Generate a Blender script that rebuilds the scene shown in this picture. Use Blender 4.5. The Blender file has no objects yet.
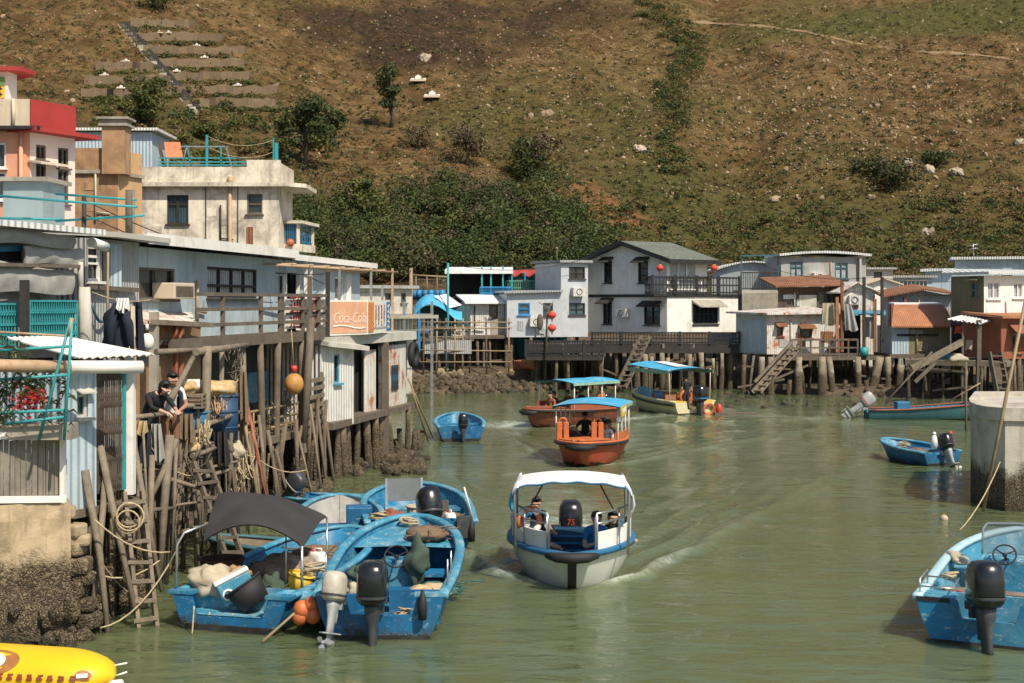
import bpy,math,random
import numpy as np
from mathutils import Vector,Matrix,Quaternion
from mathutils import noise as mnoise
RN=random.Random(11)
PI=math.pi
scene=bpy.context.scene
COL=scene.collection
FPX,EYE,CX,CY=1400.0,4.8,512.0,302.0
def W(px,py,d):
 return Vector(((px-CX)*d/FPX,d,EYE+(CY-py)*d/FPX))
def XY(px,d):
 return Vector(((px-CX)*d/FPX,d))
def G(px,py,z=0.0):
 d=FPX*(EYE-z)/(py-CY)
 return Vector(((px-CX)*d/FPX,d,z))
def Z(py,d):
 return EYE+(CY-py)*d/FPX
def U(a,b):
 return RN.uniform(a,b)
ORIGIN={}
class MB:
 def __init__(s):
  s.v=[];s.f=[];s.m=[];s.s=[]
 def add(s,vs,fs,m=0,sm=False):
  n=len(s.v)
  s.v+=[tuple(p)for p in vs]
  for f in fs:
   s.f.append(tuple(i+n for i in f));s.m.append(m);s.s.append(sm)
  return s
 def face(s,pts,m=0):
  return s.add(pts,[tuple(range(len(pts)))],m)
 def box(s,c,size,rz=0.0,m=0,M=None):
  hx,hy,hz=size[0]/2,size[1]/2,size[2]/2
  c=Vector(c);R3=Matrix.Rotation(rz,3,'Z')if M is None else M
  vs=[c+R3@Vector((x,y,z))for x in(-hx,hx)for y in(-hy,hy)for z in(-hz,hz)]
  return s.add(vs,[(0,1,3,2),(4,6,7,5),(0,4,5,1),(2,3,7,6),(0,2,6,4),(1,5,7,3)],m)
 def bar(s,a,b,w,h=None,m=0,up=(0,0,1)):
  a=Vector(a);b=Vector(b);h=w if h is None else h
  d=(b-a)
  if d.length<1e-6:return s
  d.normalize();up=Vector(up)
  if abs(d.dot(up))>.98:up=Vector((1,0,0))
  x=d.cross(up).normalized();y=x.cross(d).normalized()
  vs=[]
  for p in(a,b):
   for sx,sy in((-1,-1),(1,-1),(1,1),(-1,1)):
    vs.append(p+x*(sx*w/2)+y*(sy*h/2))
  return s.add(vs,[(3,2,1,0),(4,5,6,7),(0,1,5,4),(1,2,6,5),(2,3,7,6),(3,0,4,7)],m)
 def tube(s,pts,r,n=6,m=0,cap=True,sm=True):
  pts=[Vector(p)for p in pts]
  if not hasattr(r,'__len__'):r=[r]*len(pts)
  vs=[];ref=None
  for i,p in enumerate(pts):
   a=pts[max(i-1,0)];b=pts[min(i+1,len(pts)-1)]
   d=(b-a).normalized()
   if ref is None:
    ref=Vector((0,0,1))if abs(d.z)<.9 else Vector((1,0,0))
   x=d.cross(ref).normalized();y=x.cross(d).normalized();ref=y
   for k in range(n):
    t=2*PI*k/n
    vs.append(p+(x*math.cos(t)+y*math.sin(t))*r[i])
  fs=[]
  for i in range(len(pts)-1):
   for k in range(n):
    k2=(k+1)%n
    fs.append((i*n+k,i*n+k2,(i+1)*n+k2,(i+1)*n+k))
  s.add(vs,fs,m,sm)
  if cap:
   b=len(s.v)-len(vs)
   s.f.append(tuple(b+k for k in reversed(range(n))));s.m.append(m);s.s.append(False)
   e=b+(len(pts)-1)*n
   s.f.append(tuple(e+k for k in range(n)));s.m.append(m);s.s.append(False)
  return s
 def loft(s,secs,closed=False,m=0,sm=True,cap0=False,cap1=False,flip=False):
  n=len(secs[0]);vs=[p for sec in secs for p in sec];fs=[]
  for i in range(len(secs)-1):
   for k in range(n if closed else n-1):
    k2=(k+1)%n
    q=(i*n+k,i*n+k2,(i+1)*n+k2,(i+1)*n+k)
    fs.append(q[::-1]if flip else q)
  if cap0:fs.append(tuple(range(n))if flip else tuple(reversed(range(n))))
  if cap1:
   e=(len(secs)-1)*n
   q=tuple(e+k for k in range(n));fs.append(q[::-1]if flip else q)
  return s.add(vs,fs,m,sm)
 def ell(s,c,r,nu=10,nv=7,m=0,M=None,jit=0.0):
  c=Vector(c);r=Vector(r)if hasattr(r,'__len__')else Vector((r,r,r))
  vs=[Vector((0,0,r.z))]
  for j in range(1,nv):
   ph=PI*j/nv
   for i in range(nu):
    th=2*PI*i/nu
    k=1+U(-jit,jit)
    vs.append(Vector((r.x*math.sin(ph)*math.cos(th),r.y*math.sin(ph)*math.sin(th),r.z*math.cos(ph)))*k)
  vs.append(Vector((0,0,-r.z)))
  if M is not None:vs=[M@v for v in vs]
  vs=[c+v for v in vs];fs=[]
  for i in range(nu):fs.append((0,1+i,1+(i+1)%nu))
  for j in range(nv-2):
   for i in range(nu):
    a=1+j*nu+i;b=1+j*nu+(i+1)%nu
    fs.append((a,a+nu,b+nu,b))
  L=len(vs)-1
  for i in range(nu):fs.append((L,L-nu+(i+1)%nu,L-nu+i))
  return s.add(vs,fs,m,jit==0)
 def prism(s,poly,vec,m=0):
  poly=[Vector(p)for p in poly];vec=Vector(vec);n=len(poly)
  vs=poly+[p+vec for p in poly]
  fs=[tuple(reversed(range(n))),tuple(range(n,2*n))]
  for i in range(n):
   j=(i+1)%n;fs.append((i,j,n+j,n+i))
  return s.add(vs,fs,m)
 def slab(s,pts,th,m=0):
  return s.prism([Vector(p)-Vector((0,0,th))for p in pts],(0,0,th),m)
 def torus(s,c,R,r,axis=(0,0,1),n=18,k=6,m=0,a0=0,a1=2*PI):
  q=Vector((0,0,1)).rotation_difference(Vector(axis).normalized());c=Vector(c)
  full=abs(a1-a0-2*PI)<1e-6
  secs=[]
  for i in range(n+1):
   t=a0+(a1-a0)*i/n
   secs.append([c+q@Vector(((R+r*math.cos(u))*math.cos(t),(R+r*math.cos(u))*math.sin(t),r*math.sin(u)))for u in[2*PI*j/k for j in range(k)]])
  return s.loft(secs,True,m,True,not full,not full)
 def leaves(s,c,rad,n,size,m=0,nm=1,squash=1.0):
  c=Vector(c)
  for _ in range(n):
   d=Vector((RN.gauss(0,1),RN.gauss(0,1),RN.gauss(0,1))).normalized()
   p=c+Vector((d.x*rad[0],d.y*rad[1],d.z*rad[2]))*(U(.3,1)**.5)
   a=Vector((RN.gauss(0,1),RN.gauss(0,1),RN.gauss(0,.7))).normalized()
   b=a.cross(d)
   if b.length<.05:continue
   b.normalize();k=size*U(.6,1.4)
   s.add([p-a*k,p+b*k*.5*squash,p+a*k,p-b*k*.5*squash],[(0,1,2,3)],m+RN.randrange(nm))
  return s
 def build(s,name,mats,parent=None,local=False,label=None,bevel=0):
  me=bpy.data.meshes.new(name)
  o=Vector((0,0,0))
  if parent is not None and not local:o=ORIGIN.get(parent.name,o)
  va=np.array(s.v,dtype=np.float64).reshape(-1,3)
  wv=va-np.array(o)
  me.from_pydata(wv.tolist(),[],s.f)
  if not isinstance(mats,(list,tuple)):mats=[mats]
  for m in mats:me.materials.append(m)
  me.polygons.foreach_set('material_index',s.m)
  me.polygons.foreach_set('use_smooth',s.s)
  uv=me.uv_layers.new(name='UVMap');data=np.zeros((len(me.loops),2))
  nr=np.zeros(len(me.polygons)*3);me.polygons.foreach_get('normal',nr);nr=nr.reshape(-1,3)
  tot=np.zeros(len(me.polygons),dtype=np.int64);me.polygons.foreach_get('loop_total',tot)
  li=np.zeros(len(me.loops),dtype=np.int64);me.loops.foreach_get('vertex_index',li)
  N=np.repeat(nr,tot,axis=0);P=va[li]
  t=np.stack([-N[:,1],N[:,0],np.zeros(len(N))],1);ln=np.linalg.norm(t,axis=1)
  flat=ln<.03;t[flat]=(1,0,0);ln[flat]=1;t/=ln[:,None]
  b=np.cross(N,t)
  data[:,0]=(P*t).sum(1);data[:,1]=(P*b).sum(1)
  uv.data.foreach_set('uv',data.ravel())
  me.update()
  ob=bpy.data.objects.new(name,me);COL.objects.link(ob)
  if parent is not None:
   ob.parent=parent
   ORIGIN[ob.name]=ORIGIN.get(parent.name,Vector((0,0,0)))if not local else Vector((0,0,0))
  if label:ob['label']=label
  if bevel:
   b=ob.modifiers.new('bevel','BEVEL');b.width=bevel;b.segments=2;b.limit_method='ANGLE'
  return ob
def thing(name,label,cat,loc=(0,0,0),rz=0.0,group=None):
 o=bpy.data.objects.new(name,None);COL.objects.link(o)
 o.location=loc;o.rotation_euler=(0,0,rz);o.empty_display_size=.2
 o['label']=label;o['category']=cat
 if group:o['group']=group
 ORIGIN[o.name]=Vector(loc)
 return o
def single(mb,name,mats,label,cat,group=None,base=None,bevel=0):
 """a thing that is one mesh, its origin moved to its base"""
 if base is None:
  a=np.array(s_v(mb));base=Vector((a[:,0].mean(),a[:,1].mean(),a[:,2].min()))
 base=Vector(base);mb.v=[tuple(Vector(p)-base)for p in mb.v]
 o=mb.build(name,mats,None,bevel=bevel);o.location=base
 ORIGIN[o.name]=base
 o['label']=label;o['category']=cat
 if group:o['group']=group
 return o
def s_v(mb):return[tuple(p)for p in mb.v]
def setting(mb,name,mats,kind='structure'):
 o=mb.build(name,mats);o['kind']=kind
 return o
def dup(root,loc,rz,label=None,group=None):
 r=root.copy();COL.objects.link(r);r.location=loc;r.rotation_euler=(root.rotation_euler[0],root.rotation_euler[1],rz)
 ORIGIN[r.name]=Vector(loc)
 if label:r['label']=label
 if group:r['group']=group
 for ch in list(root.children):
  c=ch.copy();COL.objects.link(c);c.parent=r
  for g in list(ch.children):
   d=g.copy();COL.objects.link(d);d.parent=c
 return r
class Fr:
 """a vertical plane through two points given as (pixel column, metres away); u runs along it, v into the building"""
 def __init__(s,A,B):
  s.o=XY(*A)if not isinstance(A,Vector)else A.copy()
  b=XY(*B)if not isinstance(B,Vector)else B.copy()
  s.L=(b-s.o).length;s.d=(b-s.o).normalized();s.n=Vector((-s.d.y,s.d.x))
 def p(s,u,v,z):
  q=s.o+s.d*u+s.n*v
  return Vector((q.x,q.y,z))
 def uz(s,px,py,v=0.0):
  o=s.o+s.n*v
  rx=(px-CX)/FPX
  det=rx*(-s.d.y)+s.d.x
  t=(o.x*(-s.d.y)+o.y*s.d.x)/det
  q=Vector((t*rx,t))-o
  return q.dot(s.d),EYE+(CY-py)*t/FPX
 def rect(s,x0,y0,x1,y1,v=0.0):
  u0,za=s.uz(x0,(y0+y1)/2,v);u1,zb=s.uz(x1,(y0+y1)/2,v)
  um=(x0+x1)/2
  return u0,s.uz(um,y1,v)[1],u1,s.uz(um,y0,v)[1]
 def at(s,px,py,v=0.0):
  u,z=s.uz(px,py,v);return s.p(u,v,z)
def wall_panel(mb,fr,u0,u1,zb,zt0,zt1,ops=(),th=.12,m=0):
 us=sorted({u0,u1}|{o[0]for o in ops}|{o[2]for o in ops})
 us=[u for u in us if u0-1e-6<=u<=u1+1e-6]
 zs=sorted({zb}|{o[1]for o in ops}|{o[3]for o in ops})
 zt=lambda u:zt0+(zt1-zt0)*(u-u0)/(u1-u0)
 for a,b in zip(us,us[1:]):
  for i,z in enumerate(zs):
   last=i==len(zs)-1
   za=zt(a)if last else zs[i+1];zc=zt(b)if last else zs[i+1]
   um=(a+b)/2;zm=z+.5*(za-z)
   if any(o[0]<um<o[2]and o[1]<zm<o[3]for o in ops):continue
   mb.face([fr.p(a,0,z),fr.p(b,0,z),fr.p(b,0,zc),fr.p(a,0,za)],m)
 for(a,z0,b,z1)in ops:
  mb.face([fr.p(a,0,z0),fr.p(b,0,z0),fr.p(b,th,z0),fr.p(a,th,z0)],m)
  mb.face([fr.p(b,0,z1),fr.p(a,0,z1),fr.p(a,th,z1),fr.p(b,th,z1)],m)
  mb.face([fr.p(a,0,z1),fr.p(a,0,z0),fr.p(a,th,z0),fr.p(a,th,z1)],m)
  mb.face([fr.p(b,0,z0),fr.p(b,0,z1),fr.p(b,th,z1),fr.p(b,th,z0)],m)
def window(fr,r,root,fm,gm,nx=2,nz=1,bw=.05,v=.05,bars=0,sill=True,name='window',transom=0):
 a,z0,b,z1=r
 mb=MB()
 mb.bar(fr.p(a,v,z0+bw/2),fr.p(b,v,z0+bw/2),.06,bw);mb.bar(fr.p(a,v,z1-bw/2),fr.p(b,v,z1-bw/2),.06,bw)
 for i in range(nx+1):
  u=a+bw/2+(b-a-bw)*i/nx
  mb.bar(fr.p(u,v,z0+bw),fr.p(u,v,z1-bw),.055,bw,up=(fr.n.x,fr.n.y,0))
 for i in range(1,nz):
  z=z0+(z1-z0)*i/nz
  mb.bar(fr.p(a+bw,v,z),fr.p(b-bw,v,z),.05,bw*.8)
 if transom:
  z=z0+(z1-z0)*transom;mb.bar(fr.p(a+bw,v,z),fr.p(b-bw,v,z),.05,bw)
 for i in range(bars):
  u=a+(b-a)*(i+.5)/bars
  mb.bar(fr.p(u,v-.025,z0+bw),fr.p(u,v-.025,z1-bw),.015,.015)
 if sill:mb.bar(fr.p(a-.06,-.03,z0-.03),fr.p(b+.06,-.03,z0-.03),.14,.05)
 w=mb.build(name,fm,root)
 g=MB();k=v+.045
 g.face([fr.p(a,k,z0),fr.p(b,k,z0),fr.p(b,k,z1),fr.p(a,k,z1)])
 g.build('pane',gm,w)
 return w
def railing(a,b,h,nb,w=.05,bw=.025,mid=(),kind='v',posts=0):
 """top rail from a to b (foot line), balusters and posts in one mesh"""
 mb=MB();a=Vector(a);b=Vector(b);up=Vector((0,0,h))
 mb.bar(a+up,b+up,w,w)
 mb.bar(a+Vector((0,0,.1)),b+Vector((0,0,.1)),w*.8,w*.8)
 for k in mid:mb.bar(a+up*k,b+up*k,w*.8,w*.8)
 for i in range(nb+1):
  p=a.lerp(b,i/max(nb,1));mb.bar(p,p+up,bw,bw)
 for i in range(posts+1)if posts else():
  p=a.lerp(b,i/posts);mb.bar(p,p+up*1.12,w*1.5,w*1.5)
 return mb
def pile_mb(a,b,r,n=8,seg=7,rough=.12):
 a=Vector(a);b=Vector(b);pts=[];rs=[]
 off=U(0,50);bend=Vector((U(-.5,.5),U(-.5,.5),0))*r
 for i in range(seg+1):
  t=i/seg;p=a.lerp(b,t)+bend*math.sin(PI*t)
  k=1+rough*mnoise.noise(Vector((off,t*4,0)))*1.6
  if p.z<1.1:k+=.22*(1.1-p.z)*(.6+.6*mnoise.noise(Vector((off,p.z*3,4))))
  pts.append(p);rs.append(r*(1.12-.18*t)*k)
 return MB().tube(pts,rs,n)
def slack(a,b,sag,n=8):
 a=Vector(a);b=Vector(b)
 return[a.lerp(b,i/n)-Vector((0,0,sag*4*(i/n)*(1-i/n)))for i in range(n+1)]
def smooth01(x):
 x=min(max(x,0),1);return x*x*(3-2*x)
MATS={}
def nt(name):
 m=bpy.data.materials.new(name);m.use_nodes=True
 t=m.node_tree;t.nodes.clear()
 out=t.nodes.new('ShaderNodeOutputMaterial');b=t.nodes.new('ShaderNodeBsdfPrincipled')
 t.links.new(b.outputs[0],out.inputs[0])
 return m,t,b
def N(t,typ,**kw):
 n=t.nodes.new(typ)
 for k,v in kw.items():
  if k.startswith('i_'):
   key=k[2:];n.inputs[int(key)if key.isdigit()else key].default_value=v
  else:setattr(n,k,v)
 return n
def mixc(t,fac,a,b,mode='MIX'):
 n=t.nodes.new('ShaderNodeMix');n.data_type='RGBA';n.blend_type=mode
 for sock,val in((0,fac),(6,a),(7,b)):
  if hasattr(val,'is_output'):t.links.new(val,n.inputs[sock])
  elif sock==0:n.inputs[0].default_value=val
  else:n.inputs[sock].default_value=(*val[:3],1)
 return n.outputs[2]
def ramp(t,src,lo,hi):
 n=t.nodes.new('ShaderNodeMapRange');n.inputs[1].default_value=lo;n.inputs[2].default_value=hi
 n.clamp=True;t.links.new(src,n.inputs[0]);return n.outputs[0]
def mul(t,a,b):
 n=t.nodes.new('ShaderNodeMath');n.operation='MULTIPLY'
 for i,x in enumerate((a,b)):
  if hasattr(x,'is_output'):t.links.new(x,n.inputs[i])
  else:n.inputs[i].default_value=x
 return n.outputs[0]
def noisef(t,vec,scale,detail=4,rough=.6,dist=0.0):
 n=N(t,'ShaderNodeTexNoise');n.inputs['Scale'].default_value=scale;n.inputs['Detail'].default_value=detail
 n.inputs['Roughness'].default_value=rough;n.inputs['Distortion'].default_value=dist
 t.links.new(vec,n.inputs['Vector']);return n.outputs[0]
def scaled(t,vec,s):
 n=N(t,'ShaderNodeMapping');n.inputs['Scale'].default_value=s;t.links.new(vec,n.inputs[0]);return n.outputs[0]
def mat(name,col,rough=.7,var=.25,scale=3.0,dirt=None,dirt_amt=0.0,dirt_scale=1.5,streak=0.0,streak_col=(.12,.09,.06),rust=0.0,rust_scale=2.0,rust_col=(.30,.09,.03),rust_z=False,corr=0.0,corr_axis=0,plank=0.0,bump=.2,bump_scale=25.0,metal=0.0,spec=.5,crust=None,seams=0.0,coat=0.0,alpha=1.0,trans=0.0,scuff=None):
 """one weathered-surface recipe: colour variation, blotchy dirt, vertical rain streaks, rust, corrugation, planks, tide crust"""
 if name in MATS:return MATS[name]
 m,t,b=nt(name);MATS[name]=m
 tc=N(t,'ShaderNodeTexCoord');ob=tc.outputs['Object'];uv=tc.outputs['UV']
 info=N(t,'ShaderNodeObjectInfo')
 ad=N(t,'ShaderNodeVectorMath',operation='ADD');sc=N(t,'ShaderNodeVectorMath',operation='SCALE');sc.inputs['Scale'].default_value=37.0
 cmb=N(t,'ShaderNodeCombineXYZ')
 for i in range(3):t.links.new(info.outputs['Random'],cmb.inputs[i])
 t.links.new(cmb.outputs[0],sc.inputs[0]);t.links.new(ob,ad.inputs[0]);t.links.new(sc.outputs[0],ad.inputs[1])
 vec=ad.outputs[0]
 n1=noisef(t,vec,scale,6,.65)
 lo=tuple(max(c*(1-var),0)for c in col);hi=tuple(min(c*(1+var*.7),.9)for c in col)
 c=mixc(t,ramp(t,n1,.3,.7),lo,hi)
 height=None
 def addh(hh,amt):
  nonlocal height
  hh=mul(t,hh,amt)
  if height is None:height=hh
  else:
   a=N(t,'ShaderNodeMath',operation='ADD');t.links.new(height,a.inputs[0]);t.links.new(hh,a.inputs[1]);height=a.outputs[0]
 if plank:
  sep=N(t,'ShaderNodeSeparateXYZ');t.links.new(uv,sep.inputs[0])
  d=N(t,'ShaderNodeMath',operation='DIVIDE');t.links.new(sep.outputs[corr_axis],d.inputs[0]);d.inputs[1].default_value=plank
  fl=N(t,'ShaderNodeMath',operation='FLOOR');t.links.new(d.outputs[0],fl.inputs[0])
  fr=N(t,'ShaderNodeMath',operation='FRACT');t.links.new(d.outputs[0],fr.inputs[0])
  wn=N(t,'ShaderNodeTexWhiteNoise',noise_dimensions='1D');t.links.new(fl.outputs[0],wn.inputs['W'])
  c=mixc(t,mul(t,wn.outputs[0],.45),c,tuple(x*.45 for x in col))
  pp=N(t,'ShaderNodeMath',operation='PINGPONG');t.links.new(fr.outputs[0],pp.inputs[0]);pp.inputs[1].default_value=.5
  edge=ramp(t,pp.outputs[0],.0,.06)
  c=mixc(t,edge,tuple(x*.25 for x in col),c)
  addh(edge,.5)
  grain=noisef(t,scaled(t,uv,(40,2,1)if corr_axis==0 else(2,40,1)),1.0,4,.6)
  c=mixc(t,mul(t,ramp(t,grain,.4,.75),.5),c,tuple(x*.5 for x in col))
 if corr:
  sep=N(t,'ShaderNodeSeparateXYZ');t.links.new(uv,sep.inputs[0])
  d=N(t,'ShaderNodeMath',operation='MULTIPLY');t.links.new(sep.outputs[corr_axis],d.inputs[0]);d.inputs[1].default_value=2*PI/corr
  sn=N(t,'ShaderNodeMath',operation='SINE');t.links.new(d.outputs[0],sn.inputs[0])
  addh(sn.outputs[0],.9)
 if seams:
  sep=N(t,'ShaderNodeSeparateXYZ');t.links.new(uv,sep.inputs[0])
  d=N(t,'ShaderNodeMath',operation='DIVIDE');t.links.new(sep.outputs[0],d.inputs[0]);d.inputs[1].default_value=seams
  fr=N(t,'ShaderNodeMath',operation='FRACT');t.links.new(d.outputs[0],fr.inputs[0])
  pp=N(t,'ShaderNodeMath',operation='PINGPONG');t.links.new(fr.outputs[0],pp.inputs[0]);pp.inputs[1].default_value=.5
  e=ramp(t,pp.outputs[0],.0,.012)
  c=mixc(t,e,tuple(x*.4 for x in col),c)
 if dirt_amt:
  n2=noisef(t,vec,dirt_scale,8,.7,.4)
  c=mixc(t,mul(t,ramp(t,n2,.62-.3*dirt_amt,.72),min(1,.55+.4*dirt_amt)),c,dirt or(.1,.08,.06))
 if scuff:
  ns=noisef(t,scaled(t,vec,(1.2,1.2,2.6)),scuff[2],10,.78,.8)
  c=mixc(t,mul(t,ramp(t,ns,.56,.62),scuff[1]),c,scuff[0])
  nd=noisef(t,scaled(t,vec,(1,1,2)),scuff[2]*.55,10,.75,.5)
  c=mixc(t,mul(t,ramp(t,nd,.57,.68),scuff[1]*.9),c,tuple(x*.22+.015 for x in col))
 if streak:
  n3=noisef(t,scaled(t,uv,(5.5,.35,1)),1.0,5,.65)
  c=mixc(t,mul(t,ramp(t,n3,.52,.75),streak),c,streak_col)
 if rust:
  n4=noisef(t,vec,rust_scale,9,.72,.5)
  n5=noisef(t,scaled(t,uv,(4.0,.6,1)),1.0,6,.7)
  f=N(t,'ShaderNodeMath',operation='ADD');t.links.new(mul(t,n4,.6),f.inputs[0]);t.links.new(mul(t,n5,.4),f.inputs[1])
  lo_=.66-.32*rust
  rc=mixc(t,noisef(t,vec,rust_scale*4,4,.6),rust_col,tuple(min(x*2.0,.6)for x in rust_col))
  c=mixc(t,ramp(t,f.outputs[0],lo_,lo_+.09),c,rc)
 rg=rough
 if crust:
  geo=N(t,'ShaderNodeNewGeometry');sep=N(t,'ShaderNodeSeparateXYZ');t.links.new(geo.outputs['Position'],sep.inputs[0])
  n6=noisef(t,geo.outputs['Position'],2.2,5,.7)
  a=N(t,'ShaderNodeMath',operation='ADD');t.links.new(sep.outputs[2],a.inputs[0]);t.links.new(mul(t,n6,-1.1),a.inputs[1])
  f=ramp(t,a.outputs[0],crust-.45,crust-.75)
  vor=N(t,'ShaderNodeTexVoronoi');vor.inputs['Scale'].default_value=27;vd=N(t,'ShaderNodeVectorMath',operation='ADD');nv=N(t,'ShaderNodeTexNoise');nv.inputs['Scale'].default_value=9;t.links.new(geo.outputs['Position'],nv.inputs['Vector']);vs_=N(t,'ShaderNodeVectorMath',operation='SCALE');vs_.inputs['Scale'].default_value=.22;t.links.new(nv.outputs[1],vs_.inputs[0]);t.links.new(geo.outputs['Position'],vd.inputs[0]);t.links.new(vs_.outputs[0],vd.inputs[1]);t.links.new(vd.outputs[0],vor.inputs['Vector'])
  cc=mixc(t,ramp(t,vor.outputs[0],.1,.6),(.30,.23,.14),(.05,.038,.022))
  c=mixc(t,f,c,cc)
  wet=ramp(t,a.outputs[0],-.35,-.6)
  c=mixc(t,wet,c,(.03,.03,.018))
  addh(mul(t,vor.outputs[0],f),2.5)
 n7=noisef(t,vec,bump_scale,5,.65)
 addh(n7,bump)
 bp=N(t,'ShaderNodeBump');bp.inputs['Strength'].default_value=.8 if(corr or plank or crust)else .45
 bp.inputs['Distance'].default_value=.02 if not corr else max(.012,corr*.16)
 t.links.new(height,bp.inputs['Height']);t.links.new(bp.outputs[0],b.inputs['Normal'])
 t.links.new(c,b.inputs['Base Color'])
 rr=N(t,'ShaderNodeMapRange');t.links.new(n1,rr.inputs[0]);rr.inputs[3].default_value=max(rough-.12,.05);rr.inputs[4].default_value=min(rough+.12,1)
 t.links.new(rr.outputs[0],b.inputs['Roughness'])
 b.inputs['Metallic'].default_value=metal;b.inputs['Specular IOR Level'].default_value=spec
 if coat:b.inputs['Coat Weight'].default_value=coat;b.inputs['Coat Roughness'].default_value=.1
 if alpha<1:b.inputs['Alpha'].default_value=alpha
 if trans:b.inputs['Transmission Weight'].default_value=trans
 return m
def leafmat(name,c1,c2,tr=.25):
 if name in MATS:return MATS[name]
 m,t,b=nt(name);MATS[name]=m
 tc=N(t,'ShaderNodeTexCoord');geo=N(t,'ShaderNodeNewGeometry')
 n=noisef(t,geo.outputs['Position'],.35,3,.6)
 a=N(t,'ShaderNodeMath',operation='ADD');t.links.new(mul(t,n,.8),a.inputs[0]);t.links.new(mul(t,geo.outputs['Random Per Island'],.5),a.inputs[1])
 c=mixc(t,ramp(t,a.outputs[0],.35,.95),c1,c2)
 t.links.new(c,b.inputs['Base Color']);b.inputs['Roughness'].default_value=.65;b.inputs['Specular IOR Level'].default_value=.25
 if tr:
  out=[x for x in t.nodes if x.type=='OUTPUT_MATERIAL'][0]
  tl=N(t,'ShaderNodeBsdfTranslucent');t.links.new(c,tl.inputs[0])
  ms=N(t,'ShaderNodeMixShader');ms.inputs[0].default_value=tr
  t.links.new(b.outputs[0],ms.inputs[1]);t.links.new(tl.outputs[0],ms.inputs[2]);t.links.new(ms.outputs[0],out.inputs[0])
 return m
M_glass=mat('dark_glass',(.025,.035,.04),.12,.5,1.5,bump=.05,bump_scale=3,spec=.8)
M_glass_blue=mat('blue_glass',(.05,.11,.14),.15,.4,1.5,bump=.05,bump_scale=3,spec=.8)
M_curtain=mat('curtained_glass',(.42,.45,.46),.2,.35,3.0,corr=.12,bump=.1,spec=.7)
M_shade_black=mat('shade_black',(.012,.011,.01),.9,.3)  # near-black colour painted in for the shade inside doorways and openings
M_blue_wall=mat('pale_blue_wall',(.42,.52,.57),.75,.15,1.2,(.24,.24,.22),.42,.8,.6,(.22,.24,.24),seams=2.1)
M_white_wall=mat('white_plaster',(.78,.76,.71),.8,.08,1.0,(.4,.37,.31),.28,.9,.4,(.42,.40,.36))
M_cream_wall=mat('stained_cream_plaster',(.76,.68,.55),.85,.14,1.4,(.09,.07,.05),.62,1.1,.55,(.16,.12,.08))
M_brown_wall=mat('bare_brown_render',(.42,.25,.13),.9,.25,1.2,(.10,.06,.04),.6,1.0,.4,(.16,.10,.06))
M_pink_wall=mat('salmon_paint',(.70,.33,.20),.8,.08,1.2,(.4,.2,.14),.1,1.0,.15,(.4,.22,.16))
M_pinkwhite=mat('white_pink_paint',(.76,.62,.55),.8,.06,1.0,(.5,.36,.3),.1,1,.15,(.5,.4,.34))
M_red_paint=mat('deep_red_paint',(.36,.035,.03),.7,.18,1.2,(.2,.03,.02),.1,1,.15,(.2,.03,.03))
M_cream_paint=mat('beige_paint',(.60,.50,.37),.8,.1,1.0,(.3,.2,.12),.1,1,.3,(.3,.2,.13))
M_grey_tin=mat('grey_corrugated_tin',(.40,.41,.40),.6,.15,1.4,(.18,.16,.14),.3,1.2,.35,(.2,.17,.14),corr=.11)
M_silver_tin=mat('silver_sheet',(.55,.57,.57),.5,.12,1.0,(.3,.3,.28),.15,1.0,.25,(.3,.28,.25),corr=.35,metal=.1)
M_white_tin=mat('white_corrugated_tin',(.68,.67,.63),.6,.1,1.4,(.34,.29,.23),.4,1.2,.6,(.35,.28,.2),corr=.13)
M_blue_tin=mat('pale_blue_tin',(.44,.54,.60),.6,.12,1.2,(.2,.2,.2),.15,1.2,.35,(.25,.24,.22),corr=.15)
M_rust_white=mat('rusted_white_tin',(.66,.64,.58),.65,.1,1.4,(.3,.26,.22),.2,1.2,.3,rust=.50,rust_scale=1.6,corr=.12)
M_rust_blue=mat('rusted_pale_tin',(.46,.53,.54),.65,.12,1.4,(.2,.2,.18),.2,1.2,.3,rust=.30,rust_scale=1.5,corr=.12)
M_rust=mat('rust_tin',(.27,.115,.055),.8,.35,1.6,(.12,.05,.03),.4,1.3,.3,corr=.12)
M_orange_tin=mat('orange_rusted_tin',(.41,.175,.085),.75,.25,1.5,(.25,.12,.07),.3,1.3,.3,(.25,.10,.05),corr=.10)
M_red_tin=mat('red_tin',(.33,.11,.06),.7,.2,1.2,(.2,.08,.05),.2,1.3,.3,(.18,.08,.05),corr=.14)
M_olive_tin=mat('olive_tin',(.17,.165,.09),.7,.15,1.2,(.1,.1,.06),.2,1.3,.25,(.1,.09,.06),corr=.2)
M_green_plank=mat('mossy_planks',(.24,.22,.12),.85,.2,2.0,(.1,.09,.05),.25,1.3,.3,plank=.16)
M_roof_white=mat('pale_roof_sheet',(.62,.64,.63),.6,.12,1.2,(.3,.28,.25),.3,1.4,.0,corr=.16)
M_roof_grey=mat('grey_roof_sheet',(.36,.37,.36),.7,.15,1.2,(.18,.16,.14),.35,1.4,.0,corr=.16)
M_roof_felt=mat('green_grey_shingle',(.16,.18,.145),.85,.3,6.0,(.4,.4,.33),.2,3.0,plank=.22,corr_axis=1)
M_concrete=mat('weathered_concrete',(.36,.33,.27),.9,.2,1.5,(.13,.11,.08),.45,1.2,.35,(.15,.12,.09))
M_concrete_pale=mat('pale_concrete',(.50,.48,.42),.9,.15,1.5,(.24,.21,.16),.35,1.2,.4,(.2,.17,.12),crust=.75)
M_quay=mat('patched_quay_concrete',(.42,.33,.21),.95,.3,1.6,(.13,.09,.05),.55,1.4,.45,(.15,.1,.06),crust=1.25,bump=.6)
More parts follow.
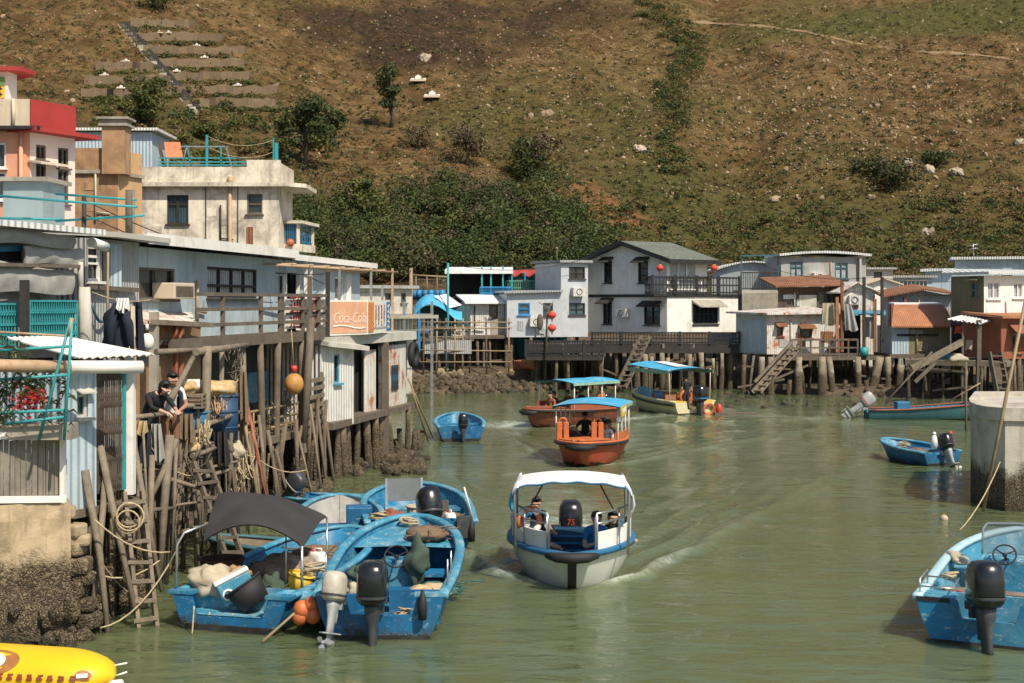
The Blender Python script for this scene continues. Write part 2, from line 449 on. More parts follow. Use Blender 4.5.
M_wood=mat('grey_weathered_wood',(.135,.108,.080),.9,.35,4.0,(.08,.06,.045),.3,2.0,.3,(.09,.07,.05))
M_wood_pale=mat('sunbleached_wood',(.225,.182,.132),.9,.4,4.0,(.10,.08,.055),.5,2.0,.3,(.15,.11,.07))
M_plank_grey=mat('grey_planks',(.27,.24,.19),.9,.3,3.0,(.1,.08,.06),.3,1.6,.35,(.1,.08,.06),plank=.14)
M_deck=mat('deck_boards',(.19,.15,.105),.9,.3,3.0,(.09,.07,.05),.3,1.6,plank=.15)
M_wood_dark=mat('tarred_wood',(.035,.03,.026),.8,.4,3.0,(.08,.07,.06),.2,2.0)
M_pile=mat('tidal_timber',(.155,.118,.08),.95,.4,3.0,(.08,.06,.04),.35,2.0,.3,(.09,.07,.05),crust=1.15)
M_pile_conc=mat('tidal_concrete_post',(.32,.27,.195),.95,.35,2.0,(.10,.08,.05),.7,1.6,.4,(.16,.12,.08),crust=1.2)
M_bamboo=mat('bamboo',(.29,.21,.115),.6,.25,4.0,(.22,.15,.08),.25,3.0)
M_black_trim=mat('black_paint',(.02,.02,.02),.6,.4,3.0,(.06,.055,.05),.2,2.0)
M_teal_paint=mat('teal_paint',(.035,.30,.32),.55,.2,3.0,(.05,.12,.12),.3,3.0)
M_blue_paint2=mat('bright_blue_paint',(.02,.22,.50),.55,.2,3.0)
M_tarp_grey=mat('grey_canvas',(.36,.355,.34),.9,.2,1.2,(.17,.15,.12),.5,1.2,.5,(.2,.17,.14),bump=.3,bump_scale=6)
M_tarp_blue=mat('blue_tarpaulin',(.022,.15,.31),.6,.3,2.0,(.06,.12,.16),.4,2.0,.3,(.03,.07,.09),bump=.5,bump_scale=8)
M_tarp_ltblue=mat('light_blue_tarpaulin',(.06,.38,.62),.6,.2,2.0,(.5,.55,.55),.35,1.6,bump=.5,bump_scale=8)
M_tarp_white=mat('white_canvas',(.74,.75,.73),.75,.06,2.0,(.45,.45,.42),.15,1.5,bump=.3,bump_scale=8)
M_white_plastic=mat('white_plastic',(.78,.76,.70),.4,.06,2.0,(.5,.44,.34),.2,2.0)
M_rustpipe=mat('rusty_pipe',(.48,.33,.2),.7,.3,3.0,(.25,.11,.05),.5,3.0)
M_steel=mat('stainless_tube',(.55,.55,.53),.3,.2,5.0,metal=.8)
M_black_mesh=mat('black_shade_net',(.035,.034,.033),.85,.25,2.0,bump=.6,bump_scale=60)
M_lantern=mat('red_lantern_paper',(.60,.055,.03),.6,.15,3.0)
M_gold=mat('gold_trim',(.6,.4,.1),.5,.2,4)
M_orange=mat('orange_plastic',(.55,.15,.045),.5,.2,3.0,(.28,.10,.05),.4,2.5)
M_red_pl=mat('red_plastic',(.55,.05,.03),.45,.15,3.0)
M_yellow=mat('yellow_plastic',(.70,.46,.04),.5,.12,3.0,(.35,.26,.08),.35,3.0)
M_rope=mat('rope',(.45,.36,.22),.95,.3,20.0)
M_net_green=mat('green_cloth',(.055,.085,.06),.9,.4,3.0,bump=.6)
M_sack=mat('cream_sack',(.44,.38,.28),.9,.15,3.0,(.35,.28,.18),.35,2.5,bump=.6,bump_scale=10)
M_sack_yellow=mat('yellow_patterned_cloth',(.50,.33,.12),.9,.3,6.0,(.56,.48,.38),.75,7.0,bump=.6,bump_scale=10)
M_stone=mat('field_stone',(.30,.225,.145),.95,.3,1.2,(.17,.13,.09),.4,2.0,bump=.8,bump_scale=6)
M_stone_pale=mat('pale_granite',(.40,.335,.25),.95,.2,1.2,(.25,.2,.15),.35,2.0,bump=.8,bump_scale=6)
M_rubble=mat('oyster_crusted_stone',(.34,.26,.16),.95,.4,3.0,(.1,.075,.045),.55,3.0,crust=.95,bump=1.0,bump_scale=12)
M_blue_hull=mat('blue_hull_paint',(.008,.125,.29),.5,.3,2.0,(.03,.12,.18),.45,2.5,.45,(.03,.07,.09),crust=.02,scuff=((.22,.36,.42),.75,4.0))
M_blue_hull2=mat('worn_azure_paint',(.010,.165,.33),.5,.3,2.0,(.12,.30,.36),.5,2.2,.4,(.05,.10,.12),scuff=((.36,.44,.46),.8,4.5))
M_lt_blue=mat('light_blue_paint',(.048,.265,.41),.5,.25,2.0,(.28,.42,.46),.5,2.2,.35,(.10,.16,.18),scuff=((.50,.55,.55),.8,4.5))
M_boot=mat('black_bottom_paint',(.018,.02,.02),.6,.4,3.0,(.07,.07,.05),.4,3.0)
M_teal_dark=mat('dark_teal_hull',(.04,.13,.15),.6,.25,2.0,(.08,.15,.16),.3,2.0,.3,(.05,.06,.06))
M_white_hull=mat('white_gelcoat',(.66,.67,.60),.35,.08,2.0,(.42,.44,.34),.3,1.5,.35,(.36,.37,.27),coat=.15,scuff=((.45,.46,.38),.35,3.0))
M_red_hull=mat('red_orange_hull',(.42,.075,.03),.5,.2,2.0,(.22,.06,.035),.4,1.5,.5,(.14,.05,.03),scuff=((.5,.24,.15),.5,4.0))
M_brown_hull=mat('brown_red_hull',(.20,.06,.035),.55,.2,2.0,(.10,.04,.025),.4,1.5,.5,(.08,.035,.025),scuff=((.4,.2,.13),.5,4.0))
M_cream_hull=mat('cream_hull',(.60,.54,.34),.5,.1,2.0,(.36,.32,.2),.25,1.5,.3,(.3,.26,.17))
M_rubber=mat('black_rubber',(.018,.018,.019),.7,.3,5.0)
M_motor=mat('black_motor_cowl',(.012,.013,.015),.25,.3,2.0,(.06,.06,.06),.12,3.0,coat=.4)
M_motor_grey=mat('dark_grey_leg',(.05,.053,.057),.4,.3,3.0,(.15,.15,.14),.2,3.0)
M_motor_light=mat('silver_grey_leg',(.36,.37,.37),.4,.2,3.0,(.18,.18,.17),.2,3.0)
M_alu=mat('aluminium',(.55,.55,.53),.35,.2,5.0,metal=.7)
M_wood_red=mat('brown_red_wood',(.26,.09,.05),.85,.3,3.0,(.1,.05,.03),.3,2.0)
cam_d=bpy.data.cameras.new('camera');cam=bpy.data.objects.new('camera',cam_d);COL.objects.link(cam)
cam.location=(0,0,EYE);cam.rotation_euler=(PI/2,0,0)
cam_d.sensor_width=36;cam_d.lens=36*FPX/1024;cam_d.shift_y=-(341.5-CY)/1024
cam_d.clip_start=.1;cam_d.clip_end=3000
scene.camera=cam
EL,AZ=math.radians(50),math.radians(54)
S=Vector((math.cos(AZ)*math.cos(EL),-math.sin(AZ)*math.cos(EL),math.sin(EL)))
sd=bpy.data.lights.new('sun','SUN');sd.energy=4.6;sd.angle=math.radians(.5);sd.color=(1,.90,.74)
so=bpy.data.objects.new('sun',sd);COL.objects.link(so);so.rotation_euler=S.to_track_quat('Z','Y').to_euler();so.location=(30,-20,60)
w=bpy.data.worlds.new('World');scene.world=w;w.use_nodes=True
wt=w.node_tree;bg=wt.nodes['Background'];sky=wt.nodes.new('ShaderNodeTexSky');sky.sky_type='NISHITA'
sky.sun_disc=False;sky.sun_elevation=EL;sky.sun_rotation=math.atan2(S.x,S.y);sky.air_density=1.0;sky.dust_density=1.5
wt.links.new(sky.outputs[0],bg.inputs[0]);bg.inputs[1].default_value=.10
vs=scene.view_settings;vs.view_transform='Standard';vs.look='None';vs.exposure=0.22;vs.gamma=1;vs.use_curve_mapping=False
scene.cycles.max_bounces=6;scene.cycles.diffuse_bounces=3;scene.cycles.glossy_bounces=3;scene.cycles.transparent_max_bounces=6
scene.cycles.use_denoising=True
def hash2(ix,iy,seed):
 h=(ix*374761393+iy*668265263+seed*1442695041)&0xffffffff
 h=((h^(h>>13))*1274126177)&0xffffffff
 return((h^(h>>16))&0xffff)/65535.0
def vnoise(x,y,seed=0):
 x=np.asarray(x,dtype=np.float64);y=np.asarray(y,dtype=np.float64)
 ix=np.floor(x).astype(np.int64);iy=np.floor(y).astype(np.int64);fx=x-ix;fy=y-iy
 fx=fx*fx*(3-2*fx);fy=fy*fy*(3-2*fy)
 return(hash2(ix,iy,seed)*(1-fx)+hash2(ix+1,iy,seed)*fx)*(1-fy)+(hash2(ix,iy+1,seed)*(1-fx)+hash2(ix+1,iy+1,seed)*fx)*fy
def fbm(x,y,seed=0,oc=5):
 a=0;k=.5;f=1.0;s=0
 for i in range(oc):
  a=a+k*(vnoise(x*f,y*f,seed+i)*2-1);s+=k;k*=.52;f*=2.03
 return a/s
def sstep(a,b,x):
 t=np.clip((x-a)/(b-a),0,1);return t*t*(3-2*t)
def terr(x,y):
 x=np.asarray(x,dtype=np.float64);y=np.asarray(y,dtype=np.float64)
 ys=74.5+1.2*np.sin(x*.23)+2.5*sstep(0,4,x)-5.0*sstep(12,17,x)
 xl=np.where(y<30,-7.2-.06*(30-y),-7.2)+1.3*sstep(30,42,y)-2.0*sstep(50,60,y)
 s=np.maximum(y-ys,xl-x)
 n1=fbm(x/2.3,y/2.3,3,4)
 z=-.9+1.25*sstep(-2.5,1.0,s)+.9*sstep(1.0,7,s)+1.4*sstep(6,30,s)+.28*n1*sstep(-2,2,s)
 q=y-112-.06*x-6*np.sin(x*.031+1.0)
 qq=np.where(q>0,q*q/(q+14),0)
 hill=.455*qq
 hill=hill+sstep(5,70,q)*(4.6*fbm(x/46,y/46,11,4)+1.5*fbm(x/11,y/11,21,4)-3.2*np.maximum(0,.28-np.abs(fbm(x/15+y*.012,y/75,41,3))))+sstep(0,30,q)*.55*fbm(x/3.2,y/3.2,31,3)
 gx=28+(y-160)*.12+3*np.sin(y*.07)
 hill=hill-sstep(15,50,q)*2.6*np.exp(-((x-gx)/4.5)**2)
 hill=hill+sstep(15,90,q)*7*np.exp(-((x+62-(y-170)*.1)/22)**2)
 return z+hill
def terr1(x,y):return float(terr(np.array([x]),np.array([y]))[0])
_ys=np.arange(74,420,.35)
def hill_at(px,py):
 xs=(px-CX)/FPX*_ys;zr=EYE+(CY-py)/FPX*_ys
 d=terr(xs,_ys)-zr;i=int(np.argmax(d>0))if(d>0).any()else len(_ys)-1
 y=_ys[i];x=xs[i]
 return Vector((x,y,terr1(x,y)))
def grid_mesh(name,xs,ys,zf,m,attrs=None,kind='structure'):
 X,Y=np.meshgrid(xs,ys);Zv=zf(X,Y)if not isinstance(zf,tuple)else zf[2]
 if isinstance(zf,tuple):X,Y=zf[0],zf[1]
 nx,ny=X.shape[1],X.shape[0]
 me=bpy.data.meshes.new(name)
 co=np.stack([X.ravel(),Y.ravel(),Zv.ravel()],1)
 me.vertices.add(len(co));me.vertices.foreach_set('co',co.ravel())
 i=np.arange((ny-1)*(nx-1));r=i//(nx-1);c=i%(nx-1);a=r*nx+c
 q=np.stack([a,a+1,a+nx+1,a+nx],1)
 me.loops.add(q.size);me.loops.foreach_set('vertex_index',q.ravel())
 me.polygons.add(len(q));me.polygons.foreach_set('loop_start',np.arange(len(q))*4);me.polygons.foreach_set('loop_total',np.full(len(q),4))
 me.polygons.foreach_set('use_smooth',np.ones(len(q),dtype=bool))
 me.update(calc_edges=True)
 if attrs:
  for k,fn in attrs.items():
   v=fn(X,Y).reshape(-1,4);at=me.color_attributes.new(k,'FLOAT_COLOR','POINT');at.data.foreach_set('color',v.ravel())
 me.materials.append(m);o=bpy.data.objects.new(name,me);COL.objects.link(o);o['kind']=kind
 return o
def blob(X,Y,px,py,rx,ry):
 c=hill_at(px,py);return np.exp(-((X-c.x)/rx)**2-((Y-c.y)/ry)**2)
def zones(X,Y):
 n=fbm(X/14,Y/14,51,5)
 burnt=.85*(blob(X,Y,500,12,30,22)+.8*blob(X,Y,350,30,14,16)+.8*blob(X,Y,440,40,14,14)+.35*blob(X,Y,60,60,20,30))
 green=.9*blob(X,Y,430,235,24,9)+.65*blob(X,Y,760,250,40,9)+.8*blob(X,Y,960,15,30,9)+.5*blob(X,Y,700,200,16,30)+.55*blob(X,Y,180,115,14,12)+.5*blob(X,Y,480,130,10,14)
 red=1.1*blob(X,Y,600,205,3.5,4)+1.1*blob(X,Y,560,190,5,3)+.8*blob(X,Y,640,222,5,3)+.5*blob(X,Y,470,170,10,5)+.35*blob(X,Y,120,60,10,14)
 stony=.9*blob(X,Y,860,110,40,30)+.7*blob(X,Y,760,70,30,20)+.5*blob(X,Y,540,70,25,25)
 return np.stack([np.clip(burnt*(.45+.9*(fbm(X/5,Y/5,57,4)*.8+.6))+.3*n,0,1),np.clip(green+.45*n+.08,0,1),np.clip(red+.3*n-.08,0,1),np.clip(stony+.3*n,0,1)],-1)
def hill_material():
 m,t,b=nt('hillside')
 at=N(t,'ShaderNodeVertexColor',layer_name='zone');sep=N(t,'ShaderNodeSeparateColor');t.links.new(at.outputs[0],sep.inputs[0])
 geo=N(t,'ShaderNodeNewGeometry');P=geo.outputs['Position']
 n1=noisef(t,P,.22,8,.68);n2=noisef(t,P,1.3,8,.72);n3=noisef(t,P,.06,4,.6)
 c=mixc(t,ramp(t,n1,.40,.60),(.185,.092,.038),(.42,.255,.115))
 c=mixc(t,mul(t,ramp(t,n2,.45,.62),.75),c,(.15,.13,.044))
 gg=N(t,'ShaderNodeMath',operation='ADD');t.links.new(sep.outputs[1],gg.inputs[0]);t.links.new(mul(t,n2,.5),gg.inputs[1])
 c=mixc(t,ramp(t,gg.outputs[0],.3,.85),c,mixc(t,ramp(t,n2,.35,.65),(.100,.106,.030),(.20,.18,.058)))
 bb=N(t,'ShaderNodeMath',operation='ADD');t.links.new(sep.outputs[0],bb.inputs[0]);t.links.new(mul(t,n1,.5),bb.inputs[1])
 c=mixc(t,ramp(t,bb.outputs[0],.65,1.1),c,mixc(t,ramp(t,n2,.4,.65),(.045,.032,.026),(.16,.088,.046)))
 rr=N(t,'ShaderNodeMath',operation='ADD');t.links.new(sep.outputs[2],rr.inputs[0]);t.links.new(mul(t,n2,.45),rr.inputs[1])
 c=mixc(t,mul(t,ramp(t,rr.outputs[0],.5,.95),.85),c,mixc(t,ramp(t,n2,.35,.7),(.38,.16,.06),(.50,.28,.13)))
 n4=noisef(t,P,5.0,4,.7);n8=noisef(t,P,.75,9,.78,.6)
 c=mixc(t,mul(t,ramp(t,n8,.51,.57),.85),c,(.062,.048,.019))
 c=mixc(t,mul(t,ramp(t,n8,.44,.34),.55),c,(.34,.25,.14))
 c=mixc(t,mul(t,ramp(t,n4,.5,.66),.55),c,(.08,.064,.028))
 vor=N(t,'ShaderNodeTexVoronoi');vor.inputs['Scale'].default_value=.9;t.links.new(P,vor.inputs['Vector'])
 wn=ramp(t,vor.outputs['Distance'],.22,.12)
 c=mixc(t,mul(t,wn,mul(t,ramp(t,n1,.45,.6),.5)),c,(.32,.25,.16))
 t.links.new(c,b.inputs['Base Color']);b.inputs['Roughness'].default_value=.95;b.inputs['Specular IOR Level'].default_value=.1
 ad=N(t,'ShaderNodeMath',operation='ADD');t.links.new(n2,ad.inputs[0]);t.links.new(mul(t,n4,.5),ad.inputs[1])
 bp=N(t,'ShaderNodeBump');bp.inputs['Strength'].default_value=1.0;bp.inputs['Distance'].default_value=1.1
 t.links.new(ad.outputs[0],bp.inputs['Height']);t.links.new(bp.outputs[0],b.inputs['Normal'])
 return m
M_hill=hill_material()
def shore_material():
 m,t,b=nt('shore_mud')
 geo=N(t,'ShaderNodeNewGeometry');P=geo.outputs['Position']
 n1=noisef(t,P,1.5,8,.7);n2=noisef(t,P,7,6,.7)
 c=mixc(t,ramp(t,n1,.35,.65),(.07,.05,.03),(.20,.14,.085))
 c=mixc(t,mul(t,ramp(t,n2,.5,.65),.8),c,(.04,.03,.018))
 t.links.new(c,b.inputs['Base Color']);b.inputs['Roughness'].default_value=.85
 bp=N(t,'ShaderNodeBump');bp.inputs['Strength'].default_value=1;bp.inputs['Distance'].default_value=.15
 t.links.new(n2,bp.inputs['Height']);t.links.new(bp.outputs[0],b.inputs['Normal'])
 return m
M_shore=shore_material()
hill=grid_mesh('hillside',np.arange(-190,190.1,1.1),np.arange(101,431,1.1),terr,M_hill,{'zone':zones})
grid_mesh('shore_ground',np.arange(-60,60.1,.6),np.arange(8,101.6,.6),terr,M_shore)
mb=MB();mb.face([(-900,-300,-1.2),(900,-300,-1.2),(900,1500,-1.2),(-900,1500,-1.2)]);setting(mb,'seabed',M_shore)
WAKES=[(Vector((1.0,23.2)),Vector((-.035,-1)).normalized(),1.0,1.0,3.6),(Vector((1.95,40.5)),Vector((-.22,-1)).normalized(),.9,.8,4.0),(Vector((.6,53.2)),Vector((-.72,-.72)).normalized(),.9,.9,4.2),(Vector((5.6,65.0)),Vector((-.62,.78)).normalized(),.9,.55,5.0)]
def water_h(X,Y):
 z=.004*np.sin(X*2.1+Y*3.3+1.5*fbm(X/3,Y/3,61,2))+.006*fbm(X/.9,Y/.55,71,3)+.014*fbm(X/3.1,Y/1.7,75,2)
 for p,h,hb,k,L in WAKES:
  rx,ry=X-p.x,Y-p.y
  a=-(rx*h.x+ry*h.y);b=-rx*h.y+ry*h.x
  ab=np.abs(b)+.25*fbm(X/1.6,Y/1.6,81,2)
  for off,amp in((0,.10),(.75,.07),(1.6,.055),(2.6,.045),(3.7,.035)):
   ctr=hb*np.clip(a/1.3,0,1)**.6+np.maximum(a-.8,0)*.42-off
   wd=.13+.018*np.clip(a,0,30)
   z=z+k*amp*np.exp(-((ab-ctr)/wd)**2)*sstep(0+off,1.2+off,a)*np.exp(-np.clip(a-2,0,99)/26)*(ctr>.1)
  ins=sstep(L,L+1,a)*np.exp(-(b/(.8+.06*np.clip(a,0,40)))**2)*np.exp(-np.clip(a-L,0,99)/12)
  z=z+k*.06*ins*fbm(X/.5,Y/.5,91,3)
 return z
def water_foam(X,Y):
 f=np.zeros_like(X)
 for p,h,hb,k,L in WAKES:
  rx,ry=X-p.x,Y-p.y
  a=-(rx*h.x+ry*h.y);b=-rx*h.y+ry*h.x;ab=np.abs(b)
  ctr=hb*np.clip(a/1.3,0,1)**.6+np.maximum(a-.8,0)*.42
  side=np.exp(-((ab-ctr)/.16)**2)*sstep(.2,.8,a)*np.exp(-np.clip(a-.8,0,99)/2.4)
  ins=sstep(L-.3,L+.4,a)*np.exp(-(b/.8)**2)*np.exp(-np.clip(a-L,0,99)/6)
  f=np.maximum(f,k*np.maximum(side*.85,ins*.8))
 f=np.maximum(f,.9*np.exp(-(((X+.1)/1.0)**2+((Y-54.5)/1.6)**2)))
 f=np.clip(f*(.55+.9*(fbm(X/.5,Y/.35,95,4)+.3)),0,1)
 return np.stack([f,f,f,np.ones_like(f)],-1)
def water_material():
 m,t,b=nt('harbour_water')
 geo=N(t,'ShaderNodeNewGeometry');P=geo.outputs['Position']
 at=N(t,'ShaderNodeVertexColor',layer_name='foam');sep=N(t,'ShaderNodeSeparateColor');t.links.new(at.outputs[0],sep.inputs[0])
 n0=noisef(t,P,.12,4,.6)
 c=mixc(t,ramp(t,n0,.3,.7),(.092,.120,.054),(.124,.148,.072))
 nf=noisef(t,P,6,6,.7)
 fo=mul(t,sep.outputs[0],ramp(t,nf,.3,.55))
 c=mixc(t,fo,c,(.55,.60,.52))
 t.links.new(c,b.inputs['Base Color']);b.inputs['IOR'].default_value=1.4;b.inputs['Subsurface Weight'].default_value=.75;b.inputs['Subsurface Radius'].default_value=(1.0,1.1,.7);b.inputs['Subsurface Scale'].default_value=1.2
 rg=N(t,'ShaderNodeMapRange');t.links.new(fo,rg.inputs[0]);rg.inputs[3].default_value=.06;rg.inputs[4].default_value=.7
 t.links.new(rg.outputs[0],b.inputs['Roughness'])
 na=noisef(t,scaled(t,P,(2.2,4.2,1)),1.0,3,.55,.6);nb=noisef(t,scaled(t,P,(5,9,1)),1.0,3,.6,.4);ncx=noisef(t,scaled(t,P,(.25,.5,1)),1.0,2,.5)
 ad=N(t,'ShaderNodeMath',operation='ADD');nl=noisef(t,scaled(t,P,(.75,1.7,1)),1.0,2,.5,.4);a2=N(t,'ShaderNodeMath',operation='ADD');t.links.new(na,a2.inputs[0]);t.links.new(mul(t,nl,2.2),a2.inputs[1]);t.links.new(a2.outputs[0],ad.inputs[0]);t.links.new(mul(t,nb,.35),ad.inputs[1])
 bp=N(t,'ShaderNodeBump');bp.inputs['Distance'].default_value=.03
 st=N(t,'ShaderNodeMapRange');t.links.new(ncx,st.inputs[0]);st.inputs[1].default_value=.35;st.inputs[2].default_value=.65;st.inputs[3].default_value=.35;st.inputs[4].default_value=1.0
 t.links.new(st.outputs[0],bp.inputs['Strength']);t.links.new(ad.outputs[0],bp.inputs['Height']);t.links.new(bp.outputs[0],b.inputs['Normal'])
 return m
M_water=water_material()
_d=1.0/np.linspace(1/13.0,1/80.0,560)
_u=np.linspace(-.46,.46,460)
_X=_d[:,None]*_u[None,:];_Y=np.repeat(_d[:,None],len(_u),1)
def water_sheet():
 me_x,me_y=_X,_Y
 z=water_h(_X,_Y)
 edge=np.minimum(1,np.minimum(sstep(.46,.44,np.abs(_X/_Y)),sstep(13,13.4,_Y)*sstep(80,78,_Y)))
 z=z*edge+.004
 nx,ny=_X.shape[1],_X.shape[0]
 me=bpy.data.meshes.new('harbour_water')
 co=np.stack([_X.ravel(),_Y.ravel(),z.ravel()],1)
 ring=[(-900,-300,.0),(900,-300,.0),(900,110,.0),(-900,110,.0)]
 n0=len(co);co=np.vstack([co,np.array(ring)])
 me.vertices.add(len(co));me.vertices.foreach_set('co',co.ravel())
 i=np.arange((ny-1)*(nx-1));r=i//(nx-1);c=i%(nx-1);a=r*nx+c
 q=np.stack([a,a+1,a+nx+1,a+nx],1)
 A,B,C2,D=0,nx-1,ny*nx-1,(ny-1)*nx
 extra=np.array([[n0,n0+1,B,A],[n0+1,n0+2,C2,B],[n0+2,n0+3,D,C2],[n0+3,n0,A,D]])
 q=np.vstack([q,extra])
 me.loops.add(q.size);me.loops.foreach_set('vertex_index',q.ravel())
 me.polygons.add(len(q));me.polygons.foreach_set('loop_start',np.arange(len(q))*4);me.polygons.foreach_set('loop_total',np.full(len(q),4))
 sm=np.ones(len(q),dtype=bool);sm[-4:]=False
 me.polygons.foreach_set('use_smooth',sm);me.update(calc_edges=True)
 f=water_foam(_X,_Y).reshape(-1,4);f=np.vstack([f,np.zeros((4,4))])
 at=me.color_attributes.new('foam','FLOAT_COLOR','POINT');at.data.foreach_set('color',f.ravel())
 me.materials.append(M_water);o=bpy.data.objects.new('harbour_water',me);COL.objects.link(o);o['kind']='structure'
water_sheet()
NR=np.random.default_rng(5)
def leaf_cloud(name,C,RAD,n,size,mats,kind='stuff',dome=False):
 """C centres (k,3), RAD (k,3) radii, n leaf faces each"""
 k=len(C);cen=np.repeat(C,n,0);rad=np.repeat(RAD,n,0);m=len(cen)
 d=NR.normal(size=(m,3));d/=np.linalg.norm(d,axis=1)[:,None]
 if dome:d[:,2]=np.abs(d[:,2])*1.0-.12
 lump=1+.28*np.sin(d[:,0]*5+cen[:,0]*3)*np.sin(d[:,1]*5+cen[:,1]*2)*np.sin(d[:,2]*6+1)
 p=cen+d*rad*(NR.uniform(.35,1,m)**.45*lump)[:,None]
 a=NR.normal(size=(m,3));a[:,2]*=.7;a/=np.linalg.norm(a,axis=1)[:,None]
 b=np.cross(a,d+NR.normal(size=(m,3))*.4);b/=(np.linalg.norm(b,axis=1)[:,None]+1e-6)
 s=(size if np.isscalar(size)else np.repeat(size,n))*NR.uniform(.6,1.4,m);s=s[:,None]
 V=np.stack([p-a*s,p+b*s*.55,p+a*s,p-b*s*.55],1).reshape(-1,3)
 me=bpy.data.meshes.new(name);me.vertices.add(len(V));me.vertices.foreach_set('co',V.ravel())
 me.loops.add(m*4);me.loops.foreach_set('vertex_index',np.arange(m*4));me.polygons.add(m)
 me.polygons.foreach_set('loop_start',np.arange(m)*4);me.polygons.foreach_set('loop_total',np.full(m,4))
 for mm in mats:me.materials.append(mm)
 me.polygons.foreach_set('material_index',np.repeat(NR.integers(0,len(mats),k),n));me.update(calc_edges=True)
 o=bpy.data.objects.new(name,me);COL.objects.link(o)
 if kind:o['kind']=kind
 return o
L_dark=leafmat('dark_evergreen_leaf',(.030,.050,.017),(.078,.100,.032))
L_mid=leafmat('olive_leaf',(.065,.080,.022),(.16,.158,.046))
L_dry=leafmat('dry_scrub_leaf',(.12,.088,.034),(.23,.16,.07))
L_fresh=leafmat('fresh_leaf',(.045,.075,.02),(.10,.13,.04))
L_bare=leafmat('grey_brown_twig',(.075,.055,.035),(.13,.10,.06),0)
def scatter_px(n,x0,x1,y0,y1,keep=None):
 out=[]
 for _ in range(n):
  px,py=U(x0,x1),U(y0,y1)
  if keep and not keep(px,py):continue
  out.append(hill_at(px,py))
 return np.array([tuple(v)for v in out])
c=scatter_px(11000,-60,1084,-8,275,lambda x,y:RN.random()<.4+.6*(max(y,0)/275))
r=NR.uniform(.16,.5,len(c))*np.where(NR.random(len(c))<.10,2.2,1)
leaf_cloud('hillside_scrub',c+np.array([0,0,.1]),np.stack([r*1.15,r*1.15,r*.8],1),11,.17,[L_mid,L_dry,L_dark,L_bare,L_dry,L_mid,L_dark],dome=True)
c=scatter_px(1500,300,1084,196,285,lambda x,y:mnoise.noise(Vector((x*.03,y*.06,2)))>.25-(y-196)/130);r=NR.uniform(.3,1.0,len(c))*np.where(NR.random(len(c))<.15,1.8,1)
leaf_cloud('lower_slope_thicket',c+np.array([0,0,.25]),np.stack([r*1.2,r*1.2,r*.9],1),60,.15,[L_mid,L_dry,L_mid,L_dark,L_dark,L_dry],dome=True)
def wood_keep(x,y):return y>203+16*math.sin(x*.021)+44*mnoise.noise(Vector((x*.028,3,1)))+max(0,(x-520))*.45 and mnoise.noise(Vector((x*.045,y*.07,7)))>-.22
c=scatter_px(1000,285,610,178,285,wood_keep);r=NR.uniform(.8,1.5,len(c))*np.where(NR.random(len(c))<.22,NR.uniform(1.7,2.6,len(c)),1)
leaf_cloud('woodland',c+np.stack([0*r,0*r,r*NR.uniform(.3,1.3,len(r))],1),np.stack([r,r,r*1.05],1),210,.155,[L_dark,L_mid,L_mid,L_fresh,L_dark,L_dark,L_bare],dome=True)
c=scatter_px(160,60,300,60,180,lambda x,y:y>75+.35*abs(x-160));r=NR.uniform(.6,1.5,len(c))
leaf_cloud('terrace_scrub',c+np.array([0,0,.5]),np.stack([r,r,r*.9],1),80,.2,[L_dark,L_mid,L_mid,L_dry],dome=True)
gp=[(642,-5),(655,12),(672,28),(686,42),(692,58),(684,72),(676,86),(668,98),(678,112),(672,130),(664,150),(676,175)]
cc=[]
for(a,b),(c2,d2)in zip(gp,gp[1:]):
 for _ in range(22 if b<75 else 12):
  k=RN.random();cc.append(tuple(hill_at(a+(c2-a)*k+RN.gauss(0,9 if b<60 else 8),b+(d2-b)*k+RN.gauss(0,4))))
c=np.array(cc);r=NR.uniform(.5,1.3,len(c))
leaf_cloud('gully_thicket',c+np.array([0,0,.3]),np.stack([r*1.3,r,r*NR.uniform(.6,1.5,len(r))],1),110,.15,[L_dark,L_mid,L_dark,L_mid,L_dry],dome=True)
def rock(mb,c,r,m=0):
 q=Quaternion((U(-1,1),U(-1,1),U(-1,1),U(-1,1))).normalized().to_matrix()
 k=len(mb.v);mb.ell((0,0,0),(r*U(.8,1.3),r*U(.7,1),r*U(.55,.85)),7,5,m,None,.22)
 for i in range(k,len(mb.v)):mb.v[i]=tuple(Vector(c)+q@Vector(mb.v[i]))
mb=MB()
for _ in range(11000):
 px,py=U(-30,1054),U(-5,200)
 dens=math.exp(-((px-850)/190)**2-((py-95)/70)**2)+.5*math.exp(-((px-560)/120)**2-((py-70)/50)**2)+.16
 if RN.random()>dens:continue
 p=hill_at(px,py);rock(mb,p+Vector((0,0,.05)),U(.07,.2)if RN.random()<.96 else U(.24,.4),RN.randrange(2))
setting(mb,'scattered_stones',[M_stone,mat('tan_stone',(.36,.26,.155),.95,.3,1.2,bump=.8)],'stuff')
BOULDERS=[(638,152,.95,'pale'),(546,116,.9,'tan'),(531,117,.55,'tan'),(774,202,.75,'brown'),(907,163,.6,'pale'),(932,172,.9,'pale'),(957,175,.75,'pale'),(1020,144,.7,'pale'),(928,234,.65,'pale'),(872,199,.6,'tan'),(425,60,1.1,'pale')]
BL=['large pale boulder left of the dark gully on the open slope','tan boulder above the dark round tree beside a smaller rock','small tan rock touching the larger tan boulder','brown boulder low on the slope above the grey two window house','pale boulder in the bushes, leftmost of three on the right slope','big pale boulder in the middle of three on the right slope','flat pale boulder, rightmost of three on the right slope','pale boulder high at the right edge of the hillside','pale boulder just above the roofs on the right','tan boulder below the bushes on the right slope','whitish rock outcrop on the burnt ground near the slender tree']
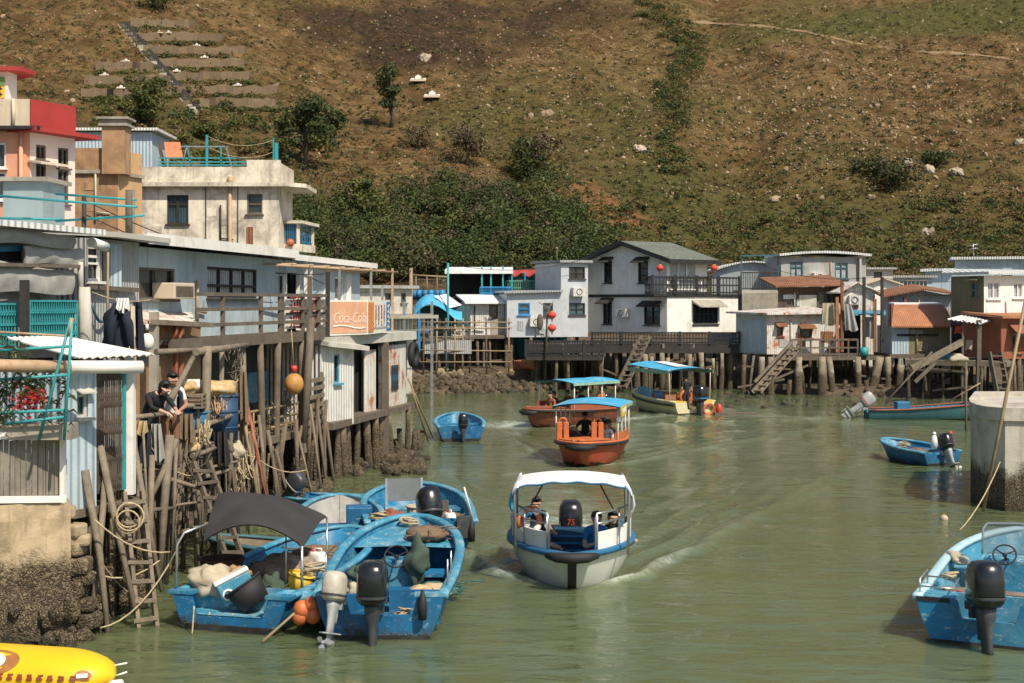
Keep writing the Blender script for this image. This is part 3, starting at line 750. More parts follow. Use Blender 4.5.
for(px,py,r,k),lb in zip(BOULDERS,BL):
 mb=MB();p=hill_at(px,py)
 for _ in range(3):rock(mb,p+Vector((U(-.5,.5)*r,U(-.3,.3)*r,r*.2)),r*U(.6,1))
 single(mb,'boulder',M_stone_pale if k=='pale' else M_stone,lb,'boulder','boulders on the hillside',p)
mb=MB();secs=[]
for i in range(40):
 px=680+i*9;p=hill_at(px,18+(px-680)*.135+3*math.sin(px*.03))
 secs.append([Vector((p.x,p.y-.45,terr1(p.x,p.y-.45)+.06)),Vector((p.x,p.y+.35,terr1(p.x,p.y+.35)+.06))])
mb.loft(secs,flip=True);setting(mb,'footpath',mat('trodden_earth',(.24,.16,.085),.95,.3,2.0,bump=.8))
def crown_and_trunk(name,label,px,py,hpx,wpx,leafm,n=900,size=.24,cat='tree',shape='dome',trunk=True,clumps=16,loc=None):
 p=hill_at(px,py)if loc is None else loc
 h=hpx*p.y/FPX;wd=wpx*p.y/FPX/2
 root=thing(name,label,cat,p)
 tk=MB()
 tk.tube([p-Vector((0,0,.3)),p+Vector((.05*h,0,h*.3)),p+Vector((-.02*h,.03*h,h*.75))],[h*.04,h*.03,h*.012],7)
 cen=[]
 for i in range(clumps):
  if shape=='dome':z=U(.25,.92);rr=wd*.85*math.sqrt(max(0,1-((z-.45)/.55)**2))
  elif shape=='tall':z=U(.35,.95);rr=wd*.7*(1 if z>.6 else .6)
  else:z=U(.15,.8);rr=wd*.85
  a=U(0,2*PI);q=rr*math.sqrt(RN.random())
  e=p+Vector((q*math.cos(a),q*math.sin(a),h*z));cen.append(tuple(e))
  s0=p+Vector((0,0,h*U(.15,.5)))
  tk.tube([s0,s0.lerp(e,.5)+Vector((0,0,.05*h)),e],[h*.016,h*.011,h*.004],5)
 tk.build('trunk',mat('bark',(.13,.10,.07),.95,.3,4.0,bump=.8),root)
 c=np.array(cen)-np.array(p);r=NR.uniform(.28,.46,clumps)*wd*(1.0 if shape!='tall' else 1.2)
 cr=leaf_cloud('crown',c,np.stack([r*1.15,r*1.15,r*.9],1),n//clumps,size,leafm,kind=None)
 cr.parent=root
 return root
crown_and_trunk('broadleaf_tree','broad dark green tree standing behind the cream house roof',304,168,70,56,[L_dark,L_dark,L_mid],3400,.24,clumps=26)
crown_and_trunk('broadleaf_tree','small dark tree tucked behind the right side of the broad dark tree',334,146,38,24,[L_dark,L_mid],1200,.24)
crown_and_trunk('slender_tree','tall slender tree with bare trunk on the burnt slope',391,128,66,34,[L_dark,L_dark,L_mid],1500,.22,shape='tall',clumps=14)
crown_and_trunk('bare_bush','brownish half bare bush between slender tree and round dark bush',466,166,50,40,[L_bare,L_bare,L_dry],1500,.17,cat='bush',shape='bush')
crown_and_trunk('round_bush','round dark bush on the ledge above the red soil',530,180,50,56,[L_dark,L_mid,L_bare],2600,.22,cat='bush',shape='bush',clumps=22)
crown_and_trunk('terrace_tree','olive green tree beside the cemetery terraces',146,128,42,42,[L_mid,L_dark,L_mid],1800,.23,shape='dome')
crown_and_trunk('terrace_bush','small dark tree high on the terraces above the blue shed',156,100,20,22,[L_dark,L_mid],700,.2,cat='tree')
crown_and_trunk('terrace_bush','fresh green bush on the terraces over the roof with the teal railing',200,140,18,28,[L_fresh,L_mid],700,.2,cat='bush',shape='bush')
crown_and_trunk('leafless_bush','grey leafless bush right of the slender tree',418,150,30,30,[L_bare,L_dry],600,.16,cat='bush',shape='bush')
crown_and_trunk('hill_bush','wide dark bush left of the three pale boulders',900,184,26,58,[L_dark,L_bare,L_mid],1300,.2,cat='bush',shape='bush')
crown_and_trunk('hill_bush','dark bush directly above the three pale boulders',936,166,18,26,[L_dark,L_mid],700,.2,cat='bush',shape='bush')
crown_and_trunk('hill_bush','low dark bush left of the wide bush on the right slope',868,174,14,36,[L_mid,L_dark],700,.2,cat='bush',shape='bush')
crown_and_trunk('young_tree','young green tree in front of the wood, right of the broad dark tree',362,225,44,40,[L_fresh,L_mid],1600,.22)
crown_and_trunk('top_bush','dark bush at the top left of the hillside',156,8,20,40,[L_dark,L_mid],700,.24,cat='bush',shape='bush')
M_terr=mat('terrace_masonry',(.19,.135,.08),.95,.3,1.2,(.12,.085,.05),.5,1.2,.3,bump=.7,bump_scale=8)
TW=[(128,190,27,'top terrace wall of the cemetery, short and pale'),(136,206,41,'second terrace wall from the top of the cemetery'),(146,222,54,'third terrace wall from the top of the cemetery'),(156,234,67,'fourth terrace wall from the top of the cemetery'),(164,244,80,'long fifth terrace wall of the cemetery'),(174,252,94,'sixth terrace wall, above the broad dark tree'),(186,268,107,'lowest terrace wall right of the stairs'),(96,140,70,'upper terrace wall left of the cemetery stairs'),(88,150,84,'middle terrace wall left of the cemetery stairs'),(82,150,97,'lowest terrace wall left of the cemetery stairs')]
for x0,x1,py,lb in TW:
 mb=MB();n=14;x0+=U(-5,6);x1+=U(2,26);secs=[]
 for i in range(n+1):
  px=x0+(x1-x0)*i/n;p=hill_at(px,py+.7*math.sin(i*1.7+x0))
  top=p.z+U(.8,1.15)
  secs.append([Vector((p.x,p.y-.25,p.z-1.2)),Vector((p.x,p.y-.2+U(-.08,.08),top)),Vector((p.x,p.y+.25,top)),Vector((p.x,p.y+2.6,terr1(p.x,p.y+2.6)+.05)),Vector((p.x,p.y+2.6,p.z-1.2))])
 mb.loft(secs,True,0,False,True,True);mb.m=[1 if abs(i%5-2)<.5 and i<50 else 0 for i in range(len(mb.f))]
 single(mb,'terrace_wall',[M_terr,M_hill],lb,'wall','terrace walls of the hillside cemetery')
tb=[]
for x0,x1,py,lb in TW:
 for _ in range(int((x1-x0)/2.2)):tb.append(tuple(hill_at(U(x0,x1+8),py+U(2,5))))
tb=np.array(tb);tr=NR.uniform(.25,.7,len(tb));leaf_cloud('terrace_weeds',tb,np.stack([tr*1.6,tr,tr*.8],1),40,.17,[L_mid,L_dry,L_dark],dome=True)
root=thing('hill_stairway','long narrow concrete stairway climbing beside the cemetery terraces','stairway',hill_at(190,112))
mb=MB();kb=MB();secs=[];kp=[]
for i in range(46):
 p=hill_at(122+i*1.6,27+i*1.9);z=p.z+.3
 for zz in((z,)if i==0 else(z,)):secs.append([Vector((p.x-.5,p.y+.3,zz)),Vector((p.x+.5,p.y+.3,zz)),Vector((p.x+.5,p.y+.3,zz-1)),Vector((p.x-.5,p.y+.3,zz-1))]);secs.append([q-Vector((0,.6,0))for q in secs[-1]])
 kp.append(p+Vector((.65,0,.35)))
mb.loft(secs,True,0,False,True,True);mb.build('flight_of_steps',M_concrete,root);kb.tube(kp,.3,5,sm=False);kb.build('side_kerb',M_wood_dark,root)
for px,py,lb in((432,98,'small whitewashed grave with a pale forecourt on the burnt slope'),(418,82,'small grey grave above the whitewashed one')):
 p=hill_at(px,py);root=thing('hillside_grave',lb,'grave',p)
 mb=MB();mb.torus(p+Vector((0,.2,.3)),.9,.28,n=12,k=6,a0=0,a1=PI);mb.build('horseshoe_wall',M_white_wall,root)
 mb=MB();mb.prism([p+Vector((-.45,.3,0)),p+Vector((.45,.3,0)),p+Vector((.45,.3,.8)),p+Vector((0,.3,1.1)),p+Vector((-.45,.3,.8))],(0,.2,0));mb.build('headstone',M_white_wall,root)
 mb=MB();mb.box(p+Vector((0,-.6,.05)),(2.2,1.2,.3));mb.build('forecourt',M_cream_paint,root)
for k in range(9):
 x0,x1,py,lb=TW[[1,2,3,4,5,7,8,9][k%8]];p=hill_at(U(x0+8,x1-4),py-1)
 dup(root,p+Vector((0,.3,.9)),U(-.2,.2),'small pale horseshoe grave on the cemetery terraces','graves on the cemetery terraces').scale=(.45,.45,.45)
def box_house(root,fr,zb,zt,depth,wm,ops=(),back=True,u0=0.0,u1=None,zt1=None,side_ops=(),name='wall',lside=True):
 """four walls on a facade frame; front with openings, right-hand side with openings of its own"""
 u1=fr.L if u1 is None else u1;zt1=zt if zt1 is None else zt1
 mb=MB();wall_panel(mb,fr,u0,u1,zb,zt,zt1,ops)
 sf=Fr(fr.p(u1,0,0).xy,fr.p(u1,depth,0).xy)
 wall_panel(mb,sf,0,depth,zb,zt1,zt1,side_ops)
 if lside:mb.face([fr.p(u0,depth,zb),fr.p(u0,0,zb),fr.p(u0,0,zt),fr.p(u0,depth,zt)])
 mb.face([fr.p(u1,depth,zb),fr.p(u0,depth,zb),fr.p(u0,depth,zt),fr.p(u1,depth,zt1)])
 mb.face([fr.p(u0,0,zt-.02),fr.p(u1,0,zt1-.02),fr.p(u1,depth,zt1-.02),fr.p(u0,depth,zt-.02)])
 mb.build(name,wm,root)
 return sf
FP=Fr((-120,40),(30,40));FPr=Fr((30,40),(75,41.6))
root=thing('pink_house','salmon pink house with deep red parapet at the left edge','house',FP.p(2,0,1.0))
zt=FP.uz(10,131)[1];zp=FP.uz(10,99)[1]
opsL=[FP.rect(-3,143,6,168),FP.rect(-3,172,6,200)];opsR=[FPr.rect(36,145,46,160),FPr.rect(36,164,46,180),FPr.rect(58,148,68.5,168),FPr.rect(58,170,68.5,204)]
mb=MB();wall_panel(mb,FP,0,FP.L,1.0,zt,zt,opsL);mb.build('wall',M_pink_wall,root)
mb=MB();wall_panel(mb,FPr,0,FPr.L,1.0,zt,zt,opsR)
mb.face([FPr.p(FPr.L,6,1),FPr.p(FPr.L,0,1),FPr.p(FPr.L,0,zt),FPr.p(FPr.L,6,zt)]);mb.build('wall',M_pinkwhite,root)
for r in opsL:window(FP,r,root,M_white_wall,M_glass,1,1)
for r in opsR:window(FPr,r,root,M_wood,M_glass,2,1,bw=.06)
mb=MB();mb.face([FP.p(0,-.02,zt+.1),FP.p(FP.L,-.02,zt+.1),FP.p(FP.L,-.02,zp),FP.p(0,-.02,zp)]);mb.face([FP.p(0,6,zp-.05),FP.p(0,-.02,zp-.05),FP.p(FP.L,-.02,zp-.05),FP.p(FP.L,6,zp-.05)])
mb.tube([FP.p(FP.uz(14,100)[0],-.06,zp),FP.p(FP.uz(14,100)[0],-.06,zt+.1)],.05);mb.build('parapet',M_cream_paint,root)
mb=MB();mb.slab([FPr.p(0,-.03,zp),FPr.p(FPr.L,-.03,zp),FPr.p(FPr.L,.25,zp),FPr.p(0,.25,zp)],zp-zt-.1)
mb.build('red_parapet',M_red_paint,root)
mb=MB();mb.slab([FP.p(0,-.45,zt+.1),FP.p(FP.L+.4,-.45,zt+.1),FP.p(FP.L+.4,1,zt+.1),FP.p(0,1,zt+.1)],.09);mb.build('ledge',M_black_trim,root)
mb=MB();mb.slab([FPr.p(-.3,-.5,zt+.08),FPr.p(FPr.L+.5,-.5,zt+.08),FPr.p(FPr.L+.5,.6,zt+.08),FPr.p(-.3,.6,zt+.08)],.12);mb.build('eave',M_red_paint,root)
mb=MB();u=FPr.uz(41,176)[0];mb.slab([FPr.p(u-.5,-.5,FPr.uz(41,164)[1]),FPr.p(u+.6,-.5,FPr.uz(41,164)[1]),FPr.p(u+.6,0,FPr.uz(41,161)[1]),FPr.p(u-.5,0,FPr.uz(41,161)[1])],.06);mb.build('window_hood',M_cream_paint,root)
mb=MB();mb.tube([FP.p(FP.uz(22,133)[0],-.08,zt),FP.p(FP.uz(22,133)[0],-.08,1.2)],.06);mb.build('downpipe',M_pink_wall,root)
FT=Fr((-60,44),(8,44));FTr=Fr((8,44),(17,44.6));z1=FT.uz(4,71)[1]
mb=MB();wall_panel(mb,FT,0,FT.L,zp-.1,z1,z1);mb.build('stair_tower',M_pinkwhite,root)
mb=MB();wall_panel(mb,FTr,0,FTr.L,zp-.1,z1,z1);mb.build('stair_tower',M_white_wall,root)
mb=MB();mb.slab([FT.p(0,-.3,z1+.1),FT.p(FT.L+.5,-.3,z1+.1),FTr.p(FTr.L+.3,-.5,z1+.1),FT.p(0,3.5,z1+.1)],.12);mb.build('tower_roof',M_red_paint,root)
bn=thing('wall_banner','narrow yellow and green banner on the pink house stair tower','banner',FT.at(2,98,-.05))
a,b,c2,d2=FT.rect(-4,78,5,98)
mb=MB();mb.box(FT.p((a+c2)/2,-.04,(b+d2)/2),(c2-a,.03,d2-b));mb.build('cloth',M_yellow,bn)
mb=MB();mb.box(FT.p((a+c2)/2,-.06,d2-.12),(c2-a,.02,.28))
mb.build('green_band',mat('banner_green',(.10,.22,.07),.7),bn)
mb=MB()
for k in range(3):
 zz=b+.08+k*.18;mb.bar(FT.p(c2-.22,-.062,zz),FT.p(c2-.06,-.062,zz+.03),.01,.035);mb.bar(FT.p(c2-.14,-.062,zz-.05),FT.p(c2-.12,-.062,zz+.09),.01,.03)
mb.build('lettering',M_black_trim,bn)
FG=Fr((3,33),(43,33));root=thing('roof_shed','flat roofed blue grey metal shed on the rooftop below the pink house','shed',FG.p(.4,.3,FG.uz(20,233)[1]-.6))
zz=FG.uz(20,233)[1]-.6;z1=FG.uz(20,181)[1]
box_house(root,FG,zz,z1,1.6,mat('blue_grey_sheet',(.29,.36,.37),.55,.1,1.0,(.16,.18,.18),.25,1.5,.25,(.16,.17,.17)))
mb=MB();mb.slab([FG.p(-.12,-.15,z1+.09),FG.p(FG.L+.12,-.15,z1+.09),FG.p(FG.L+.12,1.8,z1+.12),FG.p(-.12,1.8,z1+.12)],.1);mb.build('roof',M_concrete,root)
root=thing('teal_pipe_rail','long teal pipe rails crossing the roof in front of the shed and brown house','railing',W(84,240,30))
mb=MB()
for a,b in((W(-12,195,31),W(137,207,30)),(W(56,194,32),W(136,200,31)),(W(-12,218,31),W(62,219.5,31)),(W(56,221,31),W(144,215.5,30))):
 mb.tube([a,b],.032)
mb.build('rail',M_teal_paint,root)
mb=MB();mb.tube([W(84,196,30.6),W(84,300,30.6)],.05);mb.build('post',M_wood_dark,root)
mb=MB();mb.tube([W(129,190,30.4),W(129,240,30.4)],.08);mb.build('post',M_wood,root)
FBr=Fr((74,48),(118,48));FBs=Fr((118,48),(142,49.6));ztp=FBr.uz(90,148)[1]
root=thing('brown_house','bare brown rendered house with thick chimney between pink and cream houses','house',FBr.p(.7,1,1))
mb=MB();wall_panel(mb,FBr,0,FBr.L,1,ztp,ztp);mb.build('wall',M_brown_wall,root)
mb=MB();z2=FBs.uz(130,152)[1];wall_panel(mb,FBs,0,FBs.L,1,z2,z2);mb.face([FBr.p(0,0,z2-.3),FBr.p(FBr.L,0,z2-.3),FBs.p(FBs.L,0,z2-.3),FBr.p(0,6,z2-.3)])
mb.build('wall',mat('tan_render',(.58,.36,.18),.9,.15,1.2,(.25,.15,.09),.3,1.2,.3,(.2,.13,.08)),root)
zc=FBr.uz(110,170)[1]
mb=MB();mb.slab([FBr.p(-.05,-.1,zc),FBr.p(FBr.L+.1,-.1,zc),FBr.p(FBr.L+.1,.05,zc),FBr.p(-.05,.05,zc)],.12);mb.slab([FBs.p(-.05,-.1,zc-.05),FBs.p(FBs.L,-.1,zc-.05),FBs.p(FBs.L,.05,zc-.05),FBs.p(-.05,.05,zc-.05)],.12)
mb.build('string_course',M_concrete,root)
u0=FBr.uz(104,130)[0];u1=FBr.uz(127,130)[0];z3=FBr.uz(115,127)[1]
mb=MB();mb.slab([FBr.p(u0,-.25,z3),FBr.p(u1,-.25,z3),FBr.p(u1,.5,z3),FBr.p(u0,.5,z3)],z3-zc+.15)
ch=mb.build('chimney',M_brown_wall,root)
mb=MB()
z4=z3
for e,h in((.1,.09),(.02,.14),(.14,.08)):
 mb.slab([FBr.p(u0-e,-.25-e,z4+h),FBr.p(u1+e,-.25-e,z4+h),FBr.p(u1+e,.5+e,z4+h),FBr.p(u0-e,.5+e,z4+h)],h-.004);z4+=h
mb.build('chimney_cap',M_concrete,ch)
mb=MB();u=FBs.uz(130,200)[0];mb.bar(FBs.p(u,-.1,FBs.uz(130,190)[1]),FBs.p(u,-.1,FBs.uz(130,240)[1]),.22,.12);mb.build('downpipe',M_concrete,root)
FSd=Fr((72,62),(152,62));root=thing('blue_roof_shed','pale blue shed with white roof edge behind the brown chimney','shed',FSd.p(1.5,1,FSd.uz(100,168)[1]-1))
z1=FSd.uz(110,132)[1];sf=box_house(root,FSd,FSd.uz(110,168)[1]-1,z1,3,M_blue_tin)
mb=MB();mb.slab([FSd.p(-.2,-.3,z1+.16),FSd.p(FSd.L+.3,-.3,z1+.16),FSd.p(FSd.L+.3,3.3,z1+.16),FSd.p(-.2,3.3,z1+.16)],.12);mb.build('roof',M_white_tin,root)
FC=Fr((140,55),(279,55));DC=3.4
root=thing('cream_house','stained cream concrete house with flat roof and corner balcony','house',FC.p(2.5,1,1));CREAM=root
z0=1.0;z1=FC.uz(200,187)[1];r1=FC.rect(167,195,188.5,224);r2=FC.rect(247,194,262.5,214)
sf=box_house(root,FC,z0,z1,DC,M_cream_wall,[r1,r2])
window(FC,r1,root,M_wood_dark,M_glass_blue,2,1,bw=.06,transom=.68,bars=8);window(FC,r2,root,M_wood,M_glass,1,2,bw=.07)
zp1=FC.uz(200,167)[1];zp2=FC.uz(260,160)[1];us=FC.uz(247,165)[0]
mb=MB();mb.slab([FC.p(-.05,-.04,zp1),FC.p(us,-.04,zp1),FC.p(us,.16,zp1),FC.p(-.05,.16,zp1)],zp1-z1-.16)
mb.slab([FC.p(us,-.05,zp2),FC.p(FC.L+.05,-.05,zp2),FC.p(FC.L+.05,.18,zp2),FC.p(us,.18,zp2)],zp2-z1-.16);mb.slab([FC.p(FC.L-.12,.18,zp2-.1),FC.p(FC.L+.05,.18,zp2-.1),FC.p(FC.L+.05,DC,zp2-.1),FC.p(FC.L-.12,DC,zp2-.1)],zp2-z1-.3)
mb.build('parapet',M_cream_wall,root)
mb=MB();mb.slab([FC.p(-.1,-.35,z1+.16),FC.p(FC.L+.4,-.35,z1+.16),FC.p(FC.L+1.0,.4,z1+.16),FC.p(FC.L+1.0,DC,z1+.16),FC.p(-.1,DC,z1+.16)],.16);mb.build('roof_slab',M_cream_wall,root)
mb=MB();u=FC.uz(230.5,200)[0];mb.tube([FC.p(u,-.1,z1+.1),FC.p(u,-.1,z0)],.07,8);mb.tube([FC.p(u,-.1,z1+.1),FC.p(u,-.1,z1+.4)],.1,8);mb.build('downpipe',M_rustpipe,root)
mb=MB()
for px in(206,238):
 u=FC.uz(px,200)[0];mb.tube([FC.p(u,-.03,z1),FC.p(u,-.03,z0)],.02)
mb.build('cable',M_wood_dark,root)
a,b,c2,d2=FC.rect(247,227,253,248);mb=MB();mb.box(FC.p((a+c2)/2,-.015,(b+d2)/2),(c2-a,.06,d2-b));mb.build('bricked_patch',M_rust,root)
FBa=Fr((271,56.2),(300,56.2));zb=FBa.uz(285,249)[1];zf=FBa.uz(285,244)[1];zr=FBa.uz(285,224)[1]
bx=MB();bx.slab([FBa.p(0,0,zf),FBa.p(FBa.L,0,zf),FBa.p(FBa.L+.35,1.9,zf),FBa.p(0,1.9,zf)],.3)
for uu,vv in((.06,.06),(FBa.L-.08,.06),(FBa.L+.25,1.8)):bx.bar(FBa.p(uu,vv,zf),FBa.p(uu,vv,zr),.12)
bal=bx.build('balcony',M_cream_wall,root)
mb=MB();mb.slab([FBa.p(-.1,-.15,zr+.14),FBa.p(FBa.L+.1,-.15,zr+.14),FBa.p(FBa.L+.5,2,zr+.1),FBa.p(-.1,2,zr+.1)],.12);mb.build('balcony_roof',M_cream_wall,bal)
mb=railing(FBa.p(.1,.06,zf),FBa.p(FBa.L-.1,.06,zf),(zr-zf)*.95,12,.03,.02);r3=railing(FBa.p(FBa.L-.05,.1,zf),FBa.p(FBa.L+.25,1.8,zf),(zr-zf)*.95,8,.03,.02)
n=len(mb.v);mb.v+=r3.v;mb.f+=[tuple(i+n for i in f)for f in r3.f];mb.m+=r3.m;mb.s+=r3.s
mb.build('balcony_grille',M_blue_paint2,bal)
mb=MB();mb.face([FBa.p(.1,.3,zf),FBa.p(FBa.L-.1,.3,zf),FBa.p(FBa.L-.1,.3,zr),FBa.p(.1,.3,zr)]);mb.build('pane',M_glass_blue,bal)
lt=single(MB().ell(FBa.p(.8,-.12,zf+.05),.16,10,8),'round_lantern',M_orange,'small orange round lantern on the cream house balcony','lantern')
zr0=zp1
root=thing('rooftop_rail','teal rooftop railing and frame on the cream house parapet','railing',FC.p(2,.5,zr0))
mb=MB()
for py in(158,162,165):mb.bar(FC.at(158,py,.3),FC.at(247,py,.3),.05,.05)
mb.bar(FC.at(207,135,.3),FC.at(207,168,.3),.09,.09);mb.bar(FC.at(187,145,.3),FC.at(191,166,.3),.05,.05);mb.bar(FC.at(221,146,.3),FC.at(221,167,.3),.05,.05)
mb.build('rail',M_teal_paint,root)
mb=MB();mb.bar(FC.at(180,146.5,1),FC.at(228,146.5,1),.05,.05);mb.bar(FC.at(226,146,1),FC.at(232,168,1),.05,.05);mb.bar(FC.at(187,147,1),FC.at(181,168,1),.05,.05);mb.build('drying_frame',M_steel,root)
root=thing('roof_post','teal post standing at the right end of the cream house roof','post',FC.at(276,168,.2))
mb=MB();mb.bar(FC.at(276.5,143,.2),FC.at(276.5,168,.2),.13,.13);mb.bar(FC.at(273.5,138,.2),FC.at(273.5,168,.2),.05,.05);mb.build('shaft',M_teal_paint,root)
mb=MB();mb.tube(slack(FC.at(273.5,140,.2),FC.at(207,136,.3),.3),.012,4);mb.tube(slack(FC.at(273.5,152,.2),FC.at(210,148,.3),.3),.012,4);mb.build('wire',M_rope,root)
root=thing('orange_awning','small tilted orange sheet awning beside the blue rooftop shed','awning',FC.at(172,160,.8))
mb=MB();mb.slab([FC.at(166,157,.5),FC.at(183,157,.5),FC.at(180,142,1.6),FC.at(164,142,1.6)],.04);mb.build('sheet',mat('faded_orange_sheet',(.58,.20,.09),.7),root)
mb=MB();mb.bar(FC.at(166,157,.5),FC.at(166,168,.5),.05);mb.bar(FC.at(183,157,.5),FC.at(183,168,.5),.05);mb.bar(FC.at(159,143,1.4),FC.at(164,168,1.4),.12);mb.build('frame',M_wood,root)
FB=Fr((128,28),(360,45));FD=Fr((221,31),(408,45))
ZD=4.02
root=thing('blue_stilt_house','long pale blue stilt house with timber deck over the water','house',FB.p(8,.5,.3));BH=root
zt=5.93;ud0=FB.uz(284,280)[0];ud1=FB.uz(297.5,280)[0]
w1=FB.rect(138,268,175,299);w2=FB.rect(207,268,257,298);w3=FB.rect(335,277,344,300)
door=(ud0,ZD,ud1,5.6)
mb=MB();wall_panel(mb,FB,0,ud0,ZD-.3,zt,zt,[w1,w2]);mb.face([FB.p(0,5,.9),FB.p(0,0,.9),FB.p(0,0,zt),FB.p(0,5,zt)])
mb.face([FB.p(FB.L,5,1),FB.p(0,5,1),FB.p(0,5,zt),FB.p(FB.L,5,zt)]);mb.build('wall',M_blue_wall,root)
FBb=Fr(FB.p(0,1.0,0).xy,FB.p(FB.L,1.0,0).xy);mb=MB();wall_panel(mb,FBb,0,FBb.L,.5,ZD-.1,ZD-.1);mb.build('lower_shade_backing',M_wood_dark,root)  # dark wall added so the space under the house looks shaded
mb=MB();mb.slab([FB.p(0,0,ZD-.05),FB.p(FB.L,0,ZD-.05),FB.p(FB.L,4.8,ZD-.05),FB.p(0,4.8,ZD-.05)],.15);mb.build('upper_floor',M_wood,root)
mb=MB();wall_panel(mb,FB,ud1,FB.L,ZD-.3,zt,zt,[w3]);er=Fr(FB.p(FB.L,0,0).xy,FB.p(FB.L,5,0).xy);wall_panel(mb,er,0,5,1,zt,zt)
mb.bar(FB.p(ud0,0,5.76),FB.p(ud1,0,5.76),.1,.33);mb.build('tin_wall',M_blue_tin,root)
mb=MB();mb.slab([FB.p(-.3,-.55,zt+.2),FB.p(FB.L*.53,-.55,zt+.2),FB.p(FB.L*.53,5.4,zt+.5),FB.p(-.3,5.4,zt+.5)],.13);mb.build('roof',M_roof_white,root)
mb=MB();mb.slab([FB.p(FB.L*.531,-.35,zt+.12),FB.p(FB.L+.3,-.45,zt+.08),FB.p(FB.L+.3,5.4,zt+.4),FB.p(FB.L*.531,5.4,zt+.4)],.1);mb.build('roof',M_roof_white,root)
mb=MB();mb.bar(FB.p(-.3,-.57,zt+.13),FB.p(FB.L*.53,-.57,zt+.13),.05,.22);mb.bar(FB.p(FB.L*.531,-.42,zt+.06),FB.p(FB.L+.3,-.48,zt+.03),.05,.16);mb.build('fascia',M_white_wall,root)
f=window(FB,w1,root,M_wood,M_glass,2,1,bw=.05)
f=window(FB,w2,root,M_wood_dark,M_curtain,4,1,bw=.06,transom=.4)
window(FB,w3,root,M_white_wall,M_glass,1,1)
for x0,x1 in((324,329),(347,353)):
 r=FB.rect(x0,274,x1,300);mb=MB();mb.bar(FB.p(r[0],-.05,r[3]),FB.p(r[0],-.05,r[1]-.3),.1,.16);mb.build('wall_batten',M_white_wall,root)
a,b,c2,d2=FB.rect(155,283,176,299)
mb=MB();mb.box(FB.p((a+c2)/2,-.18,(b+d2)/2),(c2-a,.5,d2-b),math.atan2(FB.d.y,FB.d.x));ac=mb.build('air_conditioner',M_cream_paint,root,bevel=.02)
mb=MB()
for k in range(7):mb.bar(FB.p(a+.08,-.435,b+.07+k*(d2-b-.12)/7),FB.p(c2-.1,-.435,b+.07+k*(d2-b-.12)/7),.02,.025)
mb.build('vent_grille',M_wood,ac)
mb=MB();mb.box(FB.p((ud0+ud1)/2,.3,4.8),(.03,ud1-ud0+.4,1.7),math.atan2(FB.d.y,FB.d.x)-PI/2);mb.face([FB.p(ud0,.25,ZD),FB.p(ud1,.25,ZD),FB.p(ud1,.25,5.6),FB.p(ud0,.25,5.6)]);mb.build('doorway',M_shade_black,root)
mb=MB()
for u in(ud0,ud1):mb.bar(FB.p(u,-.02,ZD),FB.p(u,-.02,5.6),.12,.1)
mb.build('door_frame',M_white_wall,root)
for px in(296,301):
 mb=MB();u=FB.uz(px,290)[0];mb.bar(FB.p(u,-.28,ZD),FB.p(u,-.28,zt),.09,.09);mb.build('porch_post',M_white_wall,root)
uu1=FD.uz(321,333)[0]
mb=MB();mb.slab([FD.p(-2.6,0,ZD),FD.p(uu1,0,ZD),FD.p(uu1,2.2,ZD),FD.p(-2.6,2.4,ZD)],.1);mb.build('deck',M_deck,root)
mb=MB();mb.bar(FD.p(-2.6,-.06,ZD-.1),FD.p(uu1,-.06,ZD-.1),.08,.24);mb.build('deck_edge',M_wood,root)
ZS=FD.uz(370,334)[1]
mb=MB();mb.slab([FD.p(uu1+.1,-.25,ZS),FD.p(FD.L+.3,-.2,ZS),FD.p(FD.L+.5,3.2,ZS),FD.p(uu1+.1,2.4,ZS)],.26);mb.build('concrete_deck',M_concrete_pale,root)
rl=MB()
for y0 in(ZD+.28,ZD+.62,ZD+.95):rl.bar(FD.p(-1.2,0,y0),FD.p(uu1+.4,0,y0),.05,.08)
for px,t in((206,0),(224,1.0),(262,.95),(281,.95),(283.5,.95),(304,1.0),(320,1.0)):
 if t:u=FD.uz(px,320)[0];rl.bar(FD.p(u,.03,ZD-.1),FD.p(u,.03,ZD+t),.09,.09)
rl.build('deck_railing',M_wood,root)
for px,yt,yb,m_ in((309,276,355,M_wood),(327,272,345,M_wood_dark),(348,267,335,M_steel),(379,268,335,M_steel),(390,285,336,M_steel),(400,268,335,M_rustpipe)):
 u=FD.uz(px,320)[0];mb=MB();mb.bar(FD.p(u,-.02 if px<330 else .25,FD.uz(px,yt)[1]),FD.p(u,-.02 if px<330 else .25,FD.uz(px,yb)[1]),.11 if px<330 else .07);mb.build('pergola_post',m_,root)
mb=MB();
for v in(.25,1.3):mb.tube([FD.p(FD.uz(287,257)[0],v,5.72),FD.p(FD.L-.3,v,5.75)],.035)
for k in range(7):
 u=FD.uz(300,260)[0]+k*1.25;mb.tube([FD.p(u,.1,5.77),FD.p(u,1.6,5.77)],.028)
mb.build('pergola_pipe',M_rustpipe,root)
ZL=1.55
FLo=Fr(FD.p(-.5,1.6,0).xy,FD.p(FD.uz(322,400)[0],1.6,0).xy)
o1=FLo.rect(279,352,297,400)
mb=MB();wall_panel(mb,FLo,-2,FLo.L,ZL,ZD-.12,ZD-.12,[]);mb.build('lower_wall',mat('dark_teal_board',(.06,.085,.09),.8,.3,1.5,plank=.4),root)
a,b,c2,d2=FLo.rect(246,372,266,402);mb=MB();mb.box(FLo.p((a+c2)/2,-.03,(b+d2)/2),(c2-a,.05,d2-b),math.atan2(FLo.d.y,FLo.d.x));mb.build('wall_board',M_lt_blue,root)
a,b,c2,d2=o1;mb=MB();mb.box(FLo.p((a+c2)/2,-.04,(b+d2)/2),(c2-a,.06,d2-b),math.atan2(FLo.d.y,FLo.d.x));dr=mb.build('door',M_wood_red,root)
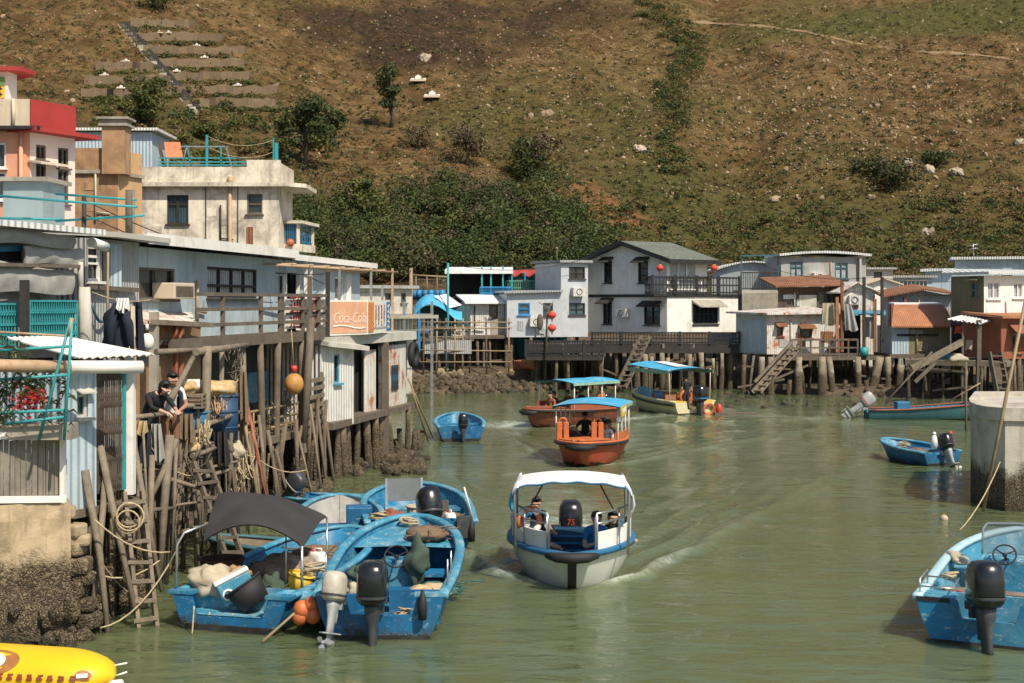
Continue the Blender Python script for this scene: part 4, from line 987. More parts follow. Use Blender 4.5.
a,b,c2,d2=FLo.rect(310,368,321,415,-.3);mb=MB();mb.box(FLo.p((a+c2)/2,-.35,(b+d2)/2),(c2-a,.05,d2-b),math.atan2(FLo.d.y,FLo.d.x));mb.build('red_door',M_red_paint,root)
mb=MB();mb.slab([FD.p(-1.2,-.1,ZL),FD.p(FD.uz(322,420)[0],-.1,ZL),FD.p(FD.uz(322,420)[0],2.5,ZL),FD.p(-1.2,2.5,ZL)],.16);mb.build('lower_deck',M_deck,root)
rl=MB();uL=FD.uz(318,400)[0]
for zz in(ZL+.2,ZL+.42,ZL+.68):rl.tube([FD.p(-1.0,U(-.05,.05),zz),FD.p(uL,U(-.05,.05),zz+U(-.04,.04))],.035)
for k in range(16):u=-1+(uL+1)*k/15;rl.tube([FD.p(u,0,ZL-.05),FD.p(u+U(-.1,.1),0,ZL+.72)],.025,5)
rl.build('lower_railing',M_bamboo,root)
rl=MB()
for k in range(6):zz=ZL+.12+k*.22;rl.bar(FD.p(FD.uz(302,400)[0],-.12,zz),FD.p(FD.uz(320,400)[0],-.12,zz+U(-.02,.02)),.03,.11)
for px in(303,319):u=FD.uz(px,400)[0];rl.bar(FD.p(u,-.08,ZL-.6),FD.p(u,-.08,ZL+1.4),.08)
rl.build('slatted_panel',M_wood_pale,root)
mb=MB();mb.tube([FD.p(FD.uz(300,310)[0],-.3,ZD+.35),FD.p(FD.uz(294,410)[0],-.25,ZL-.3)],.1,8);mb.build('leaning_trunk',M_wood,root)
for i in range(26):
 u=-.8+(uL+.8)*RN.random();v=RN.choice((.1,1.3,2.6,3.6));p=FD.p(u,v,0)
 pile_mb(p-Vector((U(-.1,.1),U(-.1,.1),.9)),Vector((p.x,p.y,ZL-.15)),U(.06,.1)).build('pile',M_pile,root)
for px in(258,276,300):
 u=FD.uz(px,450)[0];p=FD.p(u,-.05,0);pile_mb(p-Vector((0,0,.9)),Vector((p.x,p.y,ZD-.2)),.085).build('pile',M_pile,root)
def text_mesh(s,size,name='t',shear=0.0,extrude=.004):
 cu=bpy.data.curves.new(name,'FONT');cu.body=s;cu.size=size;cu.align_x='CENTER';cu.align_y='CENTER';cu.extrude=extrude;cu.shear=shear
 ob=bpy.data.objects.new(name,cu);COL.objects.link(ob);bpy.context.view_layer.update()
 me=bpy.data.meshes.new_from_object(ob.evaluated_get(bpy.context.evaluated_depsgraph_get()))
 bpy.data.objects.remove(ob);bpy.data.curves.remove(cu)
 return me
def lettering(s,size,fr,px,py,v,m,root,name='lettering',shear=0.0,sx=1.0,z=None,u=None):
 me=text_mesh(s,size,name,shear);
 if u is None:u,z=fr.uz(px,py,v)
 p=fr.p(u,v,z);o0=ORIGIN.get(root.name,Vector((0,0,0)))
 X=Vector((fr.d.x,fr.d.y,0));Zv=Vector((0,0,1));Y=Vector((-fr.n.x,-fr.n.y,0))
 for vv in me.vertices:vv.co=p+X*vv.co.x*sx+Zv*vv.co.y+Y*vv.co.z-o0
 me.materials.clear();me.materials.append(m);me.update()
 o=bpy.data.objects.new(name,me);COL.objects.link(o);o.parent=root;ORIGIN[o.name]=o0
 return o
M_sign_white=mat('sign_white',(.74,.72,.66),.6,.05,1.0,(.45,.4,.33),.15,2.0,.15,(.45,.38,.3))
M_sign_orange=mat('sun_faded_orange',(.64,.33,.19),.65,.12,1.5,(.66,.46,.33),.45,2.0,.15,(.5,.35,.25))
ang=math.atan2(FD.d.y,FD.d.x)
root=thing('restaurant_sign','white signboard with red Chinese characters behind the deck rails','sign',FD.at(304,330,.12))
a,b,c2,d2=FD.rect(286,299,326,328,.12);mb=MB();mb.box(FD.p((a+c2)/2,.14,(b+d2)/2),(c2-a,.04,d2-b),ang);mb.build('panel',M_sign_white,root)
for ch,px,py in(('蓮',296,306),('香',316,306),('酒',296,321),('家',316,321)):
 lettering(ch,.5,FD,px,py,.11,M_red_paint,root,sx=1.9)
mb=MB();mb.bar(FD.p(a,.1,(b+d2)/2),FD.p(c2,.1,(b+d2)/2),.03,.05);mb.build('divider',M_wood,root)
root=thing('advert_cabinet','box shaped advertising sign, one face faded orange and one white','sign',FD.at(353,334,-.1))
FA=Fr(FD.p(FD.uz(329.5,320)[0],.0,0).xy,FD.p(FD.uz(351,320)[0],-.5,0).xy)
FA2=Fr(FD.p(FD.uz(351,320)[0],-.5,0).xy,XY(390,42.4))
za,zb=ZS+.03,FA.uz(340,300)[1]
mb=MB();mb.prism([FA.p(0,0,za),FA.p(FA.L,0,za),FA2.p(FA2.L,0,za),FA2.p(FA2.L,.3,za),FA.p(FA.L-.1,.35,za),FA.p(0,.3,za)],(0,0,zb-za));mb.build('box',M_sign_white,root)
mb=MB();mb.face([FA.p(.04,-.012,za+.05),FA.p(FA.L-.06,-.012,za+.05),FA.p(FA.L-.06,-.012,zb-.05),FA.p(.04,-.012,zb-.05)]);mb.build('orange_face',M_sign_orange,root)
lettering('Coca-Cola',.42,FA,0,0,-.02,mat('faded_white_ink',(.70,.56,.46),.7,.1,3.0,(.64,.4,.28),.4,5.0),root,shear=.35,u=FA.L/2,z=(za+zb)/2-.02,sx=FA.L/2.1)
mb=MB();sw=[FA.p(FA.L*t,-.018,za+.22+.05*math.sin(t*6))for t in(.08,.25,.42,.6,.78,.92)];mb.tube(sw,.022,5);mb.build('swash',M_sign_white,root)
L2=FA2.L
mb=MB();mb.face([FA2.p(.05,-.012,za+.05),FA2.p(L2*.22,-.012,za+.05),FA2.p(L2*.22,-.012,zb-.05),FA2.p(.05,-.012,zb-.05)]);mb.build('yellow_band',M_yellow,root)
mb=MB()
for i in range(7):
 for j in range(3):
  u=.14+j*(L2*.22-.2)/2;zz=za+.14+i*(zb-za-.28)/6;mb.torus(FA2.p(u,-.016,zz),.065,.014,(FA2.n.x,FA2.n.y,0),8,4)
mb.build('wave_pattern',M_orange,root)
mb=MB();mb.face([FA2.p(L2*.82,-.012,za+.05),FA2.p(L2-.04,-.012,za+.05),FA2.p(L2-.04,-.012,zb-.05),FA2.p(L2*.82,-.012,zb-.05)]);mb.build('blue_band',M_blue_paint2,root)
mb=MB()
for col in range(4):
 u0=L2*(.32+col*.125)
 for k in range(9):
  zz=zb-.16-k*.075;mb.bar(FA2.p(u0+U(-.05,.02),-.016,zz+U(-.02,.02)),FA2.p(u0+U(.05,.14),-.016,zz+U(-.05,.03)),.006,.026)
 mb.bar(FA2.p(u0+U(0,.08),-.016,zb-.14),FA2.p(u0+U(0,.08),-.016,zb-.14-U(.4,.62)),.006,.026)
mb.build('lettering',M_wood_red,root)
mb=MB()
for k in range(12):mb.bar(FA2.p(L2*.27+k*L2*.045,-.016,za+.15),FA2.p(L2*.27+k*L2*.045+.09,-.016,za+.17+U(-.02,.05)),.006,.05)
mb.build('small_print',mat('grey_ink',(.35,.38,.4),.7),root)
mb=MB()
for k in range(5):zz=za+.18+k*.15;mb.bar(FA2.p(L2*.86,-.016,zz),FA2.p(L2*.95,-.016,zz+U(-.05,.05)),.006,.045);mb.bar(FA2.p(L2*.9,-.016,zz-.05),FA2.p(L2*.91,-.016,zz+.06),.006,.03)
mb.build('blue_band_lettering',M_sign_white,root)
root=thing('rusty_white_hut','white tin hut with rust stained end wall on barnacled stilts','hut',FD.p(FD.uz(365,420)[0],.6,.2))
ZH=FD.uz(350,416)[1]
def strip(x0,x1,y0,y1,v0,v1,m_,nm,th=.08):
 a,b,c2,d2=FD.rect(x0,y0,x1,y1,(v0+v1)/2);mb=MB();mb.prism([FD.p(a,v0,ZH),FD.p(c2,v1,ZH),FD.p(c2,v1+th,ZH),FD.p(a,v0+th,ZH)],(0,0,d2-ZH));return mb.build(nm,m_,root),(a,ZH,c2,d2)
Fh=Fr(FD.p(FD.uz(321,400)[0],.0,0).xy,FD.p(FD.uz(342,400)[0],-.35,0).xy)
hw=Fh.rect(334,354,340,383);zt_=Fh.uz(330,345)[1]
mb=MB();wall_panel(mb,Fh,0,Fh.L,ZH-.15,zt_,zt_-.1,[hw]);mb.face([Fh.p(0,2,ZH-.15),Fh.p(0,0,ZH-.15),Fh.p(0,0,zt_),Fh.p(0,2,zt_)]);mb.face([Fh.p(Fh.L,0,ZH-.15),Fh.p(Fh.L,2,ZH-.15),Fh.p(Fh.L,2,zt_-.1),Fh.p(Fh.L,0,zt_-.1)]);mb.build('wall',M_white_tin,root)
window(Fh,hw,root,M_lt_blue,M_glass,1,1,bw=.05)
mb=MB();mb.slab([Fh.p(-.1,-.3,zt_+.1),Fh.p(Fh.L+.25,-.35,zt_-.08),Fh.p(Fh.L+.25,1,zt_+.15),Fh.p(-.1,1,zt_+.3)],.12);mb.build('lean_to_roof',M_concrete_pale,root)
strip(342.5,368,351,417,.5,.2,M_blue_tin,'side_wall');strip(367,375,350,414,.0,-.05,M_rust_white,'wall_panel');strip(381,406,345,416,-.05,-.05,M_rust_white,'rusty_wall')  # first strip takes bluish tin, so that wall's shade is in its colour
strip(345,378,343,350,.3,.3,M_shade_black,'shadow_panel')  # solid black panel painted in for the shade below the deck slab
a,b,c2,d2=FD.rect(392,365,398,390,-.08);mb=MB();mb.box(FD.p((a+c2)/2,-.08,(b+d2)/2),(c2-a,.03,d2-b),ang);mb.build('window',M_glass,root)
mb=MB();u0=FD.uz(321,420)[0];mb.slab([FD.p(u0,-.35,ZH),FD.p(FD.L+.1,-.25,ZH),FD.p(FD.L+.2,3,ZH),FD.p(u0,3,ZH)],.18);mb.build('floor',M_wood,root)
mb=MB();sf2=Fr(FD.p(FD.L-.1,0,0).xy,FD.p(FD.L-.1,3,0).xy);wall_panel(mb,sf2,0,3,ZH,ZS-.26,ZS-.26);mb.face([FD.p(u0,3,ZH),FD.p(FD.L,3,ZH),FD.p(FD.L,3,ZS),FD.p(u0,3,ZS)]);mb.build('end_wall',M_rust_blue,root)
mb=MB();u=FD.uz(379,380)[0];mb.bar(FD.p(u,-.2,.1),FD.p(u,-.2,ZS-.26),.2,.2);mb.build('corner_post',M_wood,root)
for i in range(44):
 px=U(330,416);u=FD.uz(px,440)[0];v=RN.choice((-.2,-.1,.3,.9,1.6,2.4));p=FD.p(u,v,0)
 pile_mb(p+Vector((U(-.15,.2),U(-.2,.1),-.9)),Vector((p.x,p.y,min(ZH-.1,1.5)if px<408 else U(.4,.9))),U(.07,.13),rough=.22).build('pile',M_pile,root)
mb=MB();mb.torus(FD.p(FD.L-.05,-.2,ZS-.75),.32,.11,(1,-.2,0),16,6);o=single(mb,'tyre_fender',M_rubber,'black tyre hanging at the corner under the concrete deck','tyre')
for k,(x0,y0,x1,y1,lb)in enumerate(((408,378,433,438,'thin bamboo pole slanting from the hut corner into the water'),(412,390,428,441,'shorter bamboo pole crossing the slanted one at the hut corner'))):
 mb=MB();mb.tube([W(x0,y0,44.5),W(x1,y1,46)],.03);single(mb,'mooring_pole',M_bamboo,lb,'pole','mooring poles by the hut')
bo=MB();c=FD.at(294,384,-.35);bo.ell(c,(.24,.24,.27),12,9);
root=thing('hanging_buoy','yellow orange round buoy hanging below the blue house deck','buoy',c-Vector((0,0,.3)))
bo.build('float',mat('amber_plastic',(.52,.26,.07),.6,.2,3.0,(.25,.15,.06),.5,4.0),root);mb=MB();mb.tube([c+Vector((0,0,.3)),c+Vector((0,0,.45))],.08,8);mb.build('neck',M_red_pl,root)
mb=MB();mb.tube([c+Vector((0,0,.4)),Vector((c.x-.05,c.y-.1,ZD+.1))],.012,5);mb.build('rope',M_rope,root)
root=thing('rusty_lean_to','rusty red and white tin lean-to below the left window of the blue house','lean-to',W(168,345,29))
FR=Fr((134,27.2),(205,31))
mb=MB();mb.slab([FR.at(132,322,-.2),FR.at(196,322,-.2),FR.at(186,300,1.2),FR.at(136,300,1.2)],.05);mb.build('roof',M_rust_white,root)
mb=MB();zz=FR.uz(165,324,.1)[1];wall_panel(mb,Fr(FR.p(0,.1,0).xy,FR.p(FR.L,.1,0).xy),0,FR.L,1.9,zz,zz);mb.build('wall',M_brown_wall,root)
for px in(171,177):u=FR.uz(px,350)[0];mb=MB();mb.bar(FR.p(u,-.1,1.8),FR.p(u,-.1,zz),.09);mb.build('post',M_red_tin,root)
mb=MB();mb.bar(FR.at(154,312,-.3),FR.at(154,400,-.3),.16);mb.build('post',M_concrete,root)
mb=MB();mb.bar(FR.at(153,322,-.35),FR.at(212,325,-.35),.1);mb.build('beam',M_wood_pale,root)
FS=Fr((-45,22.4),(79,25.2));FS2=Fr((85,26),(139,28.2))
root=thing('canvas_shack','grey shack with rolled canvas blinds at the left edge','shack',FS.p(2,.5,1.9))
zt=FS.uz(40,231)[1]
mb=MB();mb.face([FS.p(0,.5,1.9),FS.p(FS.L,.5,1.9),FS.p(FS.L,.5,zt),FS.p(0,.5,zt)]);mb.face([FS.p(FS.L,.5,1.9),FS.p(FS.L,4,1.9),FS.p(FS.L,4,zt),FS.p(FS.L,.5,zt)]);mb.build('wall',M_tarp_grey,root)
mb=MB();mb.slab([FS.p(-.1,-.35,zt+.13),FS.p(FS.L+.3,-.35,zt+.08),FS.p(FS.L+.3,4.5,zt+.35),FS.p(-.1,4.5,zt+.35)],.1);mb.build('roof',M_roof_white,root)
def canvas(x0,x1,y0,y1,v,sag,nm,m_):
 a,b,c2,d2=FS.rect(x0,y0,x1,y1,v);secs=[]
 for j in range(9):
  t=j/8;row=[]
  for i in range(21):
   s_=i/20;row.append(FS.p(a+(c2-a)*s_,v-sag*.4*math.sin(PI*t)-.008*math.sin(s_*23+j*.7)-.012*math.sin(s_*9-j*.6),d2+(b-d2)*t+.03*math.sin(s_*7+x0)))
  secs.append(row)
 back=[[p+Vector((FS.n.x,FS.n.y,0))*.03 for p in r]for r in secs]
 mb=MB().loft(secs,flip=True);mb.loft(back);return mb.build(nm,m_,root)
canvas(-20,74,231,245,-.1,.12,'rolled_canvas',M_tarp_grey);canvas(24,82,246,265,0,.1,'canvas_blind',M_tarp_grey);canvas(-20,24,262,266,0,.02,'canvas_blind',M_tarp_grey);canvas(-20,73,267,293,.05,.1,'canvas_blind',M_tarp_grey)
a,b,c2,d2=FS.rect(-10,247,23,261,.3);mb=MB();mb.box(FS.p((a+c2)/2,.35,(b+d2)/2),(c2-a,.04,d2-b),math.atan2(FS.d.y,FS.d.x));mb.build('opening',M_shade_black,root)
mb=MB();mb.bar(FS.at(-5,249,.2),FS.at(23,248,.2),.06,.1);mb.build('blue_scrap',M_tarp_blue,root)
mb=MB();mb.bar(FS.at(-20,264,-.05),FS.at(80,266.5,-.05),.06,.06);mb.build('blind_beam',M_wood,root)
mb=MB();mb.bar(FS.at(24.5,280,-.3),FS.at(24.5,372,-.3),.15,.12);mb.build('timber_post',M_wood_dark,root)
mb=MB();mb.tube([FS.at(84.5,287,-.1),FS.at(86,372,-.1)],[.10,.14],10);mb.tube([FS.at(80.5,262,-.05),FS.at(81,290,-.05)],.05,8);mb.build('concrete_column',M_concrete_pale,root)
for x0,x1,y0,y1,lb in((30,77,301,346,'teal diamond pattern metal grille under the canvas blinds'),(-16,17,304,346,'teal grille left of the dark timber post')):
 a,b,c2,d2=FS.rect(x0,y0,x1,y1,-.1);g=thing('metal_grille',lb,'grille',FS.p((a+c2)/2,-.1,b))
 mb=MB()
 for p,q in(((a,b),(c2,b)),((a,d2),(c2,d2)),((a,b),(a,d2)),((c2,b),(c2,d2)),((a,(b+d2)/2),(c2,(b+d2)/2))):mb.bar(FS.p(p[0],-.1,p[1]),FS.p(q[0],-.1,q[1]),.03,.035)
 mb.build('frame',M_teal_paint,g)
 mb=MB();n=int((c2-a)/.06)
 for i in range(n+1):
  u=a+(c2-a)*i/n;mb.bar(FS.p(u,-.1,b),FS.p(u,-.1,d2),.012,.014)
  if i<n:
   for k in range(2):
    zz=b+(d2-b)*(.22+.5*k);mb.bar(FS.p(u,-.11,zz),FS.p(u+(c2-a)/n,-.11,zz+.08),.01,.02);mb.bar(FS.p(u,-.11,zz+.08),FS.p(u+(c2-a)/n,-.11,zz),.01,.02)
 mb.build('lattice',M_teal_paint,g)
 mb=MB();mb.face([FS.p(a,-.06,b),FS.p(c2,-.06,b),FS.p(c2,-.06,d2),FS.p(a,-.06,d2)]);mb.build('backing_sheet',mat('teal_sheet',(.05,.22,.25),.7,.2),g)
root=thing('tin_bay','grey corrugated bay with white window and dark open doorway','shack',FS2.p(1,.5,1.9))
zt2=FS2.uz(110,240)[1];w1=FS2.rect(88,246,101,281);w2=FS2.rect(102,246,108,290)
sf=box_house(root,FS2,1.9,zt2,2.5,M_grey_tin,[w1,w2])
window(FS2,w1,root,M_white_wall,M_glass,1,2,bw=.05,transom=.7)
mb=MB();mb.face([FS2.p(w2[0],.1,w2[1]),FS2.p(w2[2],.1,w2[1]),FS2.p(w2[2],.1,w2[3]),FS2.p(w2[0],.1,w2[3])]);mb.build('doorway',M_shade_black,root)
a,b,c2,d2=FS2.rect(108,244,115,287);mb=MB();mb.bar(FS2.p(a,-.04,(b+d2)/2),FS2.p(c2,-.12,(b+d2)/2),.04,d2-b);mb.build('door',M_blue_tin,root)
mb=MB();mb.slab([FS2.p(.3,-.5,zt2+.12),FS2.p(FS2.L+.4,-.5,zt2+.1),FS2.p(FS2.L+.3,3,zt2+.3),FS2.p(.3,3,zt2+.3)],.1);mb.build('roof',M_concrete_pale,root)
mb=MB();mb.tube([FS2.at(91,242,-.35),FS2.at(106,247,-.35)],.09,10);mb.build('rolled_awning',M_tarp_white,root)
mb=MB();mb.bar(FS2.at(88,287,-.1),FS2.at(138,290,-.1),.1,.08);mb.build('ledge',M_wood,root)
mb=MB();mb.tube(slack(FS2.at(92,305,-.12),FS2.at(107,316,-.12),.2),.03,6);mb.build('hose',M_teal_dark,root)
mb=MB();mb.tube([FS2.at(108,252,-.5),FS2.at(107,360,-.5)],.025);mb.build('bamboo_pole',M_bamboo,root)
def hanging_cloth(name,label,x0,x1,y0,y1,d,m_,fold=3,sl=0.0,thick=.06,taper=1.0,cat='clothes'):
 a=W(x0,y0,d);b=W(x1,y0,d);zb=Z(y1,d);secs=[]
 for j in range(11):
  t=j/10;row=[]
  for i in range(17):
   s_=i/16;wv=.5+(s_-.5)*(taper+(1-taper)*t)
   x=a.x+(b.x-a.x)*wv+sl*t;y=d+.07*math.sin(s_*PI*2*fold+t*1.5)*(.4+t);z=a.z+(zb-a.z)*t+.05*math.sin(s_*4*fold)*t
   row.append((x,y,z))
  secs.append(row)
 mb=MB().loft(secs);mb.loft([[(x,y+thick,z)for x,y,z in r]for r in secs],flip=True)
 return single(mb,name,m_,label,cat,None,W((x0+x1)/2,y1,d))
root=thing('dark_jacket','dark navy jacket hanging on the line beside the grey tin bay','jacket',W(120,361,24.6))
M_navy=mat('navy_cloth',(.012,.018,.032),.9,.4,3.0,bump=.5)
mb=MB();secs=[]
for j in range(12):
 t=j/11;zz=Z(303+55*t,24.6);hw_=.10+.16*smooth01(t*4)+.03*t
 secs.append([Vector((W(119,0,24.6).x+hw_*math.cos(k/12*2*PI)*(1+.1*math.sin(k*3+j)),24.6+.09*math.sin(k/12*2*PI),zz))for k in range(12)])
mb.loft(secs,True,cap0=True,cap1=True);mb.build('body',M_navy,root)
for sgn,x0,x1 in((-1,113,110),(1,126,131)):
 mb=MB();mb.tube([W(x0+3*-sgn,306,24.5),W((x0+x1)/2,325,24.45),W(x1,357,24.5)],[.075,.09,.065],8);mb.build('sleeve',M_navy,root)
hanging_cloth('white_towel','crumpled white cloth pegged above the navy jacket',116,128,298,311,24.4,M_tarp_white,4)
hanging_cloth('beige_shirt','long beige cloth hanging between the jacket sleeves',127,134,306,352,24.5,M_cream_paint,1)
hanging_cloth('dark_coat','black coat hanging right of the navy jacket',133,141,302,362,24.7,M_navy,1,.05)
mb=MB();mb.tube(slack(W(92,292,24.6),W(150,300,24.6),.08),.01,5);single(mb,'washing_line',M_rope,'washing line carrying the navy jacket and white cloth','line')
mb=MB();mb.ell(W(147,342,25),(.13,.13,.16),12,8);mb.tube([W(147,330,25),W(147,324,25)],.03,6);single(mb,'white_float',M_white_plastic,'white pear shaped plastic float hanging by the black coat','float')
FH=Fr((66,20.3),(141,21.7));ZG=FH.uz(80,509)[1]
root=thing('gated_hut','pale blue sheet metal hut with rusty scissor gate beside the flowers','hut',FH.p(.6,.5,ZG))
zt=FH.uz(80,360)[1];hz=FH.rect(77,395,88,417)
mb=MB();ua=FH.uz(96.5,400)[0];wall_panel(mb,FH,0,ua,ZG,zt,zt,[hz]);mb.face([FH.p(0,2,ZG),FH.p(0,0,ZG),FH.p(0,0,zt),FH.p(0,2,zt)]);mb.build('wall',M_blue_tin,root)
window(FH,hz,root,M_concrete_pale,M_glass_blue,1,1,bw=.03,name='hatch')
a,b,c2,d2=FH.rect(76,392,91,395);mb=MB();mb.slab([FH.p(a,-.12,d2),FH.p(c2,-.12,d2),FH.p(c2,0,d2+.05),FH.p(a,0,d2+.05)],.02);mb.build('hatch_hood',M_concrete_pale,root)
mb=MB();ub,uc=FH.uz(122,400)[0],FH.uz(128,400)[0]
mb.face([FH.p(ua,.5,ZG),FH.p(uc,.5,ZG),FH.p(uc,.5,zt),FH.p(ua,.5,zt)]);mb.build('doorway',M_shade_black,root)
mb=MB();zg0=FH.uz(110,492)[1];zg1=zt-.08
for i in range(13):
 u=ua+.03+(ub-ua-.06)*i/12;mb.bar(FH.p(u,0,zg0),FH.p(u,0,zg1),.018,.018)
 if i<12:
  du=(ub-ua-.06)/12
  for k in range(5):
   z0=zg0+.05+k*(zg1-zg0-.3)/4
   mb.bar(FH.p(u,-.015,z0),FH.p(u+du,-.015,z0+.22),.008,.02);mb.bar(FH.p(u,-.02,z0+.22),FH.p(u+du,-.02,z0),.008,.02)
mb.build('scissor_gate',mat('brown_steel',(.12,.09,.07),.7,.3,4.0,metal=.3),root)
mb=MB();mb.bar(FH.p((ub+uc)/2,.02,zg0),FH.p((ub+uc)/2,.02,zg1),.07,.05);mb.build('gate_post',M_teal_paint,root)
mb=MB();mb.bar(FH.p(FH.uz(134,400)[0],.08,zg0-.1),FH.p(FH.uz(134,400)[0],.08,zt),.16,.14);mb.build('corner_post',M_white_wall,root)
mb=MB();secs=[]
for i in range(30):
 t=i/29;z_=.018*math.sin(i*2.1)
 a=FH.p(-.1+(FH.L+.0)*t,-.35,zt+.06+z_);b=FH.p(.1+(FH.L-.45)*t,1.3,zt+.32+z_);secs.append([a,b,b-Vector((0,0,.02)),a-Vector((0,0,.02))])
mb.loft(secs,True,0,False,True,True);mb.build('roof',M_sign_white,root)
mb=MB();mb.slab([FH.p(-.05,-.05,ZG),FH.p(FH.L+.1,-.05,ZG),FH.p(FH.L+.1,1.4,ZG),FH.p(-.05,1.4,ZG)],.12);mb.build('floor',M_wood,root)
for px,yt in((98,500),(112,492),(126,490),(140,480)):
 p=FH.at(px,500,.15);pile_mb(Vector((p.x,p.y,-.9)),Vector((p.x,p.y,ZG-.1)),.08).build('pile',M_pile,root)
root=thing('gutter_pipe','thick horizontal pipe, rusty at left and white at right, across the hut front','pipe',W(70,372,19.7))
mb=MB();mb.tube([W(-30,365,18.9),W(70,367,19.7)],.088,12);mb.build('rusty_length',M_rustpipe,root)
mb=MB();mb.tube([W(70,367,19.7),W(142,367,20.3)],.092,12);mb.torus(W(70,367,19.7),.092,.02,(1,.1,0),14,5);mb.build('white_length',M_white_plastic,root)
root=thing('pipe_trellis','teal A-shaped pipe frame beside the red flowers','frame',W(60,440,19.5))
mb=MB()
for p,q in(((71,318),(39,440)),((72,322),(64,440)),((-20,352),(72,346)),((-20,381),(68,375)),((-20,414),(64,410)),((5,424),(64,417))):mb.tube([W(*p,19.4),W(*q,19.4)],.022,7)
mb.build('frame_tube',M_teal_paint,root)
mb=MB();mb.tube([W(-20,331,19.35),W(68,336,19.5)],.018);mb.tube([W(68,336,19.4),W(72,318,19.4)],.03);mb.build('rusty_tube',M_rustpipe,root)
root=thing('flower_planter','leafy balcony planter with clustered red flowers above the plank fence','plant',W(30,436,19.6))
mb=MB();mb.box(W(25,431,19.75),(1.4,.35,.22));mb.build('trough',M_concrete,root)
mb=MB()
for i in range(120):
 c=W(U(-10,68),U(378,432),19.7+U(-.25,.2));a=U(0,2*PI);ln=U(.14,.3);dr=Vector((math.cos(a),math.sin(a)*.5,U(-.5,.7))).normalized();sd_=Vector((-dr.z,0,dr.x)).normalized()*.018
 mid=c+dr*ln*.5+Vector((0,0,.04));tip=c+dr*ln-Vector((0,0,.05));mb.add([c,mid+sd_,tip,mid-sd_],[(0,1,2,3)],RN.randrange(2))
for base in((8,350),(12,385),(30,380),(3,420)):
 for i in range(34):
  c=W(base[0]+U(-6,6),base[1]+U(-5,12),19.5+U(-.2,.2));a=U(-1,1)*PI;dr=Vector((math.cos(a),U(-.4,.4),math.sin(a)*.6));ln=U(.2,.42);sd_=Vector((-dr.z,0,dr.x)).normalized()*.014
  mid=c+dr*ln*.5+Vector((0,0,.05));tip=c+dr*ln-Vector((0,0,.12));mb.add([c,mid+sd_,tip,mid-sd_],[(0,1,2,3)],RN.randrange(2))
mb.build('leaves',[leafmat('strap_leaf',(.05,.08,.02),(.14,.15,.05)),leafmat('dark_strap_leaf',(.025,.04,.014),(.06,.07,.03))],root)
mb=MB()
for i in range(150):
 c=W(30+RN.gauss(0,8),398+RN.gauss(0,6),19.45+U(-.08,.1));mb.leaves(c,(.03,.03,.03),4,.03)
mb.build('flower_cluster',mat('red_petals',(.46,.03,.03),.7,.2),root)
FF=Fr((-25,19.5),(66,20.0));root=thing('plank_fence','vertical plank fence in a white frame on the stone quay','fence',FF.p(.6,0,FF.uz(40,504)[1]))
a,b,c2,d2=FF.rect(-25,440,60,497);mb=MB();n=15
for i in range(n):
 u0=a+(c2-a)*i/n;u1=a+(c2-a)*(i+.9)/n;dz=U(-.02,.03);mb.prism([FF.p(u0,U(0,.02),b),FF.p(u1,U(0,.02),b),FF.p(u1,.04,b),FF.p(u0,.04,b)],(0,0,d2-b+dz))
mb.build('planks',M_plank_grey,root)
mb=MB();mb.bar(FF.at(-25,436,-.05),FF.at(66,434,-.05),.1,.1);mb.bar(FF.at(-25,500,-.04),FF.at(66,499,-.04),.08,.09);mb.bar(FF.at(63,434,-.03),FF.at(63,503,-.03),.09,.07);mb.build('frame',M_white_wall,root)
mb=MB();mb.face([FF.p(0,1.6,1.9),FF.p(FF.L,1.6,1.9),FF.p(FF.L,1.6,3.95),FF.p(0,1.6,3.95)]);mb.build('dark_backing',M_wood_dark,root)  # dark sheet standing in for the shade behind the plants
root=thing('stone_quay','stained concrete and stone quay wall at the lower left','quay',W(30,640,19.9))
ZQ=FF.uz(30,503)[1];mb=MB();FQ=Fr((-90,19.2),(70,20.0));n=26;secs=[]
for i in range(n+1):
 u=FQ.L*i/n;row=[]
 for j in range(14):
  t=j/13;zz=ZQ-(ZQ+1.0)*t
  row.append(FQ.p(u,-.05-.35*t-.12*mnoise.noise(Vector((u*1.3,zz*1.6,3)))-.05*mnoise.noise(Vector((u*6,zz*6,9))),zz))
 secs.append([FQ.p(u,1.8,ZQ)]+row)
mb.loft(secs,flip=True,sm=False);mb.face([p for p in secs[-1]][:]);mb.build('wall',M_quay,root)
mb=MB()
for k,(px,py,r)in enumerate(((58,520,.2),(66,512,.18),(72,530,.2),(62,545,.22),(74,548,.18),(80,540,.16),(66,566,.22),(78,565,.2),(60,590,.25),(74,588,.22),(84,578,.15),(50,560,.2),(70,608,.24),(84,604,.18),(88,620,.2))):
 c=W(px,py,20.15);mb.box(c,(r*U(1.3,1.9),r*1.6,r*U(.9,1.2)),U(-.3,.3))
mb.build('stone_blocks',M_quay,root,bevel=.04)
mb=MB()
for _ in range(170):
 px=U(-30,108);d=19.9+U(-.5,.4)+max(0,px-70)*.03;rock(mb,W(px,302+FPX*(EYE-U(-.15,.55 if px<80 else .2))/d,d),U(.07,.2))
setting(mb,'oyster_rubble',M_rubble,'stuff')
mb=MB()
for _ in range(260):
 px=U(225,425);d=6720/(U(452,480)-302)+U(0,3)if px>330 else U(33,40)
 rock(mb,Vector(((px-CX)*d/FPX,d,U(-.1,.15))),U(.1,.3))
setting(mb,'shore_rubble',M_rubble,'stuff')
FJ=Fr((124,22.0),(236,28.2));ZJ=1.95
root=thing('fishing_jetty','cluttered timber jetty on thin piles where two people stand','jetty',FJ.p(2,.6,.2));JET=root
